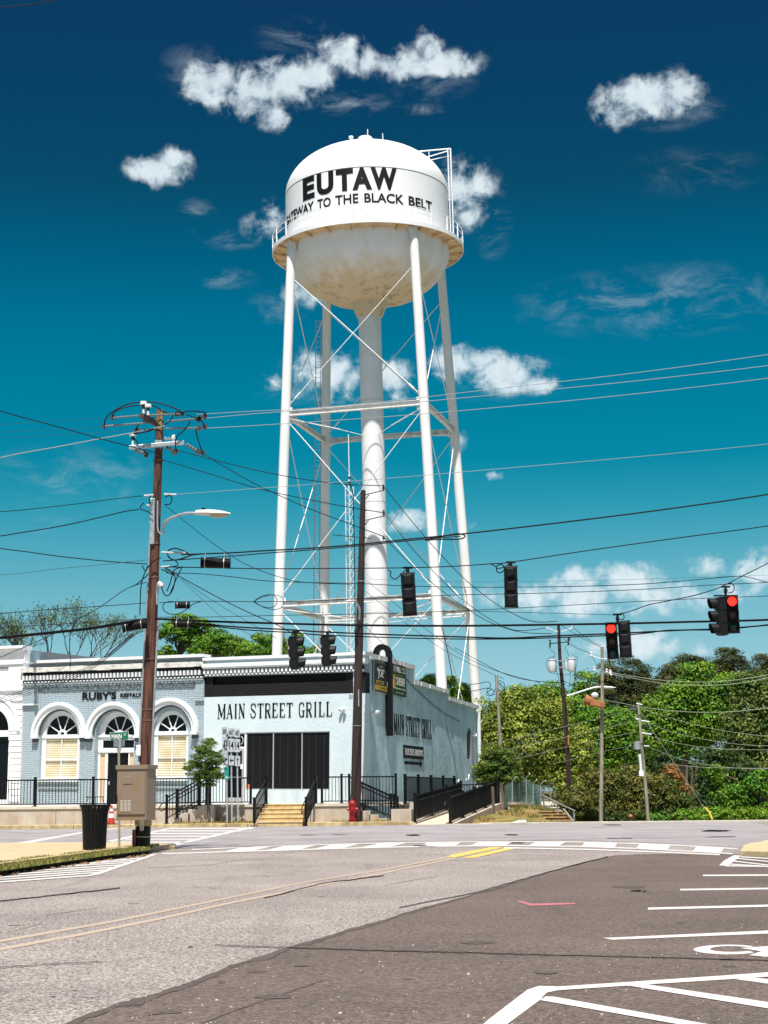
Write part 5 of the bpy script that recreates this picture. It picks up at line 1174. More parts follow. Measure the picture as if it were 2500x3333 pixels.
# hatch, vent, antennas on the roof
zt_ = zs + hd
mb = MB(); mb.lathe([(0, zt_ + .90), (.50, zt_ + .88), (.57, zt_ + .80), (.57, zt_ - .2)], n=24); tb(mb, 'roof_hatch', WHITE, smooth=True)
mb = MB(); mb.lathe([(0, .92), (.16, .90), (.19, .78), (.13, .76), (.13, -.3)], c=(-1.05, -.4, zt_ - .05), n=14); tb(mb, 'roof_vent', TRIM, smooth=True)
for x, y, h in ((.2, -.3, 1.42), (1.32, -.2, 1.10), (-.72, .3, 1.25)): mb = MB(); mb.tube([(x, y, zt_ - .15), (x, y, zt_ + h)], (.034 if h != 1.25 else .014), 6); tb(mb, 'antenna', WHITE if h != 1.25 else BLACKM)
for a_ in (-150, -110, -75, -42): 
    for da in (-2, 2): mb = MB(); d = Vector((math.cos(R(a_ + da)), math.sin(R(a_ + da)), 0)); rr = RT_ * (.62 if a_ in (-110, -75) else .8); z_ = zs + hd * math.sqrt(1 - (rr / RT_) ** 2) * .98; mb.tube([d * rr + Vector((0, 0, z_ - .1)), d * rr + Vector((0, 0, z_ + .14))], .03, 5); tb(mb, 'lifting_lug', GALV)
# access ladder and brace at the right side
xr = (1465 - 814) * .4219 * kk; zz1 = zs + 160 * kk
mb = MB(); mb.tube([(xr - .10, -.25, .25), (xr - .10, -.25, zz1 - .2)], .05, 6); mb.tube([(xr + .12, .1, .25), (xr + .12, .1, zz1)], .06, 6); 
for k in range(28): z = .5 + k * (zz1 - .9) / 28; mb.tube([(xr - .10, -.25, z), (xr + .12, .1, z)], .016, 4)
mb.tube([(xr + .12, .1, zz1), (3.25, .1, zt_ - .32)], .06, 6); mb.tube([(xr - .05, -.1, zz1 - .25), (4.55, -.6, zs + 2.55 * hd / 3.5)], .05, 6); mb.tube([(xr + .0, .1, zz1 - .55), (4.75, -.5, zs + 2.35 * hd / 3.5)], .045, 6)
mb.tube([(4.75, .1, zz1 - .18), (4.75, .1, zs + 2.2 * hd / 3.5)], .035, 6)
for z in (zs - .1, zs - .4): mb.beam((RT_ - .05, 0, z), (xr, -.1, z), .06, .12)
tb(mb, 'dome_ladder', WHITE)
# central column with flared top
rcol = 36.3 * kk
mb = MB(); mb.lathe([(1.45, -.25 - hb + .55), (1.40, -.25 - hb + .15), (rcol + .12, -.25 - hb - .95), (rcol + .0, -.25 - hb - 1.05)], n=36); tb(mb, 'column_flare', BOWL, smooth=True)
mb = MB(); mb.lathe([(rcol, -.25 - hb - 1.0), (rcol * .99, -Lz - 2)], n=40); tb(mb, 'central_column', COLUMNM, smooth=True)
for z in (-11.5, -19, -27): mb = MB(); mb.lathe([(rcol + .006, z), (rcol + .012, z + .02), (rcol + .006, z + .04)], n=40); tb(mb, 'column_seam', mat('grey_seam', (.55, .57, .58), .6))
# four legs
LA = [(-.86, -.51), (.51, -.86), (.86, .51), (-.51, .86)]
def rleg(z): return 279 * kk + (-z) * (7.95 - 279 * kk) / 28.0
def legp(i, z): d = LA[i]; r_ = rleg(z); return Vector((d[0] * r_, d[1] * r_, z))
rl = 14.3 * kk
for i in range(4):
    mb = MB(); mb.tube([legp(i, -.12), legp(i, -Lz * .5), legp(i, -Lz - 1.5)], [rl, rl * 1.08, rl * 1.1], 20); mb.tube([legp(i, -.1), legp(i, -.12) * 1.0 + Vector((0, 0, -.9))], rl * 1.06, 16); tb(mb, 'leg', WHITE_LEG, smooth=True)
def zfind(i, py):           # local z on leg i that shows at photo row py
    lo, hi = -Lz, 0
    for _ in range(40):
        md = (lo + hi) / 2; p = TM @ legp(i, md) - CAM; y = 1666.5 - F * p.dot(UP) / p.dot(FWD)
        if y > py: lo = md
        else: hi = md
    return (lo + hi) / 2
zu = (zfind(0, 1341) + zfind(1, 1315)) / 2; zl = (zfind(0, 1962) + zfind(1, 1945)) / 2
print('strut z', zu, zl, zfind(0, 1341), zfind(1, 1315), zfind(3, 1431), zfind(2, 1405))
STRUT = mat('strut_paint', (.66, .67, .66), .6, col2=(.45, .38, .30), nscale=2, nlo=.5, nhi=.68)
for z in (zu, zl):
    for i in range(4):
        a, b = legp(i, z), legp((i + 1) % 4, z); mb = MB(); d = (b - a).normalized(); a = a + d * rl; b = b - d * rl
        mb.beam(a, b, .34, .10, up=Vector((0, 0, 1))); mb.beam(a + Vector((0, 0, .16)), b + Vector((0, 0, .16)), .05, .34, up=Vector((0, 0, 1)))
        mb = MB(); up = Vector((0, 0, 1)); w_ = .36
        mb.beam(a, b, .04, .34, up=up); 
        for s_ in (-1, 1): mb.beam(a + up * .17 * s_, b + up * .17 * s_, .26, .035, up=up)
        tb(mb, 'strut', STRUT)
        mb = MB(); dd = Vector((LA[i][0], LA[i][1], 0)); p = legp(i, z)
        for s_, nb in ((1, (i + 1) % 4), (-1, (i - 1) % 4)): e = (legp(nb, z) - p).normalized(); mb.beam(p + e * (rl - .02) + up * -.42, p + e * (rl - .02) + up * .42, .06, .40, up=e)
        tb(mb, 'gusset_plate', WHITE_LEG)
    for i in range(4):
        p = legp(i, z - .3); c = Vector((0, 0, z - 1.0)); e = (c - p).normalized(); mb = MB(); mb.tube([p + e * rl, p.lerp(c, .62)], .045, 6); mb.tube([p.lerp(c, .6), c - Vector((e.x, e.y, 0)) * rcol], .028, 5); tb(mb, 'tie_rod', WHITE_LEG)
def rodpair(i, j, z0, z1):
    for (a, b) in ((legp(i, z0), legp(j, z1)), (legp(j, z0), legp(i, z1))):
        d = (b - a).normalized(); a = a + d * rl; b = b - d * rl; mb = MB(); mb.tube([a, b], .034, 6); p = a.lerp(b, .93); mb.tube([p - d * .3, p - d * .22, p + d * .22, p + d * .3], [.04, .075, .075, .04], 6); tb(mb, 'cross_rod', WHITE_LEG)
for i in range(4):
    j = (i + 1) % 4; rodpair(i, j, -2.9, zu + .35); rodpair(i, j, zu - .35, zl + .35); rodpair(i, j, zl - .35, -Lz + .3)
# ladder on the back left leg
mb = MB(); dl = Vector((-LA[3][1], LA[3][0], 0)); off = Vector((-.62, -.0, 0))
for s_ in (-.20, .20): mb.tube([legp(3, -hb + .3) + off + Vector((s_, 0, 0)), legp(3, -Lz) + off + Vector((s_, 0, 0))], .035, 5)
k = 0; z = -hb + .2
while z > -Lz: p = legp(3, z) + off; mb.tube([p - Vector((.2, 0, 0)), p + Vector((.2, 0, 0))], .020, 4); z -= .40
z = -hb
while z > -Lz: p = legp(3, z); mb.beam(p + off, p, .04, .04); z -= 3.2
tb(mb, 'ladder', GALV)
# small flood lights under the catwalk
for a_ in (-152, -62): mb = MB(); d = Vector((math.cos(R(a_)), math.sin(R(a_)), 0)); p = d * (RC - .45) + Vector((0, 0, -.42)); mb.box(p, (.32, .2, .14)); tb(mb, 'flood_light', TRIM)

# lattice radio mast behind the roof
YM = 105.0
m0 = at(1146, 2240, YM); m1 = at(1137, 1583, YM); rm = root('radio_mast', m0, 'slim triangular lattice radio mast standing between tower legs', 'mast')
def tri(p, k, s_=.30): a = 2 * math.pi * k / 3 + .5; return p + Vector((math.cos(a), math.sin(a), 0)) * s_
b0 = Vector((m0.x, m0.y, 0)); mb = MB()
for k in range(3): mb.tube([tri(b0, k), tri(m1, k)], .028, 5)
Hm = m1.z; n_ = int(Hm / .55)
for i in range(n_):
    a_, c_ = b0.lerp(m1, i / n_), b0.lerp(m1, (i + 1) / n_)
    for k in range(3): mb.tube([tri(a_, k), tri(a_, (k + 1) % 3)], .013, 4); mb.tube([tri(a_, k), tri(c_, (k + 1) % 3)], .013, 4)
mb.build('lattice', WHITE_LEG, rm)
mb = MB(); t0 = at(1135, 1590, YM); mb.tube([t0, at(1137, 1545, YM)], .05, 6); mb.tube([at(1137, 1545, YM), at(1134, 1414, YM)], .030, 6); mb.build('whip_antenna', WHITE_LEG, rm)
mb = MB()
for y in (1555, 1570, 1578): mb.ellipsoid(at(1137, y, YM), (.10, .10, .07), 8, 5)
mb.tube([at(1141, 1575, YM - .3), at(1150, 1610, YM - .3), at(1154, 1800, YM - .3), at(1158, 2235, YM - .3)], .035, 5); mb.build('antenna_cable', BLACKM, rm)
mb = MB(); a_, b_ = at(1085, 1741, YM - .4), at(1209, 1753, YM - .4); mb.tube([a_, b_], .02, 5)
for f in (0, .12, .2, .32, .40, .5, .62): p = a_.lerp(b_, f); mb.tube([p + Vector((0, -.5 + f * .3, -.03)), p + Vector((0, .5 - f * .3, .03))], .03, 4)
mb.build('yagi_antenna', BLACKM, rm)

# ================================================================== UTILITY POLES
def tube_px(mb, pts, Y, r, n=5, Y1=None):
    N = len(pts); Y1 = Y if Y1 is None else Y1; P = [at(p[0], p[1], Y + (Y1 - Y) * i / max(1, N - 1)) for i, p in enumerate(pts)]
    mb.tube(smooth_pts(P), r, n)
def smooth_pts(P, sub=4):
    if len(P) < 3: return P
    out = []
    for i in range(len(P) - 1):
        p0 = P[max(0, i - 1)]; p1 = P[i]; p2 = P[i + 1]; p3 = P[min(len(P) - 1, i + 2)]
        for k in range(sub):
            t = k / sub; out.append(.5 * ((2 * p1) + (-p0 + p2) * t + (2 * p0 - 5 * p1 + 4 * p2 - p3) * t * t + (-p0 + 3 * p1 - 3 * p2 + p3) * t ** 3))
    out.append(P[-1]); return out
def mpp(Y): return Y / F * 1.01
Y1_ = 43.9
P1b = gnd(463, 2762, .1); Y1_ = P1b.y
def P1(py, dx=0):            # point on the axis of the big pole at photo row py
    pts = [(2780, 462), (2762, 463), (2500, 473.5), (2200, 486), (2000, 496), (1700, 508), (1335, 521)]
    for (ya, xa), (yb, xb) in zip(pts, pts[1:]):
        if yb <= py <= ya: x = xa + (xb - xa) * (ya - py) / (ya - yb); break
    else: x = pts[-1][1]
    return at(x + dx, py, Y1_)
pole = root('utility_pole', P1b, 'tall red-brown wooden utility pole crowded with wires at the left corner', 'utility pole')
k1 = mpp(Y1_)
mb = MB(); rows = [2765, 2600, 2400, 2200, 2000, 1800, 1600, 1400]; mb.tube([P1(r_) for r_ in rows], [20.5 * k1, 20 * k1, 19 * k1, 18 * k1, 17 * k1, 15.5 * k1, 14 * k1, 13 * k1], 16); mb.build('pole_shaft', WOOD1, pole, smooth=True)
mb = MB(); mb.tube([P1(1462), P1(1335)], [13.3 * k1, 12.2 * k1], 14); mb.build('pole_top', WOODTOP, pole, smooth=True)
mb = MB(); mb.tube([P1(2764), P1(2690)], [25 * k1, 24.5 * k1], 18); mb.build('base_wrap', BLACKM, pole, smooth=True)
mb = MB(); mb.tube([P1(2688), P1(2670)], [27 * k1, 27 * k1], 18); mb.tube([P1(2725) + Vector((0, 0, .0)), P1(2722)], 25.6 * k1, 18); split_build(mb, 'base_band', KERB, pole)
mb = MB(); mb.b2(P1(2740).x - .23, P1(2740).x - .14, Y1_ - .15, Y1_ + .0, P1(2755).z, P1(2700).z); mb.build('red_marker', mat('dark_red_plastic', (.18, .02, .02), .5), pole)
# conduits and ground wires up the pole
for dx0, dx1, r_, m_, ya, yb in ((-22, -17, 3.2, GALV, 2480, 1740), (19, 21, 3.6, GALV, 2520, 2010), (-12, -20, 1.6, DARKRUB, 2450, 2270)):
    mb = MB(); n_ = 6; mb.tube([P1(ya + (yb - ya) * i / n_, dx0 + (dx1 - dx0) * i / n_) + Vector((0, -.05, 0)) for i in range(n_ + 1)], r_ * k1, 8); mb.build('conduit', m_, pole, smooth=True)
mb = MB()
for py in (2310, 2345, 2145, 1880, 1770, 1500): mb.tube([P1(py) + Vector((0, 0, -.02)), P1(py) + Vector((0, 0, .02))], 20 * k1 if py > 2000 else 17.5 * k1, 14)
mb.build('strap', mat('dull_strap', (.12, .07, .05), .6), pole)
mb = MB(); b_ = at(*q('r8', 465, 1060), Y1_ - .12); mb.box(b_, (.12, .12, 1.16)); mb.build('meter_trough', GALV, pole, bevel=.01)
mb = MB(); b_ = at(*q('r1', 1152, 1130), Y1_ - .1); mb.box(b_, (.11, .1, .26)); mb.build('junction_box', TRIM, pole, bevel=.01)
# crossarms
def arm_px(x0, y0, x1, y1, Ya, Yb, w, h, m_, name='crossarm'): mb = MB(); mb.beam(at(x0, y0, Ya), at(x1, y1, Yb), w, h); return mb.build(name, m_, pole, bevel=.008)
arm_px(*q('rE', 405, 795), *q('rE', 1210, 722), Y1_ - .28, Y1_ - .22, .09, .10, GALV)
arm_px(*q('rE', 590, 325), *q('rE', 800, 445), Y1_ - .9, Y1_ + .05, .11, .12, mat('brown_arm', (.05, .035, .03), .7))
mb = MB(); mb.box(at(*q('rE', 835, 740), Y1_ - .22), (.17, .05, .2)); mb.build('crossarm_bracket', GALV, pole)
# standing post insulators
for (cx_, cy_, by_) in ((615, 150, 310), (682, 190, 320), (460, 610, 765)):
    mb = MB(); Yi = Y1_ - .5 if cy_ < 300 else Y1_ - .28; a_, b_ = at(*q('rE', cx_, cy_), Yi), at(*q('rE', cx_, by_), Yi)
    mb.tube([b_, b_.lerp(a_, .55)], .032, 8); i_ = mb.build('insulator_stand', INS, pole, smooth=True)
    mb = MB(); h_ = .30; mb.tube([b_.lerp(a_, .5), a_], .042, 10); mb.build('insulator_stem', INSD, i_, smooth=True)
    mb = MB(); mb.lathe([(0, .06), (.08, .05), (.088, .0), (.085, -.028), (0, -.05)], a_, 14); mb.build('insulator_bell', INS, i_, smooth=True)
# ribbed strain insulators along wires
def strain(x0, y0, x1, y1, r='rE', Ya=0, Yb=0, nm='strain_insulator', rr=.034, m_=None):
    a_, b_ = at(*q(r, x0, y0), Y1_ + Ya), at(*q(r, x1, y1), Y1_ + Yb); mb = MB(); d = b_ - a_; L = d.length; n_ = max(4, int(L / .075)); pts = []; rs = []
    for i in range(n_ * 2 + 1): pts.append(a_ + d * (i / (n_ * 2))); rs.append(rr if i % 2 else rr * .42)
    mb.tube(pts, rs, 8); mb.build(nm, m_ or STRG, pole)
strain(165, 360, 540, 325, Ya=-.9, Yb=-.8); strain(50, 480, 700, 430, Ya=-.9, Yb=-.5); strain(500, 540, 790, 530, Ya=-.3, Yb=-.1)
strain(690, 322, 1170, 300, Ya=-.5, Yb=-.3); strain(960, 410, 1450, 365, Ya=-.1, Yb=-.1); strain(935, 515, 1500, 505, Ya=-.1, Yb=-.1)
strain(480, 830, 660, 890, Ya=-.3, Yb=-.3, rr=.06); strain(940, 790, 1090, 845, Ya=-.2, Yb=-.2, rr=.06); strain(1240, 745, 1440, 870, Ya=-.2, Yb=-.2, rr=.06)
mb = MB()
for x, y in ((1110, 300), (1175, 300), (1420, 380), (1440, 360), (1425, 510), (1480, 870), (1410, 850), (1090, 850), (1060, 860), (655, 895), (165, 355), (48, 478), (510, 540), (1510, 340), (1510, 490)):
    mb = MB(); mb.box(at(*q('rE', x, y), Y1_ - .3), (.10, .06, .13), Matrix.Rotation(.4, 3, 'Y')); mb.build('wire_clamp', mat('clamp_dark', (.04, .04, .045), .5), pole)
strain(920, 665, 1050, 655, Ya=-.1, Yb=-.1, rr=.05, m_=INS); mb = MB(); mb.lathe([(0, .05), (.1, .03), (.1, -.03), (0, -.05)], at(*q('rE', 1055, 655), Y1_ - .1), 12, M=Matrix.Rotation(R(90), 3, 'Y')); mb.build('insulator_bell', INS, pole, smooth=True)
# looping jumper cables
J = [[(48, 480), (50, 400), (110, 310), (230, 230), (380, 160), (520, 132), (620, 125), (780, 130), (900, 160), (1040, 205), (1140, 250), (1180, 290)],
     [(165, 350), (175, 290), (260, 235), (400, 195), (520, 175), (620, 178)], [(680, 165), (760, 180), (840, 225), (910, 275), (1000, 295), (1100, 290)],
     [(1180, 285), (1240, 265), (1340, 260), (1450, 270), (1520, 285), (1510, 340)], [(1240, 310), (1360, 355), (1450, 390), (1510, 485)],
     [(1290, 395), (1280, 440), (1210, 540), (1120, 610), (1085, 690), (1085, 800), (1105, 830)], [(1380, 530), (1390, 610), (1420, 700), (1450, 800), (1480, 870)],
     [(500, 540), (540, 460), (600, 420), (680, 385), (790, 355)], [(460, 590), (560, 580), (680, 555), (780, 520)], [(470, 640), (510, 700), (555, 745)], [(800, 470), (840, 400), (870, 385), (910, 440)], [(620, 830), (640, 880)], [(1050, 320), (1000, 400), (920, 460)]]
for j in J: mb = MB(); P = [at(*q('rE', *p), Y1_ - .35) for p in j]; mb.tube(smooth_pts(P), .016, 5); mb.build('jumper_wire', DARKRUB, pole)
# lower clutter of the big pole: brackets, spliced loops, small hood lamp
for (r, x0, y0, x1, y1) in (('r8', 400, 862, 475, 855), ('r8', 555, 850, 650, 852), ('r8', 420, 935, 480, 940), ('r8', 535, 1298, 720, 1302), ('r8', 530, 1410, 600, 1408)):
    mb = MB(); mb.tube([at(*q(r, x0, y0), Y1_ - .15), at(*q(r, x1, y1), Y1_ - .15)], .028, 6); mb.build('bracket', GALV, pole)
J2 = [('r8', [(560, 875), (600, 860), (615, 890), (600, 925), (560, 930)]), ('r8', [(450, 860), (440, 900), (450, 930)]), ('r8', [(400, 915), (375, 940), (375, 965), (430, 985), (465, 1010)]),
      ('r8', [(640, 1360), (660, 1400), (560, 1420), (620, 1455), (640, 1500), (620, 1590), (580, 1635), (550, 1610), (535, 1560)]), ('r8', [(695, 1410), (660, 1480), (625, 1560), (600, 1620)]),
      ('r8', [(535, 1430), (600, 1460), (640, 1480)]), ('r8', [(700, 1410), (640, 1430), (620, 1470), (600, 1540), (575, 1600)]), ('r8', [(530, 1340), (470, 1370), (420, 1430), (390, 1500), (375, 1580), (370, 1700), (368, 1780)]),
      ('r8', [(435, 1465), (350, 1540), (310, 1560)]), ('r8', [(385, 1400), (410, 1440), (430, 1400)])]
for r, j in J2: mb = MB(); mb.tube(smooth_pts([at(*q(r, *p), Y1_ - .25) for p in j]), .014, 5); mb.build('loop_cable', DARKRUB, pole)
mb = MB(); mb.lathe([(0, .07), (.06, .06), (.10, 0), (.11, -.08), (0, -.08)], at(*q('r8', 520, 1545), Y1_ - .25), 12, M=Matrix.Rotation(R(-35), 3, 'Y')); mb.tube([at(*q('r8', 500, 1560), Y1_ - .2), at(*q('r8', 500, 1700), Y1_ - .2)], .03, 6); mb.build('hood_lamp', GALV, pole, smooth=True)
mb = MB(); 
for j in ([(505, 900), (505, 1100), (520, 1150), (550, 1160)],): mb.tube(smooth_pts([at(*q('r8', *p), Y1_ - .26) for p in j]), .02, 6)
mb.build('riser_cable', GALV, pole)

# street light on the big pole
a_ = at(*q('r8', 548, 1150), Y1_ - .2); sl = root('street_light', a_, 'grey cobra head street light on a curved arm off the big pole', 'street light')
mb = MB(); mb.tube(smooth_pts([at(*q('r8', *p), Y1_ - .25 - .12 * i) for i, p in enumerate([(548, 1155), (550, 1085), (590, 1045), (660, 1015), (730, 997), (810, 997)])]), .036, 8); mb.build('lamp_arm', GALV, sl, smooth=True)
h0, h1 = at(*q('r8', 800, 998), Y1_ - .85), at(*q('r8', 1068, 1000), Y1_ - 1.0); d = h1 - h0
def head_mb(h0, h1, up=.06, dn=.05, wid=.13):
    mb = MB(); N = 12; o = 0
    for i in range(N + 1):
        t = i / N; c = h0.lerp(h1, t); w_ = wid * (.35 + .65 * math.sin(math.pi * min(1, t * .9 + .18)) ** .7) * (1 if t < .97 else .6)
        for k in range(10): a = 2 * math.pi * k / 10; mb.v.append(c + Vector((0, w_ * math.cos(a), (up if math.sin(a) > 0 else dn) * math.sin(a) * (w_ / wid))))
    for i in range(N):
        for k in range(10): k2 = (k + 1) % 10; mb.f.append((i * 10 + k, i * 10 + k2, (i + 1) * 10 + k2, (i + 1) * 10 + k))
    mb.f.append(tuple(range(10))); mb.f.append(tuple(N * 10 + k for k in range(10))); return mb
head_mb(h0, h1, .10, .05, .17).build('lamp_housing', mat('lamp_housing_grey', (.55, .56, .55), .4), sl, smooth=True)
head_mb(h0.lerp(h1, .42) - Vector((0, 0, .035)), h0.lerp(h1, .95) - Vector((0, 0, .03)), .03, .07, .13).build('lamp_lens', mat('amber_glass', (.42, .34, .20), .15), sl, smooth=True)
mb = MB(); mb.box(at(*q('r8', 861, 970), Y1_ - .9), (.09, .09, .08)); mb.build('photocell', BLACKM, sl)

# grey signal cabinet strapped to the pole
cb = at(476, 2663, Y1_ - .75); ct = at(476, 2503, Y1_ - .75)
CM = Matrix.Translation(Vector((cb.x, cb.y, cb.z))) @ Matrix.Rotation(R(-38), 4, 'Z')
# corner edge nearest the viewer at px 476; front face runs left, side face runs right
wF = 1.02; dS = .62; hh = (ct - cb).length
fdir = Vector((at(380, 2600, Y1_ - .75 + .30).x - cb.x, .30, 0)); wF = fdir.length; fdir.normalize(); sdv = Vector((-fdir.y, fdir.x, 0)) * -1
if sdv.y < 0: sdv = -sdv
sdv = Vector((at(507, 2600, Y1_ - .30).x - cb.x, .45, 0)); dS = sdv.length; sdv.normalize()
cab = root('utility_cabinet', cb, 'grey-tan steel traffic cabinet with louvres mounted before the big pole', 'cabinet')
CABM = mat('cabinet_paint', (.25, .195, .15), .5, metal=.2, col2=(.27, .17, .085), nscale=2.5, detail=8, nlo=.42, nhi=.66, bump=.15)
CABS = CABM
def cabbox(u0, u1, v0, v1, z0, z1, name, m_, par=cab, bevel=.006):
    pts = [fdir * u0 + sdv * v0, fdir * u1 + sdv * v0, fdir * u1 + sdv * v1, fdir * u0 + sdv * v1]; mb = MB()
    mb.prism([(0, 0), (1, 0), (1, 1), (0, 1)], [cb + p + Vector((0, 0, z1)) for p in pts], [cb + p + Vector((0, 0, z0)) for p in pts]); return mb.build(name, m_, par, bevel=bevel)
cabbox(0, wF, 0, dS, 0, hh, 'cabinet_body', CABM)
cabbox(-.03, wF + .03, -.03, dS + .03, hh, hh + .10, 'cabinet_lid', CABM)
dr = cabbox(.03, wF - .03, -.03, -.002, .09, hh - .06, 'cabinet_door', CABM)
cabbox(-.015, wF + .015, -.04, dS, -.05, -.001, 'base_flange', CABM)
cabbox(wF * .44, wF * .78, -.045, -.031, hh * .70, hh * .86, 'police_panel', CABM, dr)
for i in range(3):
    for k in range(9): 
        cabbox(wF * (.50 + .125 * i), wF * (.50 + .125 * i) + wF * .10, -.042, -.031, hh * (.14 + .026 * k), hh * (.14 + .026 * k) + .018, 'louvre', mat('pale_louvre', (.55, .50, .42), .5), dr, bevel=0)
cabbox(wF * .955, wF * .975, -.075, -.031, hh * .32, hh * .47, 'door_handle', BLACKM, dr)
mb = MB()
for z in (.3, hh - .2): mb.beam(cb + fdir * wF * .2 + sdv * dS + Vector((0, 0, z)), P1(2550) * 1.0 + Vector((0, -.1, cb.z + z - P1(2550).z)), .05, .05)
mb.tube([cb + fdir * .25 + sdv * dS * .5 + Vector((0, 0, -.02)), P1(2700) + Vector((0, -.2, 0))], .05, 8)
mb.build('mounting_bracket', GALV, cab)

# ---------------- MAIN ST sign post
sp = gnd(388, 2759, .1); sp.y = sp.y; ss = root('street_sign', sp, 'green MAIN ST street name sign on a thin galvanised post', 'street sign')
ys = sp.y; mb = MB(); mb.tube([sp, at(387, 2440, ys)], .030, 8); mb.build('post', mat('yellowed_galvanised', (.42, .36, .24), .5, metal=.4, col2=(.30, .32, .33), nscale=3), ss, smooth=True)
mb = MB(); mb.box(at(388, 2425, ys), (.10, .05, .32)); mb.build('bracket', GALV, ss)
SGN = mat('sign_green', (.012, .13, .075), .4); 
a_, b_ = at(359, 2410, ys - .02), at(418, 2386, ys - .02); w_ = b_.x - a_.x; h_ = .19
MS = Matrix.Translation(Vector((a_.x, a_.y, a_.z - .0))) @ Matrix.Rotation(R(-2.5), 4, 'Y')
def flatbox(M, x0, x1, y0, y1, z0, z1): mb = MB(); mb.b2(x0, x1, y0, y1, z0, z1); mb.v = [M @ v for v in mb.v]; return mb
pl = flatbox(MS, 0, w_, 0, .012, 0, h_).build('name_plate', SGN, ss)
flatbox(MS, -.008, w_ + .008, .012, .018, -.008, h_ + .008).build('plate_border', TRIM, pl)
t = text_mb('MAIN', w_ * .56, h_ * .60, .03, .004).xf(MS @ Matrix.Translation((w_ * .08, -.006, h_ * .18))); t.build('lettering', TRIM, pl)
t = text_mb('ST', w_ * .13, h_ * .30, .02, .004).xf(MS @ Matrix.Translation((w_ * .76, -.006, h_ * .50))); t.build('lettering', TRIM, pl)
mb = MB(); c_ = at(388, 2418, ys); mb.beam(c_ + Vector((-.14, -.25, 0)), c_ + Vector((.14, .25, 0)), .012, .20, up=Vector((0, 0, 1))); 
mb = MB(); mb.box(c_, (.42, .012, .19), Matrix.Rotation(R(60), 3, 'Z')); mb.build('cross_name_plate', GALV, ss)

# ---------------- litter bin
tb0 = gnd(307, 2766, .1); k_ = mpp(tb0.y); tr = root('litter_bin', tb0, 'black slatted steel litter bin with flared top on the corner pavement', 'litter bin')
h_ = 138 * k_; r0 = 35 * k_; r1 = 39 * k_; rt = 47 * k_; n_ = 22
for k in range(n_):
    a = 2 * math.pi * k / n_; d = Vector((math.cos(a), math.sin(a), 0)); mb = MB(); pts = [(r0, .02), (r0 + .01, h_ * .3), (r1, h_ * .78), (r1 + (rt - r1) * .35, h_ * .9), (rt, h_)]
    s_ = Vector((-d.y, d.x, 0)) * .036
    for (ra, za), (rb, zb) in zip(pts, pts[1:]):
        A, B = tb0 + d * ra + Vector((0, 0, za)), tb0 + d * rb + Vector((0, 0, zb)); o_ = d * .008
        mb.add([A - s_ - o_, A + s_ - o_, B + s_ - o_, B - s_ - o_, A - s_ + o_, A + s_ + o_, B + s_ + o_, B - s_ + o_], [(0, 1, 2, 3), (7, 6, 5, 4), (0, 4, 5, 1), (3, 2, 6, 7), (1, 5, 6, 2), (0, 3, 7, 4)])
    mb.build('slat', BLACKM, tr)
for (rr, z, w__) in ((r0 - .015, .05, .04), (r1 - .015, h_ * .70, .03), (rt, h_, .022)):
    mb = MB(); mb.lathe([(rr, z - w__), (rr + .015, z - w__), (rr + .015, z + w__), (rr, z + w__), (rr, z - w__)], tb0, 28); mb.build('band', BLACKM, tr)
mb = MB(); mb.lathe([(r0 - .05, .06), (r1 - .06, h_ * .85)], tb0, 20); mb.build('liner', mat('bin_liner', (.02, .02, .022), .3), tr, smooth=True)
mb = MB()
for a in (60, 100, 140): 
    d = Vector((math.cos(R(a)), math.sin(R(a)), 0)); mb.tube([tb0 + d * rt + Vector((0, 0, h_)), tb0 + d * rt * .75 + Vector((.0, 0, h_ + .15)), tb0 + d * rt * .8 + Vector((0, 0, h_ + .2))], .008, 5)
mb.tube([tb0 + Vector((rt * .8 * math.cos(R(a)), rt * .8 * math.sin(R(a)), h_ + .2)) for a in range(50, 151, 10)], .010, 5)
mb.build('lid_bracket', BLACKM, tr)

# ---------------- traffic cone on the far pavement
cn = at(362, 2677, 68.4); cn.z = gz(68) + .135; tc_ = root('traffic_cone', cn, 'red and white traffic cone on the far pavement beside the litter bin', 'traffic cone')
REDP = mat('red_cone_plastic', (.42, .03, .02), .5); mb = MB(); mb.b2(cn.x - .22, cn.x + .22, cn.y - .22, cn.y + .22, cn.z, cn.z + .035); mb.build('base', BLACKM, tc_, bevel=.01)
H_ = .78; rc = lambda z: .165 * (1 - z / H_) + .035 * (z / H_)
for z0, z1, m_, nm in ((.035, .27, REDP, 'cone_body'), (.271, .44, TRIM, 'white_collar'), (.441, .53, REDP, 'cone_body'), (.531, .63, TRIM, 'white_collar'), (.631, .78, REDP, 'cone_tip')):
    mb = MB(); mb.lathe([(rc(z0), z0), (rc(z1), z1)] + ([(0, z1)] if z1 == .78 else []), cn, 20); mb.build(nm, m_, tc_, smooth=True)

# ---------------- second pole and hydrant
Yp2 = 68.55; k2 = mpp(Yp2); p2b = at(1157, 2668, Yp2); p2b.z = gz(68) + .12
def P2(py, dx=0):
    pts = [(2690, 1157), (2672, 1157), (2400, 1162), (2200, 1166), (2000, 1172), (1800, 1177), (1596, 1182)]
    for (ya, xa), (yb, xb) in zip(pts, pts[1:]):
        if yb <= py <= ya: return at(xa + (xb - xa) * (ya - py) / (ya - yb) + dx, py, Yp2)
pl2 = root('utility_pole', p2b, 'dark wooden utility pole behind the red hydrant at the building corner', 'utility pole')
mb = MB(); rows = [2672, 2400, 2200, 2000, 1800, 1700, 1596]; mb.tube([P2(r_) for r_ in rows], [17 * k2, 15.5 * k2, 13.5 * k2, 12 * k2, 10 * k2, 9.3 * k2, 8 * k2], 14); mb.build('pole_shaft', WOOD2, pl2, smooth=True)
mb = MB()
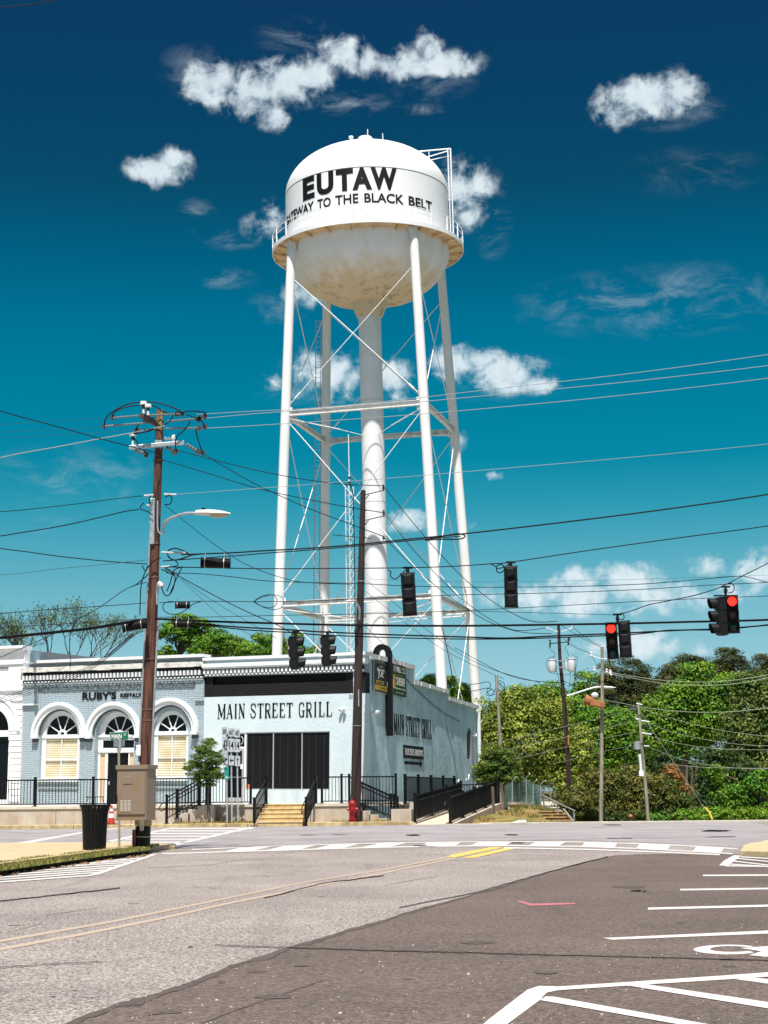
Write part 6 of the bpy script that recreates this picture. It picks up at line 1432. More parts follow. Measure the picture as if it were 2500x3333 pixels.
for py in (2363, 1892): mb.tube([P2(py + 1), P2(py - 1)], 17.0 * k2 if py > 2000 else 12.5 * k2, 14)
mb.build('strap', GALV, pl2)
mb = MB(); mb.box(P2(2268, -22) + Vector((0, -.1, 0)), (.16, .14, .22)); mb.build('meter_box', GALV, pl2, bevel=.01)
mb = MB(); mb.b2(P2(2270).x + .02, P2(2270).x + .06, Yp2 - .22, Yp2 - .18, P2(2300).z, P2(2245).z); mb.build('bracket', GALV, pl2)
for (ay, tipx, tipy) in ((1610, 1248, 1597), (1694, 1249, 1680)):
    mb = MB(); mb.tube([P2(ay, 8), at(tipx - 2, tipy, Yp2 - .2)], .02, 6); mb.tube([P2(ay + 14, 8), P2(ay, 20)], .02, 6); mb.build('insulator_arm', BLACKM, pl2)
    mb = MB(); mb.lathe([(0, .16), (.05, .14), (.03, .08), (.07, .06), (.03, .02), (.07, 0), (.03, -.05), (.05, -.12), (0, -.14)], at(tipx, tipy - 8, Yp2 - .2), 10); mb.build('insulator_bell', INSD, pl2, smooth=True)
mb = MB(); mb.lathe([(0, .12), (.05, .1), (.03, .05), (.07, .02), (.03, -.05), (0, -.1)], at(1249, 1752, Yp2 - .2), 10); mb.build('insulator_bell', INSD, pl2, smooth=True)
for k in range(14): py = 1640 + k * 22; s_ = (-1, 1)[k % 2]; mb = MB(); mb.tube([P2(py), P2(py, s_ * 15)], .012, 4); mb.build('step_peg', BLACKM, pl2)
# its small street light
a_ = P2(2010, 6); sl2 = root('street_light', a_, 'small worn street light on the dark pole behind the hydrant', 'street light')
mb = MB(); mb.tube(smooth_pts([at(*q('rJ', *p), Yp2 - .3 - .15 * i) for i, p in enumerate([(625, 1720), (630, 1600), (605, 1540), (585, 1500), (550, 1492)])]), .045, 7); mb.build('lamp_arm', GALV, sl2, smooth=True)
head_mb(at(*q('rJ', 580, 1495), Yp2 - .9), at(*q('rJ', 450, 1497), Yp2 - 1.0), .06, .05, .12).build('lamp_housing', GALV, sl2, smooth=True)

hy = at(1147, 2672, 68.1); hy.z = gz(68) + .12; kh = mpp(68.1); hyd = root('fire_hydrant', hy, 'red fire hydrant standing in front of the dark pole', 'fire hydrant')
REDH = mat('hydrant_red', (.38, .012, .02), .35, col2=(.28, .01, .015), nscale=6)
def hl(prof, name, m_=REDH, c=None, M=None, n=20): mb = MB(); mb.lathe(prof, c if c is not None else hy, n, M=M); return mb.build(name, m_, hyd, smooth=True)
s_ = 82 * kh / .98
hl([(0, .0), (.17 * s_, 0), (.17 * s_, .05), (.13 * s_, .07), (.115 * s_, .12), (.115 * s_, .60), (.15 * s_, .62), (.15 * s_, .66), (.12 * s_, .68)], 'barrel')
hl([(.13 * s_, .68), (.155 * s_, .70), (.15 * s_, .73), (.14 * s_, .78), (.10 * s_, .86), (.04 * s_, .90), (.035, .90), (.035, .97), (0, .97)], 'bonnet')
for (dx, dy, r_, L) in ((-1, 0, .055, .20), (1, 0, .055, .20), (0, -1, .085, .2)):
    M = (Matrix.Rotation(R(90) * (1 if dx > 0 else -1), 3, 'Y') if dx else Matrix.Rotation(R(90), 3, 'X'))
    hl([(r_ * .8, .08), (r_ * .8, L * .7), (r_ * 1.25, L * .7), (r_ * 1.25, L), (r_ * .5, L), (r_ * .4, L + .05), (0, L + .05)], 'hose_cap', c=hy + Vector((0, 0, .53)), M=M, n=14)
hl([(.16 * s_, .11), (.165 * s_, .12), (.165 * s_, .14), (.12 * s_, .15)], 'flange')
mb = MB(); mb.tube(smooth_pts([hy + Vector(p) for p in ((-.2, -.05, .5), (-.1, -.16, .36), (.05, -.2, .36), (.2, -.05, .48), (.3, 0, .42), (.22, -.05, .3))]), .010, 5); mb.build('cap_chain', REDH, hyd)

# ================================================================== ROUTE SIGNS
SGW = mat('sign_face_white', (.46, .50, .52), .5, col2=(.34, .38, .40), nscale=7); SGG = mat('sign_teal', (.02, .26, .20), .5)
def route_sign(label, base_px, top_px, Y, rz, plates):
    b_ = at(base_px[0], base_px[1], Y); b_.z = gz(Y) + .13; r_ = root('route_sign', b_, label, 'road sign', 'route signs between the young tree and the steps')
    t_ = at(top_px[0], top_px[1], Y); mb = MB(); mb.beam(b_, t_, .06, .035, up=Vector((0, 1, 0))); mb.beam(b_ + Vector((0, .02, 0)), t_ + Vector((0, .02, 0)), .02, .04, up=Vector((0, 1, 0))); mb.build('post', GALV, r_)
    for (x0, y0, x1, y1, txt, m_, fg) in plates:
        A, B = at(x0, y1, Y - .05), at(x1, y0, Y - .05); w = (B.x - A.x) / math.cos(rz); h = B.z - A.z
        M = Matrix.Translation(Vector(((A.x + B.x) / 2, (A.y + B.y) / 2, A.z))) @ Matrix.Rotation(rz, 4, 'Z')
        p = flatbox(M, -w / 2, w / 2, 0, .008, 0, h).build('sign_plate', m_, r_)
        if m_ is SGW: flatbox(M, -w / 2 - .006, w / 2 + .006, .009, .013, -.006, h + .006).build('plate_back', GALV, p)
        if txt in ('<', '^', '<w'):
            g = MB(); 
            if txt[0] == '<': g.plate([(-w * .36, h * .5), (-w * .08, h * .76), (-w * .02, h * .70), (-w * .14, h * .57), (w * .36, h * .57), (w * .36, h * .43), (-w * .14, h * .43), (-w * .02, h * .30), (-w * .08, h * .24)], -.006, -.001)
            else: g.plate([(0, h * .88), (w * .22, h * .62), (w * .07, h * .62), (w * .07, h * .14), (-w * .07, h * .14), (-w * .07, h * .62), (-w * .22, h * .62)], -.006, -.001)
            g.xf(M).build('arrow', fg, p)
        elif txt:
            t = text_mb(txt, w * .74, h * (.56 if len(txt) > 2 else .62), .02, .005).xf(M @ Matrix.Translation((-w * .37, -.005, h * .20))); t.build('lettering', fg, p)
def rb(x0, y0, x1, y1): return q('rB', x0, y0) + q('rB', x1, y1)
Ys = 68.0
route_sign('leftmost route sign reading SOUTH 43 with left arrow above small green panels', (740, 2672), (735, 2368), Ys - .1, R(28), [rb(352, 183, 505, 450) + ('SOUTH', SGW, BLACKP), rb(358, 500, 520, 1075) + ('43', SGW, BLACKP), rb(398, 1100, 540, 1430) + ('<', SGW, BLACKP),
            rb(405, 1520, 565, 1640) + ('', SGG, None), rb(415, 1640, 565, 1780) + ('', SGG, None), rb(425, 1790, 570, 1950) + ('<w', SGG, TRIM), rb(425, 1545, 545, 1610) + ('', SGW, None), rb(430, 1672, 545, 1745) + ('', SGW, None)])
route_sign('middle route sign reading EAST 14 with left arrow', (755, 2672), (752, 2372), Ys, R(8), [rb(548, 215, 752, 490) + ('EAST', SGW, BLACKP), rb(555, 565, 752, 1010) + ('14', SGW, BLACKP), rb(572, 1135, 750, 1465) + ('<', SGW, BLACKP)])
route_sign('rightmost route sign reading WEST 14 with upward arrow', (775, 2672), (771, 2374), Ys, R(8), [rb(760, 240, 940, 520) + ('WEST', SGW, BLACKP), rb(768, 580, 945, 1020) + ('14', SGW, BLACKP), rb(785, 1150, 948, 1490) + ('^', SGW, BLACKP)])

# ================================================================== TRAFFIC SIGNALS
LRED = mat('red_lens_lit', (.9, .05, .03), .3, emit=((1.0, .035, .02), 1.15), extra=None)
LOFF = mat('dark_lens', (.02, .015, .01), .2); LAMB = mat('dark_amber_lens', (.05, .022, .01), .2); LGRN = mat('dark_green_lens', (.006, .03, .02), .2)
SIGB = mat('signal_black', (.006, .0065, .0075), .5, spec=.25)
def signal_head(r_, M, s=1.0, lit=False):
    """3-section head, 1.06 m tall, hanging from z=0, facing local -Y"""
    def bb(mb, name, m_, par=r_, **k): mb.v = [M @ (v * s) for v in mb.v]; return mb.build(name, m_, par, **k)
    mb = MB(); w = .17
    mb.b2(-w, w, -.02, .20, -1.06, 0.0)
    body = bb(mb, 'signal_housing', SIGB, bevel=.015)
    for k in range(3):
        zc = -.175 - .352 * k
        mb = MB(); mb.b2(-w + .0, w - .0, -.065, -.021, zc - .165, zc + .165); bb(mb, 'section_door', SIGB, body, bevel=.01)
        mb = MB(); mb.lathe([(0, .02), (.10, .012), (.135, 0)], (0, -.066, zc), 20, M=Matrix.Rotation(R(90), 3, 'X')); bb(mb, 'signal_lens', (LRED if lit else LOFF) if k == 0 else (LAMB if k == 1 else LGRN), body, smooth=True)
        mb = MB(); o = len(mb.v); N = 20; 
        for i in range(N + 1):
            a = R(-52 + 284 * i / N); c_, s2 = math.cos(a), math.sin(a)
            L = .23 if True else .2
            Lf = L * (.62 + .38 * (s2 + 1) / 2)
            for rr in (.150, .156): mb.v.append(Vector((rr * c_, -.06, zc + rr * s2))); mb.v.append(Vector((rr * c_, -.06 - Lf, zc + rr * s2)))
        for i in range(N):
            a_ = o + i * 4; b_ = a_ + 4; mb.f += [(a_, b_, b_ + 1, a_ + 1), (a_ + 2, a_ + 3, b_ + 3, b_ + 2), (a_ + 1, b_ + 1, b_ + 3, a_ + 3)]
        bb(mb, 'visor', SIGB, body)
    for k in range(4):
        mb = MB(); zc = -.0 - .352 * k; mb.b2(-w - .012, w + .012, .0, .19, zc - .012, zc + .012); bb(mb, 'section_joint', SIGB, body)
    # domed back panels
    for k in range(3): mb = MB(); zc = -.175 - .352 * k; mb.prism([(0, 0), (1, 0), (1, 1), (0, 1)], [(-.09, .26, zc - .10), (.09, .26, zc - .10), (.07, .26, zc + .10), (-.07, .26, zc + .10)], [(-.15, .2, zc - .15), (.15, .2, zc - .15), (.15, .2, zc + .15), (-.15, .2, zc + .15)]); bb(mb, 'back_cover', SIGB, body, bevel=.006)
def signal(label, px, py, Y, hpx, heads, wire_py, loop=None, tilt=0):
    top = at(px, py, Y); s = hpx * mpp(Y) / 1.06 * 1.0
    r_ = root('traffic_signal', top, label, 'traffic signal', 'traffic signals hung over the crossing')
    for (dx, rz, lit, dy) in heads:
        M = Matrix.Translation(at(px + dx, py + dy, Y)) @ Matrix.Rotation(R(tilt), 4, 'Y') @ Matrix.Rotation(R(rz), 4, 'Z'); signal_head(r_, M, s, lit)
    w = at(px, wire_py, Y); mb = MB(); mb.tube([top + Vector((0, 0, -.02)), w], .035 * s, 8); mb.box(top.lerp(w, .5), (.09, .09, .10)); mb.beam(w + Vector((-.12, 0, 0)), w + Vector((.12, 0, 0)), .04, .05); mb.box(top + Vector((0, .05, .0)), (.28 if len(heads) == 1 else .62, .12, .03))
    mb.build('span_hanger', SIGB, r_)
    if loop: mb = MB(); mb.tube(smooth_pts([at(*p, Y - .02) for p in loop]), .014, 5); mb.build('loop_cable', DARKRUB, r_)
signal('left of the two side-facing signals above the grill sign, tilted slightly', 962, 2073, 52, 104, [(0, 84, False, 0)], 2056, [(957, 2062), (950, 2072), (953, 2088), (957, 2092)], tilt=-3.5)
signal('right of the two side-facing signals, nearest the dark utility pole', 1066, 2070, 52, 97, [(0, 84, False, 0)], 2057, tilt=-3)
signal('signal seen from behind, hanging left before the tower column', 1327, 1868, 41, 137, [(0, 176, False, 0)], 1848, [q('b2', *p) for p in ((915, 785), (935, 800), (930, 830), (965, 850), (1000, 825), (1040, 785))], tilt=-3)
signal('lone black signal seen from behind against open sky between tower and clouds', 1662, 1846, 42, 132, [(0, 174, False, 0)], 1830, [q('b3', *p) for p in ((165, 228), (190, 240), (195, 265), (215, 272), (235, 255), (225, 230), (200, 232), (195, 250), (240, 240), (262, 222))], tilt=0)
signal('paired signal with glowing red lens above the far trees, second from right', 2010, 2027, 45.5, 116, [(-22, -8, True, 0), (21, 167, False, -4)], 2000, [q('b3', *p) for p in ((870, 487), (882, 505), (875, 525), (845, 522))], tilt=-2)
signal('paired signal with glowing red lens at the right edge of the sky', 2362, 1938, 45.5, 121, [(19, -6, True, 0), (-26, -82, False, 8)], 1910, [q('b3', *p) for p in ((1440, 335), (1465, 330), (1477, 355), (1465, 378), (1445, 380))], tilt=-1)

# ================================================================== OVERHEAD WIRES
wires = []
def wire(label, pts, Ya, Yb, w=2.2, m_=DARKRUB, name='overhead_wire'):
    N = len(pts); xs = [p[0] for p in pts]; P = []
    tot = sum(math.hypot(b[0] - a[0], b[1] - a[1]) for a, b in zip(pts, pts[1:])); acc_ = 0
    for i, p in enumerate(pts):
        if i: acc_ += math.hypot(p[0] - pts[i - 1][0], p[1] - pts[i - 1][1])
        P.append(at(p[0], p[1], Ya + (Yb - Ya) * acc_ / tot))
    if pts[-1][0] >= 2530: e = (P[-1] - P[-2]); e = e / max(1, abs(e.x)); P.append(P[-1] + e * 5 + Vector((0, 0, .1))); P.append(P[-1] + e * 7 + Vector((0, 0, .5)))
    if pts[0][0] <= -40: e = (P[0] - P[1]); e = e / max(1, abs(e.x)); P = [P[0] + e * 12 + Vector((0, 0, .4)), P[0] + e * 5 + Vector((0, 0, .1))] + P
    Ps = smooth_pts(P); n_ = len(Ps); mb = MB()
    mb.tube(Ps, [w * .5 * mpp(p.y) for p in Ps], 6); o = mb.build(name, m_, smooth=True); tag(o, label, 'wire', 'overhead wires and cables'); return o
Yq = Y1_
wire('top pale power wire from the big pole to the right edge', [(640, 1349), (850, 1337), (1000, 1330), (1300, 1302), (1600, 1267), (2050, 1216), (2540, 1148)], Yq, 40, 2.3, GREYW)
wire('second pale power wire just under the top one', [(650, 1364), (850, 1345), (1250, 1318), (1600, 1286), (2050, 1242), (2540, 1185)], Yq, 40, 2.3, GREYW)
wire('third pale power wire running right from the big pole', [(660, 1394), (850, 1384), (1250, 1357), (1600, 1328), (2050, 1284), (2540, 1226)], Yq, 40, 2.3, GREYW)
wire('lone pale wire crossing the tower legs below the upper struts', [(545, 1611), (850, 1589), (1250, 1558), (1600, 1528), (2050, 1489), (2540, 1441)], Yq, 40, 1.9, GREYW)
wire('thick dark twisted cable rising rightwards over the tower column', [(590, 1805), (760, 1799), (850, 1793), (1000, 1785), (1166, 1772), (1330, 1755), (1514, 1737), (1800, 1704), (2150, 1660), (2540, 1603)], Yq, 40, 5.0)
wire('second cable strapped under the thick rising cable', [(530, 1826), (640, 1818), (780, 1808), (870, 1800), (1000, 1791), (1166, 1777), (1330, 1760), (1500, 1745)], Yq, 42, 3.6)
wire('span cable carrying the two signals seen from behind', [(528, 1845), (640, 1847), (850, 1851), (1100, 1850), (1327, 1848), (1480, 1843), (1600, 1835), (1662, 1830), (1900, 1794), (2200, 1752), (2540, 1706)], Yq, 42, 3.4)
wire('wavy dark wire passing behind the left rear-facing signal', [(540, 1865), (640, 1867), (760, 1878), (857, 1890), (1000, 1896), (1164, 1899), (1300, 1906), (1500, 1911), (1800, 1910), (2050, 1903), (2200, 1893), (2392, 1876), (2440, 1880), (2540, 1905)], Yq + .3, 50, 2.4)
wire('level dark wire just under the wavy one', [(520, 1962), (640, 1957), (900, 1958), (1150, 1950), (1400, 1940), (1500, 1936), (1750, 1931), (2060, 1920), (2300, 1905), (2540, 1893)], Yq + .5, 52, 2.2)
wire('thin dark wire above the lower struts', [(518, 2009), (700, 2008), (900, 2003), (1200, 1998), (1450, 1990), (1650, 1981), (2000, 1962), (2300, 1947), (2540, 1938)], Yq + .5, 52, 2.0)
wire('heavy black trunk cable crossing the whole street at roof height', [(505, 2014), (620, 2020), (760, 2025), (902, 2029), (1050, 2033), (1250, 2036), (1500, 2037), (1750, 2034), (2000, 2030), (2250, 2024), (2540, 2016)], Yq - .2, 47, 7.0)
wire('second heavy cable below the trunk cable', [(560, 2022), (640, 2028), (760, 2040), (947, 2050), (1050, 2057), (1300, 2067), (1500, 2073), (1650, 2077), (1801, 2070), (2000, 2062), (2200, 2052), (2350, 2046), (2540, 2031)], Yq - .1, 47, 5.0)
wire('lowest heavy cable carrying the two side-facing signals', [(580, 2026), (676, 2036), (800, 2050), (947, 2059), (1050, 2067), (1300, 2076), (1500, 2080), (1700, 2079), (1900, 2072), (2042, 2066), (2110, 2060), (2181, 2051), (2350, 2049), (2540, 2028)], Yq, 47, 3.8)
wire('thick black cable bundle arriving from the left', [(-40, 2079), (60, 2070), (188, 2057), (290, 2046), (376, 2032), (430, 2023), (476, 2016)], 38, Yq - .3, 9.5)
wire('service wire swooping down to the left edge over the chimney', [(-40, 2156), (0, 2140), (56, 2116), (172, 2065), (260, 2014), (332, 1972), (390, 1930), (436, 1906), (486, 1894)], 60, Yq, 2.6)
wire('dark wire entering left below the swooping ones', [(-40, 1999), (120, 1987), (300, 1975), (484, 1962)], 40, Yq, 2.3)
wire('thin dark wire just over the thick left bundle', [(-40, 2043), (150, 2034), (320, 2024), (483, 2013)], 40, Yq, 2.0)
wire('thin wire entering left and climbing slightly to the big pole', [(-40, 1875), (100, 1862), (200, 1850), (350, 1836), (490, 1821)], 40, Yq, 1.8, TEALW)
wire('dark cable falling from the left edge to the big pole', [(-40, 1779), (80, 1795), (203, 1812), (350, 1827), (482, 1836)], 40, Yq, 3.2)
wire('twisted service cable ending at the meter trough', [(-40, 1750), (60, 1735), (200, 1712), (330, 1683), (400, 1666), (452, 1658)], 40, Yq - .2, 3.6)
wire('wavy dark wire above the twisted service cable', [(-40, 1668), (100, 1657), (250, 1640), (380, 1623), (473, 1613)], 40, Yq, 2.6)
wire('bright thick conductor rising from the left edge to the pole top', [(-40, 1497), (60, 1477), (200, 1452), (330, 1427), (440, 1407), (540, 1385)], 40, Yq - .2, 3.6, GREYW)
wire('dark wire descending from the upper left to the crossarm', [(-40, 1326), (100, 1365), (220, 1398), (324, 1427), (420, 1452), (511, 1474)], 34, Yq - .4, 3.2)
wire('faintest hair-thin wire at upper left', [(-40, 1384), (150, 1372), (345, 1360)], 46, Yq - .9, 1.1, TEALW)
wire('middle hair-thin wire at upper left', [(-40, 1408), (150, 1399), (338, 1390)], 46, Yq - .9, 1.1, TEALW)
wire('lowest hair-thin wire at upper left', [(-40, 1428), (200, 1414), (430, 1402)], 46, Yq - .3, 1.1, TEALW)
for k, (dy, lb) in enumerate(((0, 'uppermost'), (6, 'second'), (13, 'third'), (19, 'lowest'))):
    wire(lb + ' strand of the fan dropping from the splice case over the white building', [(-40, 2282 + dy * .9), (0, 2271 + dy * .9), (157, 2223 + dy), (230, 2195 + dy), (298, 2163 + dy * .8), (370, 2115 + dy * .6), (430 + k * 2, 2064 + dy * .2)], 62, Yq - .2, 1.9)
wire('uppermost of three dark wires sinking right to the dark pole', [(585, 1468), (700, 1498), (850, 1534), (1000, 1562), (1120, 1576), (1243, 1581)], Yq, Yp2 - .2, 2.6)
wire('middle dark wire sinking from the crossarm to the dark pole', [(532, 1497), (700, 1548), (850, 1593), (1000, 1625), (1120, 1648), (1243, 1668)], Yq, Yp2 - .2, 2.6)
wire('lowest dark wire sinking from the crossarm to the dark pole', [(659, 1475), (720, 1513), (790, 1553), (850, 1585), (1000, 1653), (1120, 1698), (1248, 1746)], Yq, Yp2 - .2, 2.8)
YF = 104.0
wire('dark wire from the top insulator down to the transformer pole', [(1250, 1585), (1350, 1708), (1430, 1800), (1500, 1873), (1570, 1933), (1650, 1987), (1735, 2023), (1812, 2022)], Yp2 - .2, YF, 2.4)
wire('dark wire from the middle insulator down to the transformer pole', [(1250, 1670), (1350, 1795), (1438, 1888), (1510, 1955), (1600, 2018), (1680, 2052), (1775, 2044)], Yp2 - .2, YF, 2.2)
wire('dark wire from the lowest insulator down to the transformer pole', [(1250, 1748), (1320, 1820), (1401, 1893), (1500, 1968), (1600, 2028), (1700, 2058), (1795, 2062)], Yp2 - .2, YF, 2.2)
wire('long thin guy falling right across the left tower leg', [(535, 1642), (640, 1728), (743, 1803), (827, 1849), (930, 1884), (1000, 1896), (1140, 1902)], Yq, 60, 2.2)
wire('dark drop wire falling from the big pole to the signal cable', [(536, 1845), (574, 1870), (660, 1918), (740, 1960), (819, 1998), (900, 2033), (952, 2062)], Yq, 52, 3.0)
wire('thin teal drop wire falling toward the green trees', [(560, 1858), (620, 1915), (700, 1990), (760, 2035), (829, 2074)], Yq, 60, 1.4, TEALW)
wire('second thin drop wire beside the teal one', [(568, 1862), (640, 1920), (720, 1972), (800, 2020), (900, 2078)], Yq, 60, 1.6, TEALW)
wire('thin wire slanting off the dark pole past the hanging signal', [(1196, 1892), (1280, 1960), (1400, 2058), (1500, 2130), (1620, 2185), (1760, 2222)], Yp2, YF, 1.6)
wire('second thin wire slanting off the dark pole toward the far trees', [(1192, 1926), (1300, 2012), (1420, 2100), (1520, 2155), (1640, 2210)], Yp2, YF + 3, 1.5)
wire('straight steep guy wire beside the right front tower leg', [(1437, 2036), (1455, 2110), (1478, 2232)], 100, 96, 3.0)
wire('thin wire from the dark pole to the stepped side wall', [(1190, 2040), (1260, 2110), (1300, 2170), (1320, 2200)], Yp2, 74, 1.5)
wire('sagging wire meeting the transformer pole below its cans', [(1480, 2108), (1560, 2152), (1640, 2192), (1720, 2214), (1822, 2222)], 90, YF, 2.0)
wire('faint thin wire along the far side behind the clouds', [(1200, 1885), (1500, 1894), (1700, 1893), (2100, 1885), (2540, 1870)], 60, 60, 1.0, TEALW)
wire('thin wire tied to the left red-lit signal', [(1500, 1988), (1650, 1992), (1800, 1996), (1995, 2001)], 60, 45.5, 1.6)
wire('span wire rising right through both red-lit signals', [(1996, 2003), (2020, 1997), (2060, 1987), (2110, 1969), (2169, 1957), (2260, 1938), (2330, 1917), (2362, 1903), (2430, 1868), (2540, 1812)], 45.5, 44, 3.2)
wire('dark tip of a wire in the top left corner of the sky', [(-60, 23), (60, 18), (120, 11), (200, -4)], 22, 22, 3.0)
# coil loops and thick lashings on cables
def loop_obj(label, pts, Y, w): 
    mb = MB(); mb.tube(smooth_pts([at(*p, Y) for p in pts]), w * .5 * mpp(Y), 6); o = mb.build('cable_loop', DARKRUB, smooth=True); return tag(o, label, 'cable loop', 'slack loops on the cables')
loop_obj('teardrop slack loop on the thick cable right of the big pole', [q('r8', *p) for p in ((760, 1320), (700, 1285), (640, 1268), (595, 1280), (582, 1305), (595, 1340), (640, 1358), (700, 1345), (770, 1320), (860, 1310))], Yq - .1, 4.5)
loop_obj('flat slack loop on the thick cable before the right tower leg', [q('b2', *p) for p in ((1180, 565), (1300, 545), (1400, 525), (1450, 530), (1468, 542), (1450, 558), (1400, 565), (1300, 565), (1180, 572))], 42, 4.5)
loop_obj('round slack loop left of the left tower leg', [q('b8', *p) for p in ((830, 460), (880, 425), (930, 412), (980, 418), (1000, 455), (985, 490), (940, 505), (880, 490), (830, 462))], Yq + .4, 2.4)
loop_obj('larger round slack loop over the left tower leg', [q('b8', *p) for p in ((830, 460), (900, 425), (980, 412), (1035, 430), (1048, 465), (1035, 500), (980, 518), (900, 500), (840, 463))], Yq + .4, 2.2)
loop_obj('coil of slack cable hanging by the small splice box', [q('b8', *p) for p in ((270, 462), (210, 462), (178, 490), (190, 530), (240, 552), (300, 545), (350, 515), (400, 475), (450, 462))], Yq + .1, 2.8)
def splice(label, x0, y0, x1, y1, Y, rpx, name='splice_case', ribs=10):
    a_, b_ = at(x0, y0, Y), at(x1, y1, Y); r_ = rpx * mpp(Y); rt_ = root(name, a_, label, 'splice case', 'black splice cases on the cables'); d = b_ - a_
    pts = []; rs = []
    for i in range(ribs * 2 + 1): pts.append(a_ + d * i / (ribs * 2)); rs.append(r_ * (1 if i % 2 else .93))
    mb = MB(); mb.tube(pts, rs, 16); mb.build('case_body', DARKRUB, rt_, smooth=False)
    mb = MB(); u = d.normalized()
    for f in (.0, .97): mb.tube([a_ + d * f, a_ + d * (f + .03)], r_ * 1.15, 16)
    mb.build('end_cap', DARKRUB, rt_)
    mb = MB()
    for f in (.13, .78): mb.tube([a_ + d * f + Vector((0, 0, 0)), a_ + d * (f + .02)], r_ * 1.06, 16)
    mb.build('strap', GALV, rt_)
    mb = MB()
    for f in (.15, .80): mb.tube([a_ + d * f + Vector((0, 0, r_)), a_ + d * f + Vector((0, 0, r_ * 2.1))], .012, 5)
    mb.build('hanger', GALV, rt_)
splice('large ribbed black splice case under the thick rising cable', *q('b8', 452, 180), *q('b8', 662, 185), Yq - .1, 16.5)
splice('small black splice box hung by the coil right of the big pole', *q('b8', 268, 487), *q('b8', 370, 487), Yq, 11, ribs=5)
splice('dark oval splice case over the green tree right of the big pole', *q('b8', 258, 622), *q('b8', 388, 624), Yq - .3, 12, ribs=6)
splice('long dark splice case strapped on the bundle left of the big pole', *q('rG', 1275, 618), *q('rG', 1520, 575), Yq - .45, 15, ribs=8)

# ================================================================== FAR POLES
def far_pole(label, rows, ws, Y, zb_, m_, name='utility_pole'):
    b_ = at(rows[0][0], rows[0][1], Y); r_ = root(name, b_, label, 'utility pole'); mb = MB(); P = [at(x, y, Y) for x, y in rows]
    P = [P[0] + (P[0] - P[1]).normalized() * 6] + P; ws = [ws[0]] + ws
    mb.tube(P, [w * .5 * mpp(Y) for w in ws], 12); mb.build('pole_shaft', m_, r_, smooth=True); return r_
fp = far_pole('dark leaning utility pole with two white transformers before the trees', [(1856, 2640), (1845, 2400), (1833, 2250), (1823, 2150), (1818, 2033)], [17, 15, 13, 11, 9.5], YF, 0, WOOD2)
def fpx(par, name, m_, pts, Y, w, rg='rD', closed=False): mb = MB(); mb.tube(smooth_pts([at(*q(rg, *p), Y) for p in pts]), w * .5 * mpp(Y), 5); return mb.build(name, m_, par)
for (x0, y0, x1, y1) in ((230, 172, 445, 190),): pass
fpx(fp, 'crossarm', TRIM, [(228, 178), (318, 212)], YF - .3, 3); fpx(fp, 'crossarm', TRIM, [(350, 212), (445, 180)], YF - .3, 3)
fpx(fp, 'crossarm', BLACKM, [(250, 318), (420, 302)], YF - .3, 3)
for (x, y) in ((225, 172), (445, 172), (250, 300), (250, 335), (415, 285), (415, 318), (425, 275)): mb = MB(); p = at(*q('rD', x, y), YF - .3); mb.lathe([(0, .14), (.07, .1), (.04, 0), (.07, -.05), (0, -.14)], p, 8); mb.build('insulator', INS if y < 200 else INSD, fp)
for (x0, y0, y1, w, dz) in ((270, 462, 575, 70, 0), (445, 450, 568, 72, 0), (398, 470, 555, 42, .3)):
    a_, b_ = at(*q('rD', x0, y1), YF - .5 + dz), at(*q('rD', x0, y0), YF - .5 + dz); r_ = w * .5 * .36166 * mpp(YF); mb = MB(); d = b_ - a_
    mb.tube([a_, a_ + d * .05, a_ + d * .93, b_], [r_ * .9, r_, r_ * 1.0, r_ * .94], 18); tm = mb.build('transformer_can', mat('transformer_white', (.66, .68, .70), .4), fp, smooth=True)
    mb = MB(); mb.tube([b_ - d * .06, b_ - d * .02], r_ * 1.12, 18); mb.build('can_lid', TRIM, tm, smooth=True)
    mb = MB(); mb.lathe([(0, .22), (.05, .2), (.03, .1), (.06, .06), (.05, 0)], b_ + Vector((r_ * .3, 0, 0)), 8); mb.build('bushing', GALV, tm)
for j in ([(250, 335), (245, 365), (290, 400), (292, 440)], [(415, 320), (385, 360), (410, 400), (415, 430)], [(290, 432), (240, 450), (215, 490), (225, 540), (245, 572)], [(470, 430), (492, 440), (495, 480), (480, 560), (485, 620), (470, 660)],
          [(440, 570), (430, 640), (425, 700)], [(465, 570), (470, 640), (485, 660)], [(240, 572), (300, 590), (400, 600), (440, 572)], [(305, 460), (310, 560), (330, 640)], [(340, 640), (390, 660), (450, 690)]): fpx(fp, 'lead_wire', DARKRUB, j, YF - .6, 1.4)
fpx(fp, 'bolt_bracket', GALV, [(310, 535), (375, 530)], YF - .5, 4); fpx(fp, 'bolt_bracket', GALV, [(320, 475), (375, 470)], YF - .5, 4)
mb = MB(); mb.box(at(*q('rC', 1117, 641), YF - .4), (.22, .05, .16)); mb.build('yellow_tag', mat('yellow_tag', (.7, .45, .03), .5), fp)
mb = MB(); mb.tube([at(*q('rD', 415, 1140), YF - .3), at(*q('rD', 415, 1230), YF - .3)], .05, 6); mb.build('yellow_guard', mat('dull_yellow', (.45, .22, .03), .5), fp)
a_ = at(*q('rD', 405, 785), YF - .3); sl3 = root('street_light', a_, 'long-armed street light on the transformer pole', 'street light')
mb = MB(); mb.tube(smooth_pts([at(*q('rD', *p), YF - .4) for p in ((405, 788), (480, 765), (580, 732), (650, 712), (700, 708))]), .055, 6); mb.build('lamp_arm', TRIM, sl3, smooth=True)
head_mb(at(*q('rD', 695, 709), YF - .5), at(*q('rD', 842, 714), YF - .5), .08, .07, .18).build('lamp_housing', TRIM, sl3, smooth=True)
Y4 = 73.0
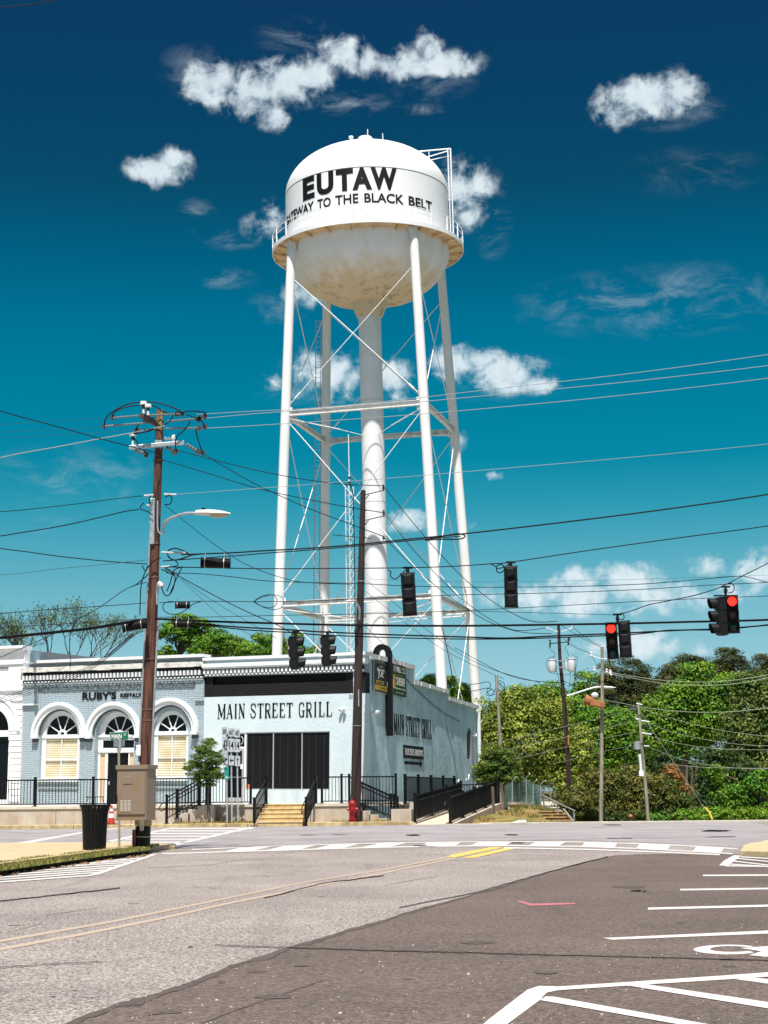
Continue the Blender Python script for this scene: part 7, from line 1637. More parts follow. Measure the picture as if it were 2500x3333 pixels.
fp2 = far_pole('pale straight pole left of the leaning small one', [(1957, 2672), (1958, 2500), (1960, 2300), (1961, 2150), (1960, 2106)], [13, 12.5, 11.5, 10.5, 10.5], Y4, 0, WOODG)
fpx(fp2, 'crossarm', TRIM, [(620, 425), (700, 450), (745, 455), (790, 440)], Y4 - .3, 3); fpx(fp2, 'crossarm', GALV, [(645, 545), (720, 560), (800, 580)], Y4 - .3, 2.4)
for x, y in ((620, 415), (790, 432), (650, 545), (760, 565), (790, 575), (800, 590)): mb = MB(); mb.lathe([(0, .12), (.06, .08), (.035, 0), (.06, -.05), (0, -.1)], at(*q('rD', x, y), Y4 - .3), 8); mb.build('insulator', INS, fp2)
fpx(fp2, 'lead_wire', DARKRUB, [(625, 430), (650, 470), (690, 530)], Y4 - .3, 1.3); fpx(fp2, 'lead_wire', DARKRUB, [(745, 390), (755, 430), (790, 500), (740, 500)], Y4 - .3, 1.3)
fpx(fp2, 'cable_hook', GALV, [(672, 895), (680, 915), (695, 922)], Y4 - .3, 3)
Y5 = 73.2
fp3 = far_pole('small pale leaning pole with a meter can before the dark trees', [(2110, 2668), (2098, 2520), (2087, 2400), (2082, 2340), (2077, 2292)], [12, 11, 9.5, 8.5, 7.5], Y5, 0, WOODG)
a_, b_ = at(*q('rN', 245, 1285), Y5 - .3), at(*q('rN', 245, 1200), Y5 - .3); mb = MB(); mb.tube([a_, b_], .16, 12); mb.build('transformer_can', GALV, fp3, smooth=True)
mb = MB(); mb.tube([at(*q('rN', *p), Y5 - .35) for p in ((270, 1335), (283, 1460), (288, 1535))], .06, 6); mb.box(at(*q('rN', 288, 1543), Y5 - .35), (.2, .15, .24)); mb.build('conduit', TRIM, fp3)
for j in ([(290, 975), (380, 990)], [(290, 1105), (400, 1125)], [(320, 1248), (370, 1250)], [(235, 790), (300, 805)], [(225, 955), (262, 962)]): fpx(fp3, 'bracket', TRIM, j, Y5 - .3, 4, 'rN')
Y6 = 88.0
fp4 = far_pole('old stub pole tangled with cable left of the transformer pole', [(1629, 2520), (1627, 2400), (1622, 2300), (1615, 2198)], [11, 11, 10.5, 9.5], Y6, 0, WOODG)
for j in ([(0, 385), (60, 378), (110, 370), (150, 365), (160, 390), (140, 410), (165, 440), (185, 400)], [(0, 428), (90, 408), (150, 398), (185, 420)], [(205, 360), (215, 390), (250, 430), (300, 460), (350, 490)], [(210, 370), (240, 410), (215, 440), (230, 460)],
          [(185, 430), (150, 440), (140, 425), (170, 400)], [(205, 355), (235, 375), (225, 420), (200, 400)], [(180, 490), (165, 510), (180, 520)]): fpx(fp4, 'tangled_cable', DARKRUB, j, Y6 - .3, 2.2, 'r4')
# old span signal, rusty orange, hanging sideways by the pale pole
os_ = at(*q('rD', 655, 850), 72.6); ro = root('hanging_fixture', os_, 'rusty orange box fixture hanging tilted beside the pale pole', 'fixture')
RO = mat('rusty_orange', (.42, .16, .05), .7, col2=(.2, .08, .03), nscale=8)
mb = MB(); mb.box(os_ + Vector((.1, 0, -.05)), (.62, .4, .30), Matrix.Rotation(R(14), 3, 'Y')); mb.build('box_body', RO, ro, bevel=.04)
mb = MB(); mb.tube([os_ + Vector((-.45, 0, .15)), os_ + Vector((-.15, 0, .05))], [.25, .18], 12); mb.build('visor', RO, ro); mb = MB(); mb.ellipsoid(os_ + Vector((0, 0, .33)), (.16, .14, .12), 10, 6); mb.build('top_bracket', TRIM, ro)
# wires on the far right
wire('upper pale cable drooping right from the pale pole over the trees', [(1962, 2183), (2050, 2200), (2134, 2212), (2212, 2218), (2320, 2220), (2420, 2210), (2540, 2189)], Y4, 80, 2.0, GREENW)
wire('lower pale cable drooping right from the pale pole over the trees', [(1962, 2188), (2050, 2206), (2134, 2221), (2212, 2229), (2320, 2231), (2420, 2222), (2540, 2197)], Y4, 80, 2.0, GREENW)
wire('pale cable sagging right from the top of the small leaning pole', [(1966, 2278), (2020, 2288), (2079, 2300), (2160, 2311), (2257, 2318), (2350, 2318), (2424, 2313), (2540, 2299)], Y4, 80, 2.0, GREENW)
for k, (p, lb) in enumerate(((((1560, 2429), (1700, 2398), (1850, 2362), (1960, 2336), (2068, 2306)), 'highest'), (((1560, 2457), (1700, 2430), (1850, 2398), (1960, 2374), (2056, 2348)), 'second'), (((1560, 2493), (1700, 2466), (1850, 2430), (1960, 2405), (2072, 2382)), 'third'), (((1800, 2487), (1900, 2462), (1990, 2440), (2072, 2426)), 'lowest'))):
    wire(lb + ' of the green-grey wires rising right to the small leaning pole', list(p), 86, Y5 - .3, 1.7, GREENW)
wire('long guy wire slanting from the small leaning pole to the roadside', [(2082, 2314), (2140, 2402), (2200, 2492), (2255, 2574), (2293, 2630)], Y5, 74, 2.0, GREENW)
for k, (p, lb) in enumerate(((((2085, 2306), (2180, 2336), (2300, 2368), (2420, 2388), (2540, 2400)), 'highest'), (((2088, 2345), (2180, 2380), (2300, 2408), (2420, 2424), (2540, 2428)), 'second'), (((2088, 2388), (2200, 2418), (2320, 2436), (2430, 2440), (2540, 2441)), 'third'), (((2112, 2432), (2220, 2472), (2330, 2493), (2430, 2502), (2540, 2503)), 'fourth'), (((2160, 2486), (2280, 2497), (2400, 2500), (2540, 2500)), 'faintest'))):
    wire(lb + ' of the thin wires fanning right over the dark trees', list(p), Y5, 76, 1.3, GREENW)
wire('upper wire linking the transformer pole and the pale pole', [(1865, 2042), (1900, 2070), (1930, 2090), (1956, 2102)], YF, Y4, 1.8)
wire('lower wire linking the transformer pole and the pale pole', [(1835, 2080), (1870, 2105), (1900, 2118), (1924, 2128)], YF, Y4, 1.8)
wire('wire pair strand from the crossarm behind the red-lit signal', [(1828, 2036), (1870, 2062), (1910, 2085), (1955, 2107)], YF, Y4, 1.6)
# yellow guy guard at the roadside
mb = MB(); mb.tube([at(2294, 2628, 72), at(2309, 2644, 71.8), at(2319, 2668, 71.6)], .035, 6); o = mb.build('guy_guard', mat('yellow_plastic', (.62, .45, .05), .5), smooth=True); tag(o, 'thin yellow guy wire guard leaning at the roadside', 'guy guard')

# ================================================================== TREES
import numpy as np
def leaf_mesh(name, centers, normals, size, asp, material, parent, rng, world=True):
    n = len(centers); c = np.asarray(centers, dtype=np.float64); nr = np.asarray(normals, dtype=np.float64)
    nr /= np.linalg.norm(nr, axis=1)[:, None] + 1e-9
    a = rng.normal(size=(n, 3)); t = np.cross(nr, a); t /= np.linalg.norm(t, axis=1)[:, None] + 1e-9; b = np.cross(nr, t)
    s = size * rng.uniform(.6, 1.35, size=(n, 1)); v = np.empty((n, 4, 3))
    v[:, 0] = c - t * s; v[:, 1] = c - b * s * asp + nr * s * .12; v[:, 2] = c + t * s - nr * s * .15; v[:, 3] = c + b * s * asp + nr * s * .12
    if parent is not None:
        o = np.array(WM[parent.name].translation); v -= o
    me = bpy.data.meshes.new(name); me.vertices.add(n * 4); me.vertices.foreach_set('co', v.reshape(-1)); me.loops.add(n * 4); me.loops.foreach_set('vertex_index', np.arange(n * 4, dtype=np.int32))
    me.polygons.add(n); me.polygons.foreach_set('loop_start', np.arange(0, n * 4, 4, dtype=np.int32)); me.polygons.foreach_set('loop_total', np.full(n, 4, dtype=np.int32)); me.update(); me.validate()
    me.materials.append(material); ob = bpy.data.objects.new(name, me); COL.objects.link(ob)
    if parent is not None: ob.parent = parent; WM[ob.name] = WM[parent.name].copy()
    return ob
def leafmat(name, a, b, isl=.55, tr=.14): return mat(name, a, .55, col2=b, nscale=.55, detail=5, nlo=.38, nhi=.62, island=isl, transl=tr, spec=.25)
LM_LIME = leafmat('lime_leaf', (.27, .32, .045), (.11, .165, .018), tr=.16); LM_GREEN = leafmat('bright_leaf', (.06, .18, .009), (.13, .24, .014)); LM_SHADE = leafmat('shade_dark_leaf', (.02, .048, .008), (.042, .08, .012))  # last leaf colour darkened to put the hollow's deep shade into it
LM_PINE = leafmat('pine_leaf', (.030, .048, .013), (.095, .105, .025)); LM_OLIVE = leafmat('olive_leaf', (.12, .115, .02), (.045, .08, .012)); LM_OR = leafmat('orange_leaf', (.26, .12, .03), (.16, .10, .03))
LM_DRY = leafmat('dry_leaf_mix', (.17, .19, .045), (.045, .11, .013)); LM_MAG = leafmat('glossy_leaf', (.055, .11, .014), (.17, .22, .03), .7)
BARK = mat('bark', (.16, .13, .10), .9, col2=(.07, .055, .04), nscale=5, detail=8, stretch=(2, 2, .4), bump=.8); BARKD = mat('dark_bark', (.045, .035, .028), .9, col2=(.02, .016, .014), nscale=5)
def crown_leaves(vols, Y, rng, n, clump_r, size, dY=.8, tight=.75, upb=.35):
    """vols: (px,py,rx,ry[,dy]) ellipsoids in photo pixels at depth Y; leaves sit on many small clumps spread through them"""
    cs = []; ns = []; k = mpp(Y); areas = np.array([v[2] * v[3] for v in vols], float); areas /= areas.sum(); ncl = 0; vv = []
    for v, a in zip(vols, areas):
        c = at(v[0], v[1], Y + (v[4] if len(v) > 4 else 0)); rx, ry = v[2] * k, v[3] * k; rz = min(rx, ry * 1.2) * dY * 1.0; rd = max(1.0, rz)
        vol = rx * ry * rd; m_ = max(3, int(a * n / 95)); 
        for _ in range(m_):
            while True:
                p = rng.uniform(-1, 1, 3)
                r_ = np.linalg.norm(p)
                if r_ <= 1 and r_ > rng.uniform(0, .95) ** .5 * .85: break
            if p[1] > .45: p[1] *= -1       # favour the half one can see, keep the far side thinner
            cc = np.array(c) + p * np.array((rx, rd, ry)); rr = clump_r * rng.uniform(.55, 1.35)
            q_ = int(rng.uniform(60, 130)); d = rng.normal(size=(q_, 3)); d[:, 2] += upb + .3; d /= np.linalg.norm(d, axis=1)[:, None]; rad = rr * rng.uniform(tight * .6, 1.0, size=(q_, 1)) 
            sc = np.array((1.25, 1.05, .62)); cs.append(cc + d * rad * sc); nn_ = d * 1.3 + rng.normal(size=(q_, 3)) * .38 + np.array((0, 0, .15)); ns.append(nn_)
    return np.concatenate(cs), np.concatenate(ns)
def limbs(mb, base, tips, r0, rng, bend=.12):
    for t in tips:
        d = t - base; P = [base]; 
        for i in range(1, 5): f = i / 5; P.append(base + d * f + Vector((rng.normal() * bend, rng.normal() * bend, abs(rng.normal()) * bend)) * d.length * .3)
        P.append(t); mb.tube(smooth_pts(P, 2), [r0 * (1 - .85 * i / (len(smooth_pts(P, 2)) - 1)) for i in range(len(smooth_pts(P, 2)))], 6)
def tree(label, base_px, Y, vols, leaf, n, clump, size, seed, bark=BARK, tr=.25, name='tree', cat='tree', group=None, asp=.5, fork=None, nlimb=7, dY=.8, upb=.35, trunk_top=None, base_z=None):
    rng = np.random.default_rng(seed); b_ = at(base_px[0], base_px[1], Y)
    if base_z is not None: b_.z = base_z
    r_ = root(name, b_, label, cat, group); fk = at(*(fork or (vols[0][0], vols[0][1] + vols[0][3] * .6)), Y)
    mb = MB(); mb.tube(smooth_pts([b_, b_.lerp(fk, .5) + Vector((rng.normal() * .1, 0, 0)), fk], 3), [tr * (1.15 - .07 * i) for i in range(7)], 10); mb.build('trunk', bark, r_, smooth=True)
    tips = []
    for i in range(nlimb): v = vols[rng.integers(len(vols))]; tips.append(at(v[0] + rng.uniform(-.7, .7) * v[2], v[1] - rng.uniform(-.2, .75) * v[3], Y + rng.uniform(-1, 1)))
    mb = MB(); limbs(mb, fk, tips, tr * .5, rng); mb.build('limbs', bark, r_, smooth=True)
    n = int(n * 2.1); size *= .62; clump *= .86
    c, nn_ = crown_leaves(vols, Y, rng, n, clump, size, dY=dY, upb=upb); leaf_mesh('crown', c, nn_, size, asp, leaf, r_, rng); return r_
G2 = 'trees of the wooded slope at right'
tree('large pale lime-green tree directly right of the blue side wall', (1760, 2680), 112, [(1700, 2420, 165, 130), (1640, 2340, 90, 80), (1760, 2330, 95, 75), (1600, 2470, 70, 90), (1850, 2450, 75, 90), (1700, 2290, 70, 50), (1780, 2540, 110, 70), (1620, 2570, 90, 60), (1880, 2540, 60, 60)], LM_LIME, 21000, .95, .17, 1, group=G2, nlimb=14, fork=(1740, 2560))
tree('dark green tree peeking over the lime-green one beside the transformer pole', (1830, 2680), 122, [(1800, 2290, 80, 60), (1880, 2290, 55, 60), (1900, 2225, 32, 30), (1760, 2270, 50, 35), (1870, 2380, 70, 70), (1690, 2265, 40, 22)], LM_GREEN, 8000, .85, .17, 2, group=G2)
tree('mid-green tree between the transformer pole and the pale pole', (1930, 2680), 114, [(1950, 2400, 80, 90), (2010, 2360, 80, 60), (1920, 2340, 55, 50), (2040, 2430, 80, 70), (1950, 2500, 80, 50)], LM_GREEN, 11000, .9, .17, 3, group=G2)
tree('tall dark pine behind the red-lit signal', (2030, 2700), 135, [(2030, 2190, 80, 52), (1990, 2240, 60, 60), (2080, 2250, 65, 60), (1955, 2270, 28, 45), (2030, 2290, 90, 45), (2110, 2290, 40, 40)], LM_PINE, 13000, .75, .17, 4, bark=BARKD, name='pine_tree', tr=.3, group=G2, asp=.3)
tree('broad dark pine with a ragged top behind the bright green tree', (2220, 2700), 135, [(2240, 2170, 45, 38), (2195, 2200, 45, 38), (2270, 2190, 28, 45), (2160, 2240, 50, 45), (2250, 2240, 55, 50), (2110, 2230, 25, 22)], LM_PINE, 8500, .70, .17, 5, bark=BARKD, name='pine_tree', group=G2, asp=.3)
tree('isolated pine standing highest on the right skyline', (2370, 2700), 135, [(2370, 2150, 38, 42), (2345, 2185, 40, 35), (2400, 2175, 32, 38), (2375, 2215, 50, 30), (2310, 2165, 14, 14)], LM_PINE, 6500, .6, .16, 6, bark=BARKD, name='pine_tree', group=G2, asp=.3)
tree('pine cut by the right edge of the photo', (2490, 2700), 135, [(2490, 2170, 34, 38), (2520, 2200, 50, 50), (2470, 2200, 25, 30)], LM_PINE, 5000, .65, .16, 7, bark=BARKD, name='pine_tree', group=G2, asp=.3)
tree('big bright green leafy tree on the right', (2230, 2690), 108, [(2240, 2290, 95, 70), (2320, 2270, 90, 60), (2160, 2320, 60, 55), (2130, 2370, 60, 60), (2280, 2360, 110, 70), (2200, 2400, 90, 60), (2340, 2340, 80, 70), (2380, 2230, 60, 30), (2260, 2200, 50, 30)], LM_GREEN, 21000, .9, .17, 8, group=G2, nlimb=10)
tree('vine-draped olive green tree along the right edge', (2460, 2690), 104, [(2470, 2290, 85, 70), (2440, 2220, 50, 35), (2430, 2390, 80, 70), (2510, 2380, 60, 90), (2420, 2480, 90, 60), (2500, 2500, 80, 70)], LM_DRY, 16000, .9, .17, 9, group=G2)
tree('darker lower tree under the bright green one at right', (2330, 2690), 100, [(2350, 2500, 80, 60), (2420, 2560, 110, 70), (2330, 2580, 60, 60), (2490, 2600, 90, 70), (2280, 2620, 60, 45), (2390, 2640, 120, 50)], LM_SHADE, 15000, .8, .16, 10, group=G2)
tree('green thicket tree at the foot of the slope beside the road', (2450, 2690), 92, [(2470, 2560, 60, 50), (2380, 2600, 60, 45), (2440, 2640, 90, 35), (2300, 2655, 50, 25), (2520, 2650, 50, 40), (2340, 2520, 30, 30)], LM_GREEN, 5000, .6, .14, 11, group=G2)
tree('shaded backdrop tree filling the dark hollow at right', (2200, 2700), 126, [(2200, 2480, 150, 90), (2120, 2540, 120, 80), (2280, 2540, 100, 90), (2050, 2500, 80, 80)], LM_SHADE, 9000, 1.0, .20, 12, bark=BARKD, group=G2)
tree('backdrop tree behind the lime-green one', (1700, 2700), 128, [(1650, 2450, 130, 120), (1780, 2430, 120, 120), (1900, 2450, 100, 120), (1560, 2500, 60, 80)], LM_SHADE, 10000, 1.0, .20, 13, bark=BARKD, group=G2)
tree('olive brown rounded bush behind the road, left half', (1960, 2690), 84, [(1960, 2570, 80, 60), (1900, 2610, 60, 50), (2030, 2560, 70, 60), (1980, 2640, 110, 35), (1860, 2630, 40, 45)], LM_OLIVE, 13000, .55, .12, 14, name='bush', cat='bush', nlimb=4)
tree('olive brown rounded bush behind the leaning pole, right half', (2120, 2690), 83, [(2120, 2580, 80, 60), (2190, 2620, 60, 45), (2070, 2620, 80, 45), (2140, 2650, 110, 30), (2230, 2650, 40, 25)], LM_OLIVE, 12000, .55, .12, 15, name='bush', cat='bush', nlimb=4)
tree('low ragged brush right of the old steps at the road edge', (1900, 2690), 76, [(1900, 2650, 55, 25), (1960, 2658, 60, 16), (2040, 2660, 60, 14), (1880, 2610, 35, 40)], LM_OLIVE, 3800, .40, .11, 41, name='bush', cat='bush', nlimb=3)
tree('low leafy weeds at the road edge under the guy wire', (2250, 2690), 74, [(2230, 2660, 60, 14), (2330, 2655, 70, 18), (2150, 2662, 60, 10), (2440, 2655, 80, 18)], LM_GREEN, 3000, .34, .10, 42, name='bush', cat='bush', nlimb=3)
tree('rust orange foliage patch above the olive bush', (2190, 2690), 88, [(2188, 2530, 22, 34), (2215, 2570, 24, 22)], LM_OR, 1500, .45, .12, 16, name='bush', cat='bush', nlimb=3)
for k, (x0, x1, yt) in enumerate(((2232, 2236, 2490), (2255, 2252, 2500), (2262, 2268, 2480), (2282, 2276, 2520))):
    b_ = at(x0, 2665, 106); r_ = root('bare_tree', b_, ('leftmost', 'second', 'third', 'rightmost')[k] + ' slim bare trunk in the dark hollow at right', 'tree', 'bare trunks in the dark hollow'); mb = MB(); mb.tube([b_, at((x0 + x1) / 2, (2665 + yt) / 2, 106), at(x1, yt, 106)], [.12, .10, .07], 7); mb.build('trunk', BARK, r_, smooth=True)
# small tree at the end of the ramp
tree('small dense glossy tree at the far end of the ramp', (1645, 2640), 84, [(1610, 2495, 62, 50), (1650, 2530, 48, 35), (1580, 2530, 35, 30), (1600, 2455, 40, 30), (1655, 2480, 35, 35)], LM_MAG, 9000, .38, .085, 17, name='small_tree', tr=.10, fork=(1636, 2560), nlimb=8)
for k, (pts) in enumerate((((1607, 2662), (1606, 2620), (1603, 2560)), ((1640, 2655), (1638, 2600), (1630, 2550)))):
    Yk = (77, 82)[k]; b_ = at(*pts[0], Yk); r_ = root('bare_tree', b_, ('thin crooked stake-like trunk against the dark ramp railing', 'pale slim trunk just right of the ramp end')[k], 'tree'); mb = MB(); mb.tube(smooth_pts([at(*p, Yk) for p in pts]), .07, 7); mb.build('trunk', BARK, r_, smooth=True)
# young street tree in the bed
tree('young round leafy street tree in the kerbside bed before the grill', (681, 2672), 68.2, [(676, 2475, 58, 48), (672, 2435, 38, 30), (650, 2505, 42, 34), (702, 2510, 34, 36), (676, 2535, 44, 24), (686, 2414, 16, 12)], LM_MAG, 6500, .20, .062, 18, name='young_tree', tr=.055, fork=(680, 2550), nlimb=7, dY=.9)
# trees behind the left roofs
G3 = 'trees rising behind the restaurant roofs'
tree('open-limbed green tree right of the big pole above the roof', (580, 2300), 118, [(560, 2060, 50, 35), (610, 2040, 55, 35), (545, 2120, 40, 20), (660, 2050, 35, 25), (630, 2090, 60, 25)], LM_GREEN, 4200, .62, .16, 19, group=G3, nlimb=16, tr=.30, fork=(585, 2130), bark=BARKD)
tree('low round green tree above the roof middle', (730, 2300), 116, [(700, 2110, 60, 35), (760, 2110, 55, 28), (720, 2080, 40, 22), (800, 2120, 50, 20), (650, 2125, 40, 18)], LM_GREEN, 6500, .6, .15, 20, group=G3)
tree('green tree touching the left tower leg above the roof', (870, 2300), 140, [(870, 2110, 45, 35), (850, 2080, 22, 20), (900, 2100, 35, 30), (930, 2120, 30, 25), (830, 2125, 30, 18)], LM_GREEN, 4200, .6, .16, 21, group=G3)
tree('green tree behind the two side-facing signals', (1010, 2300), 140, [(965, 2100, 22, 35), (975, 2130, 40, 22), (1040, 2120, 40, 22), (1000, 2140, 80, 18), (1090, 2140, 30, 14)], LM_GREEN, 3600, .55, .16, 22, group=G3)
tree('tuft of green leaves left of the right tower leg over the side wall', (1400, 2400), 128, [(1395, 2220, 22, 22), (1370, 2235, 18, 12), (1410, 2245, 35, 15)], LM_GREEN, 1800, .45, .14, 23, group=G3)
tree('green tree between the two right tower legs', (1480, 2500), 128, [(1470, 2240, 35, 25), (1500, 2250, 30, 22), (1460, 2215, 15, 12), (1550, 2310, 20, 14), (1490, 2280, 45, 30)], LM_GREEN, 3600, .5, .15, 24, group=G3)
# thin-leaved twiggy tree at left
rng = np.random.default_rng(31)
Yt = 112; bt = at(160, 2300, Yt); r_ = root('bare_tree', bt, 'twiggy spring tree with sparse young leaves behind the white building', 'tree'); mb = MB(); lc = []; ln = []
def grow(p, d, L, r0, lev):
    if lev > 6 or r0 < .003: return
    P = [p]; dd = d.copy()
    for i in range(3): dd = (dd + Vector((rng.normal() * .10, rng.normal() * .10, .05))).normalized(); P.append(P[-1] + dd * L / 3)
    mb.tube(P, [r0, r0 * .9, r0 * .8, r0 * .7], 5 if lev < 3 else 4, cap=False)
    if lev >= 4:
        for _ in range(3 if lev < 6 else 4): q_ = P[int(rng.integers(1, 4))]; lc.append(tuple(q_ + Vector(rng.normal(size=3) * .16))); ln.append(tuple(rng.normal(size=3)))
    nb = 3 if lev < 4 else 2
    for _ in range(nb + (rng.random() < .35)):
        sp_ = .42 + .1 * rng.random(); nd = (dd + Vector((rng.normal() * sp_, rng.normal() * sp_, rng.normal() * .15))).normalized(); grow(P[-1] if rng.random() < .6 else P[2], nd, L * rng.uniform(.62, .82), r0 * rng.uniform(.55, .68), lev + 1)
for (x, dx) in ((100, -.35), (150, -.08), (210, .22), (250, .45), (60, -.3), (280, .6)): grow(at(x, 2230, Yt), Vector((dx, 0, 1)).normalized(), 1.9, .06, 1)
mb.build('trunk', BARKD, r_); leaf_mesh('crown', lc[::2], ln[::2], .065, .6, LM_DRY, r_, rng)

# ================================================================== ROADSIDE BANK, FENCE, OLD STEPS, BED
def bank_z(x, y):
    z = terr_z(x, y) ; g = lambda cx, cy, rx, ry, h: h * math.exp(-((x - cx) / rx) ** 2 - ((y - cy) / ry) ** 2)
    return max(z, -.05 + g(5.4, 77, 2.4, 5, .38) + g(6.9, 79, 1.6, 5, .42) + g(4.6, 72, 1.6, 2.5, .20)) + mnoise.noise(Vector((x * .9, y * .9, 0))) * .07
mb = MB(); xs = [3.4 + .2 * i for i in range(26)]; ys = [68.3 + .45 * i for i in range(36)]; n = len(xs)
for y in ys:
    for x in xs: e = min(1, (x - 3.3) / .4, (8.5 - x) / .8, (y - 68.2) / .5); mb.v.append(Vector((x, y, bank_z(x, y) * max(0, e) - .25 * (1 - max(0, e)))))
for j in range(len(ys) - 1):
    for i in range(n - 1): mb.f.append((j * n + i, j * n + i + 1, (j + 1) * n + i + 1, (j + 1) * n + i))
o = mb.build('bank', DRYG, smooth=True); o['kind'] = 'structure'
rnd = random.Random(8); pts = []
for k in range(9000):
    x, y = rnd.uniform(3.8, 8.0), rnd.uniform(68.8, 82)
    if mnoise.noise(Vector((x * .5, y * .4, 3))) < -.02: continue
    pts.append(Vector((x, y, bank_z(x, y) - .02)))
o = blades('bank_grass', pts, mat('bank_grass', (.10, .13, .022), .85, island=.6, col2=(.30, .22, .07), nscale=.9, nlo=.42, nhi=.58), .06, .22, .022, 5); tag(o, 'patchy green and straw grass on the low bank right of the ramp')
# white concrete slab at the bank's foot
sheetp = [q('rC', 405, 1028), q('rC', 520, 985), q('rC', 590, 983), q('rC', 612, 1020)]
mb = MB(); P = [gnd(*p, .10) for p in sheetp]; mb.prism([(p.x, p.y) for p in P], P, [p - Vector((0, 0, .3)) for p in P]); o = mb.build('pavement_slab', CONCT); o['kind'] = 'structure'
# old brick steps and hand rail
s0 = at(1840, 2673, 72.0); os2 = root('old_steps', s0, 'worn red-brown brick steps climbing the bank beside the fence', 'steps')
STB = mat('brown_step', (.22, .10, .05), .9, col2=(.34, .19, .08), nscale=4, detail=7, bump=.6)
for i, (xa__, xb__, yy) in enumerate(((1800, 1862, 2672), (1778, 1855, 2662), (1765, 1845, 2652), (1755, 1830, 2643))):
    Yk = 71.5 + i * 1.1; a_, b_ = at(xa__, yy, Yk), at(xb__, yy, Yk); mb = MB(); mb.b2(a_.x, b_.x, Yk, Yk + 1.3, a_.z - .9, a_.z); mb.build('step', STB, os2, bevel=.02)
    mb = MB(); mb.b2(a_.x - .02, b_.x + .02, Yk - .05, Yk + .3, a_.z, a_.z + .035); mb.build('step_nosing', mat('pale_nosing', (.42, .28, .14), .9), os2)
hr_ = root('hand_rail', at(1868, 2670, 71.8), 'thin galvanised hand rail sloping down beside the old brick steps', 'hand rail')
def rp_(pts, Ya, Yb, name, r=.028):
    mb = MB(); N = len(pts); mb.tube([at(*q('rC', *p), Ya + (Yb - Ya) * i / max(1, N - 1)) for i, p in enumerate(pts)], r, 6); mb.build(name, GALV, hr_)
rp_([(796, 694), (980, 785), (1185, 882)], 76, 71.8, 'top_rail'); rp_([(800, 696), (822, 875)], 76, 76, 'post'); rp_([(968, 782), (990, 955)], 74, 74, 'post'); rp_([(1170, 876), (1180, 1005)], 71.9, 71.9, 'post'); rp_([(1052, 862), (1165, 1005)], 73, 71.6, 'stringer', .04)
# chain link fence with green screen and slanted barbed wire arms
fb = at(1650, 2630, 84); fn = root('chain_link_fence', fb, 'green-grey screened chain link fence with slanted top arms', 'fence')
SCRN = bpy.data.materials.new('mesh_screen'); SCRN.use_nodes = True; t = SCRN.node_tree; b = t.nodes['Principled BSDF']; b.inputs['Base Color'].default_value = (.13, .24, .20, 1); b.inputs['Roughness'].default_value = .7
tcn = t.nodes.new('ShaderNodeTexCoord'); nn = nnode(t, tcn.outputs['Object'], 1.2, 6, .7); t.links.new(mixc(t, mrange(t, nn, .35, .65), (.07, .15, .11), (.20, .32, .30)), b.inputs['Base Color'])
ck = t.nodes.new('ShaderNodeTexNoise'); ck.inputs['Scale'].default_value = 14; t.links.new(tcn.outputs['Object'], ck.inputs[0]); al = mrange(t, ck.outputs[0], .40, .50, .35, 1.0); t.links.new(al, b.inputs['Alpha'])
fpts = [(1642, 2556, 2628, 82), (1690, 2533, 2630, 84), (1713, 2533, 2632, 85), (1736, 2551, 2634, 85.5), (1760, 2556, 2637, 86)]
for (xa__, ta, ba, Ya), (xb__, tb_, bb_, Yb) in zip(fpts, fpts[1:]):
    mb = MB(); a0, a1, b0, b1 = at(xa__, ta, Ya), at(xa__, ba, Ya), at(xb__, tb_, Yb), at(xb__, bb_, Yb); mb.add([a0, b0, b1, a1], [(0, 1, 2, 3)]); mb.build('mesh_panel', SCRN, fn)
for (xa__, ta, ba, Ya) in fpts[1:] + [(1668, 2543, 2630, 83)]:
    mb = MB(); mb.tube([at(xa__, ba + 3, Ya - .03), at(xa__, ta - 1, Ya - .03)], .035, 6); mb.build('post', GALV, fn)
    mb = MB(); mb.tube([at(xa__, ta - 1, Ya - .03), at(xa__ + 11, ta - 14, Ya - .4)], .025, 5); mb.build('slanted_arm', TRIM, fn)
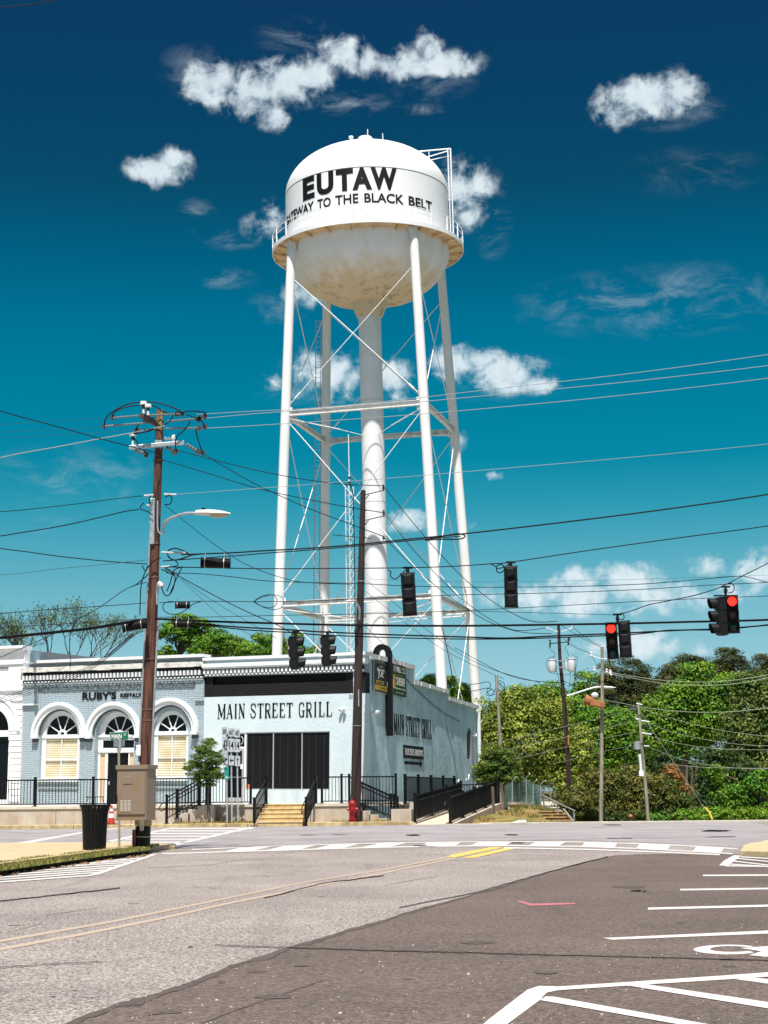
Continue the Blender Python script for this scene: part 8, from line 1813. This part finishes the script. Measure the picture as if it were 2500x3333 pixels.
gr = at(1676, 2622, 80); r_ = root('stone_planter', gr, 'small pale stone planter on the bank before the fence', 'planter'); mb = MB(); mb.lathe([(.18, -.25), (.26, 0), (.34, .05), (.34, .14), (.26, .14), (.22, 0), (0, 0)], gr, 16); mb.build('bowl', CONC, r_); 
# orange-red stub near the small pole
p = at(2053, 2664, 74); r_ = root('marker_post', p, 'short faded red marker post at the road edge by the leaning pole', 'marker post'); mb = MB(); mb.tube([p + Vector((0, 0, -.3)), p + Vector((0, 0, .05))], .06, 8); mb.build('post', REDBR, r_); mb = MB(); mb.ellipsoid(p + Vector((0, 0, .09)), (.10, .10, .09), 10, 6); mb.build('cap', mat('faded_red', (.42, .12, .09), .7), r_)
# kerbside bed of mulch around the young tree
bed = [(590, 2676), (640, 2668), (820, 2667), (822, 2672), (800, 2679), (600, 2680)]
P = [gnd(x, y, .14) for x, y in bed]; mb = MB(); mb.add(P, [tuple(t) for t in tessellate_polygon([[Vector((p.x, p.y, 0)) for p in P]])])
x0, x1 = xat(590, 68.3), xat(822, 68.3); mb = MB(); nX = 28; 
for i in range(nX + 1):
    for j in range(6): x = x0 + (x1 - x0) * i / nX; y = 67.85 + j * .24; mb.v.append(Vector((x, y, gz(68) + .13 + .10 * math.sin(math.pi * i / nX) ** .6 * math.sin(math.pi * j / 5) + (.03 * mnoise.noise(Vector((x * 4, y * 4, 0)))))))
for i in range(nX):
    for j in range(5): mb.f.append((i * 6 + j, i * 6 + j + 1, (i + 1) * 6 + j + 1, (i + 1) * 6 + j))
o = mb.build('mulch_bed', mat('mulch', (.16, .075, .035), .95, col2=(.36, .24, .08), nscale=9, detail=8, bump=1.0, bscale=50), smooth=True); o['kind'] = 'structure'
rnd = random.Random(21); pts = [Vector((rnd.uniform(x0, x1), rnd.uniform(67.8, 68.6), gz(68) + .15)) for _ in range(1500)] + [Vector((rnd.uniform(xat(1075, 68), xat(1290, 68)), rnd.uniform(68.7, 69.15), gz(68) + .13)) for _ in range(500)]
o = blades('bed_grass', pts, mat('straw_grass', (.34, .26, .07), .9, island=.6, col2=(.12, .14, .03), nscale=2), .03, .12, .012, 6); tag(o, 'straw coloured tufts along the kerbside beds')
bpy.context.view_layer.update()
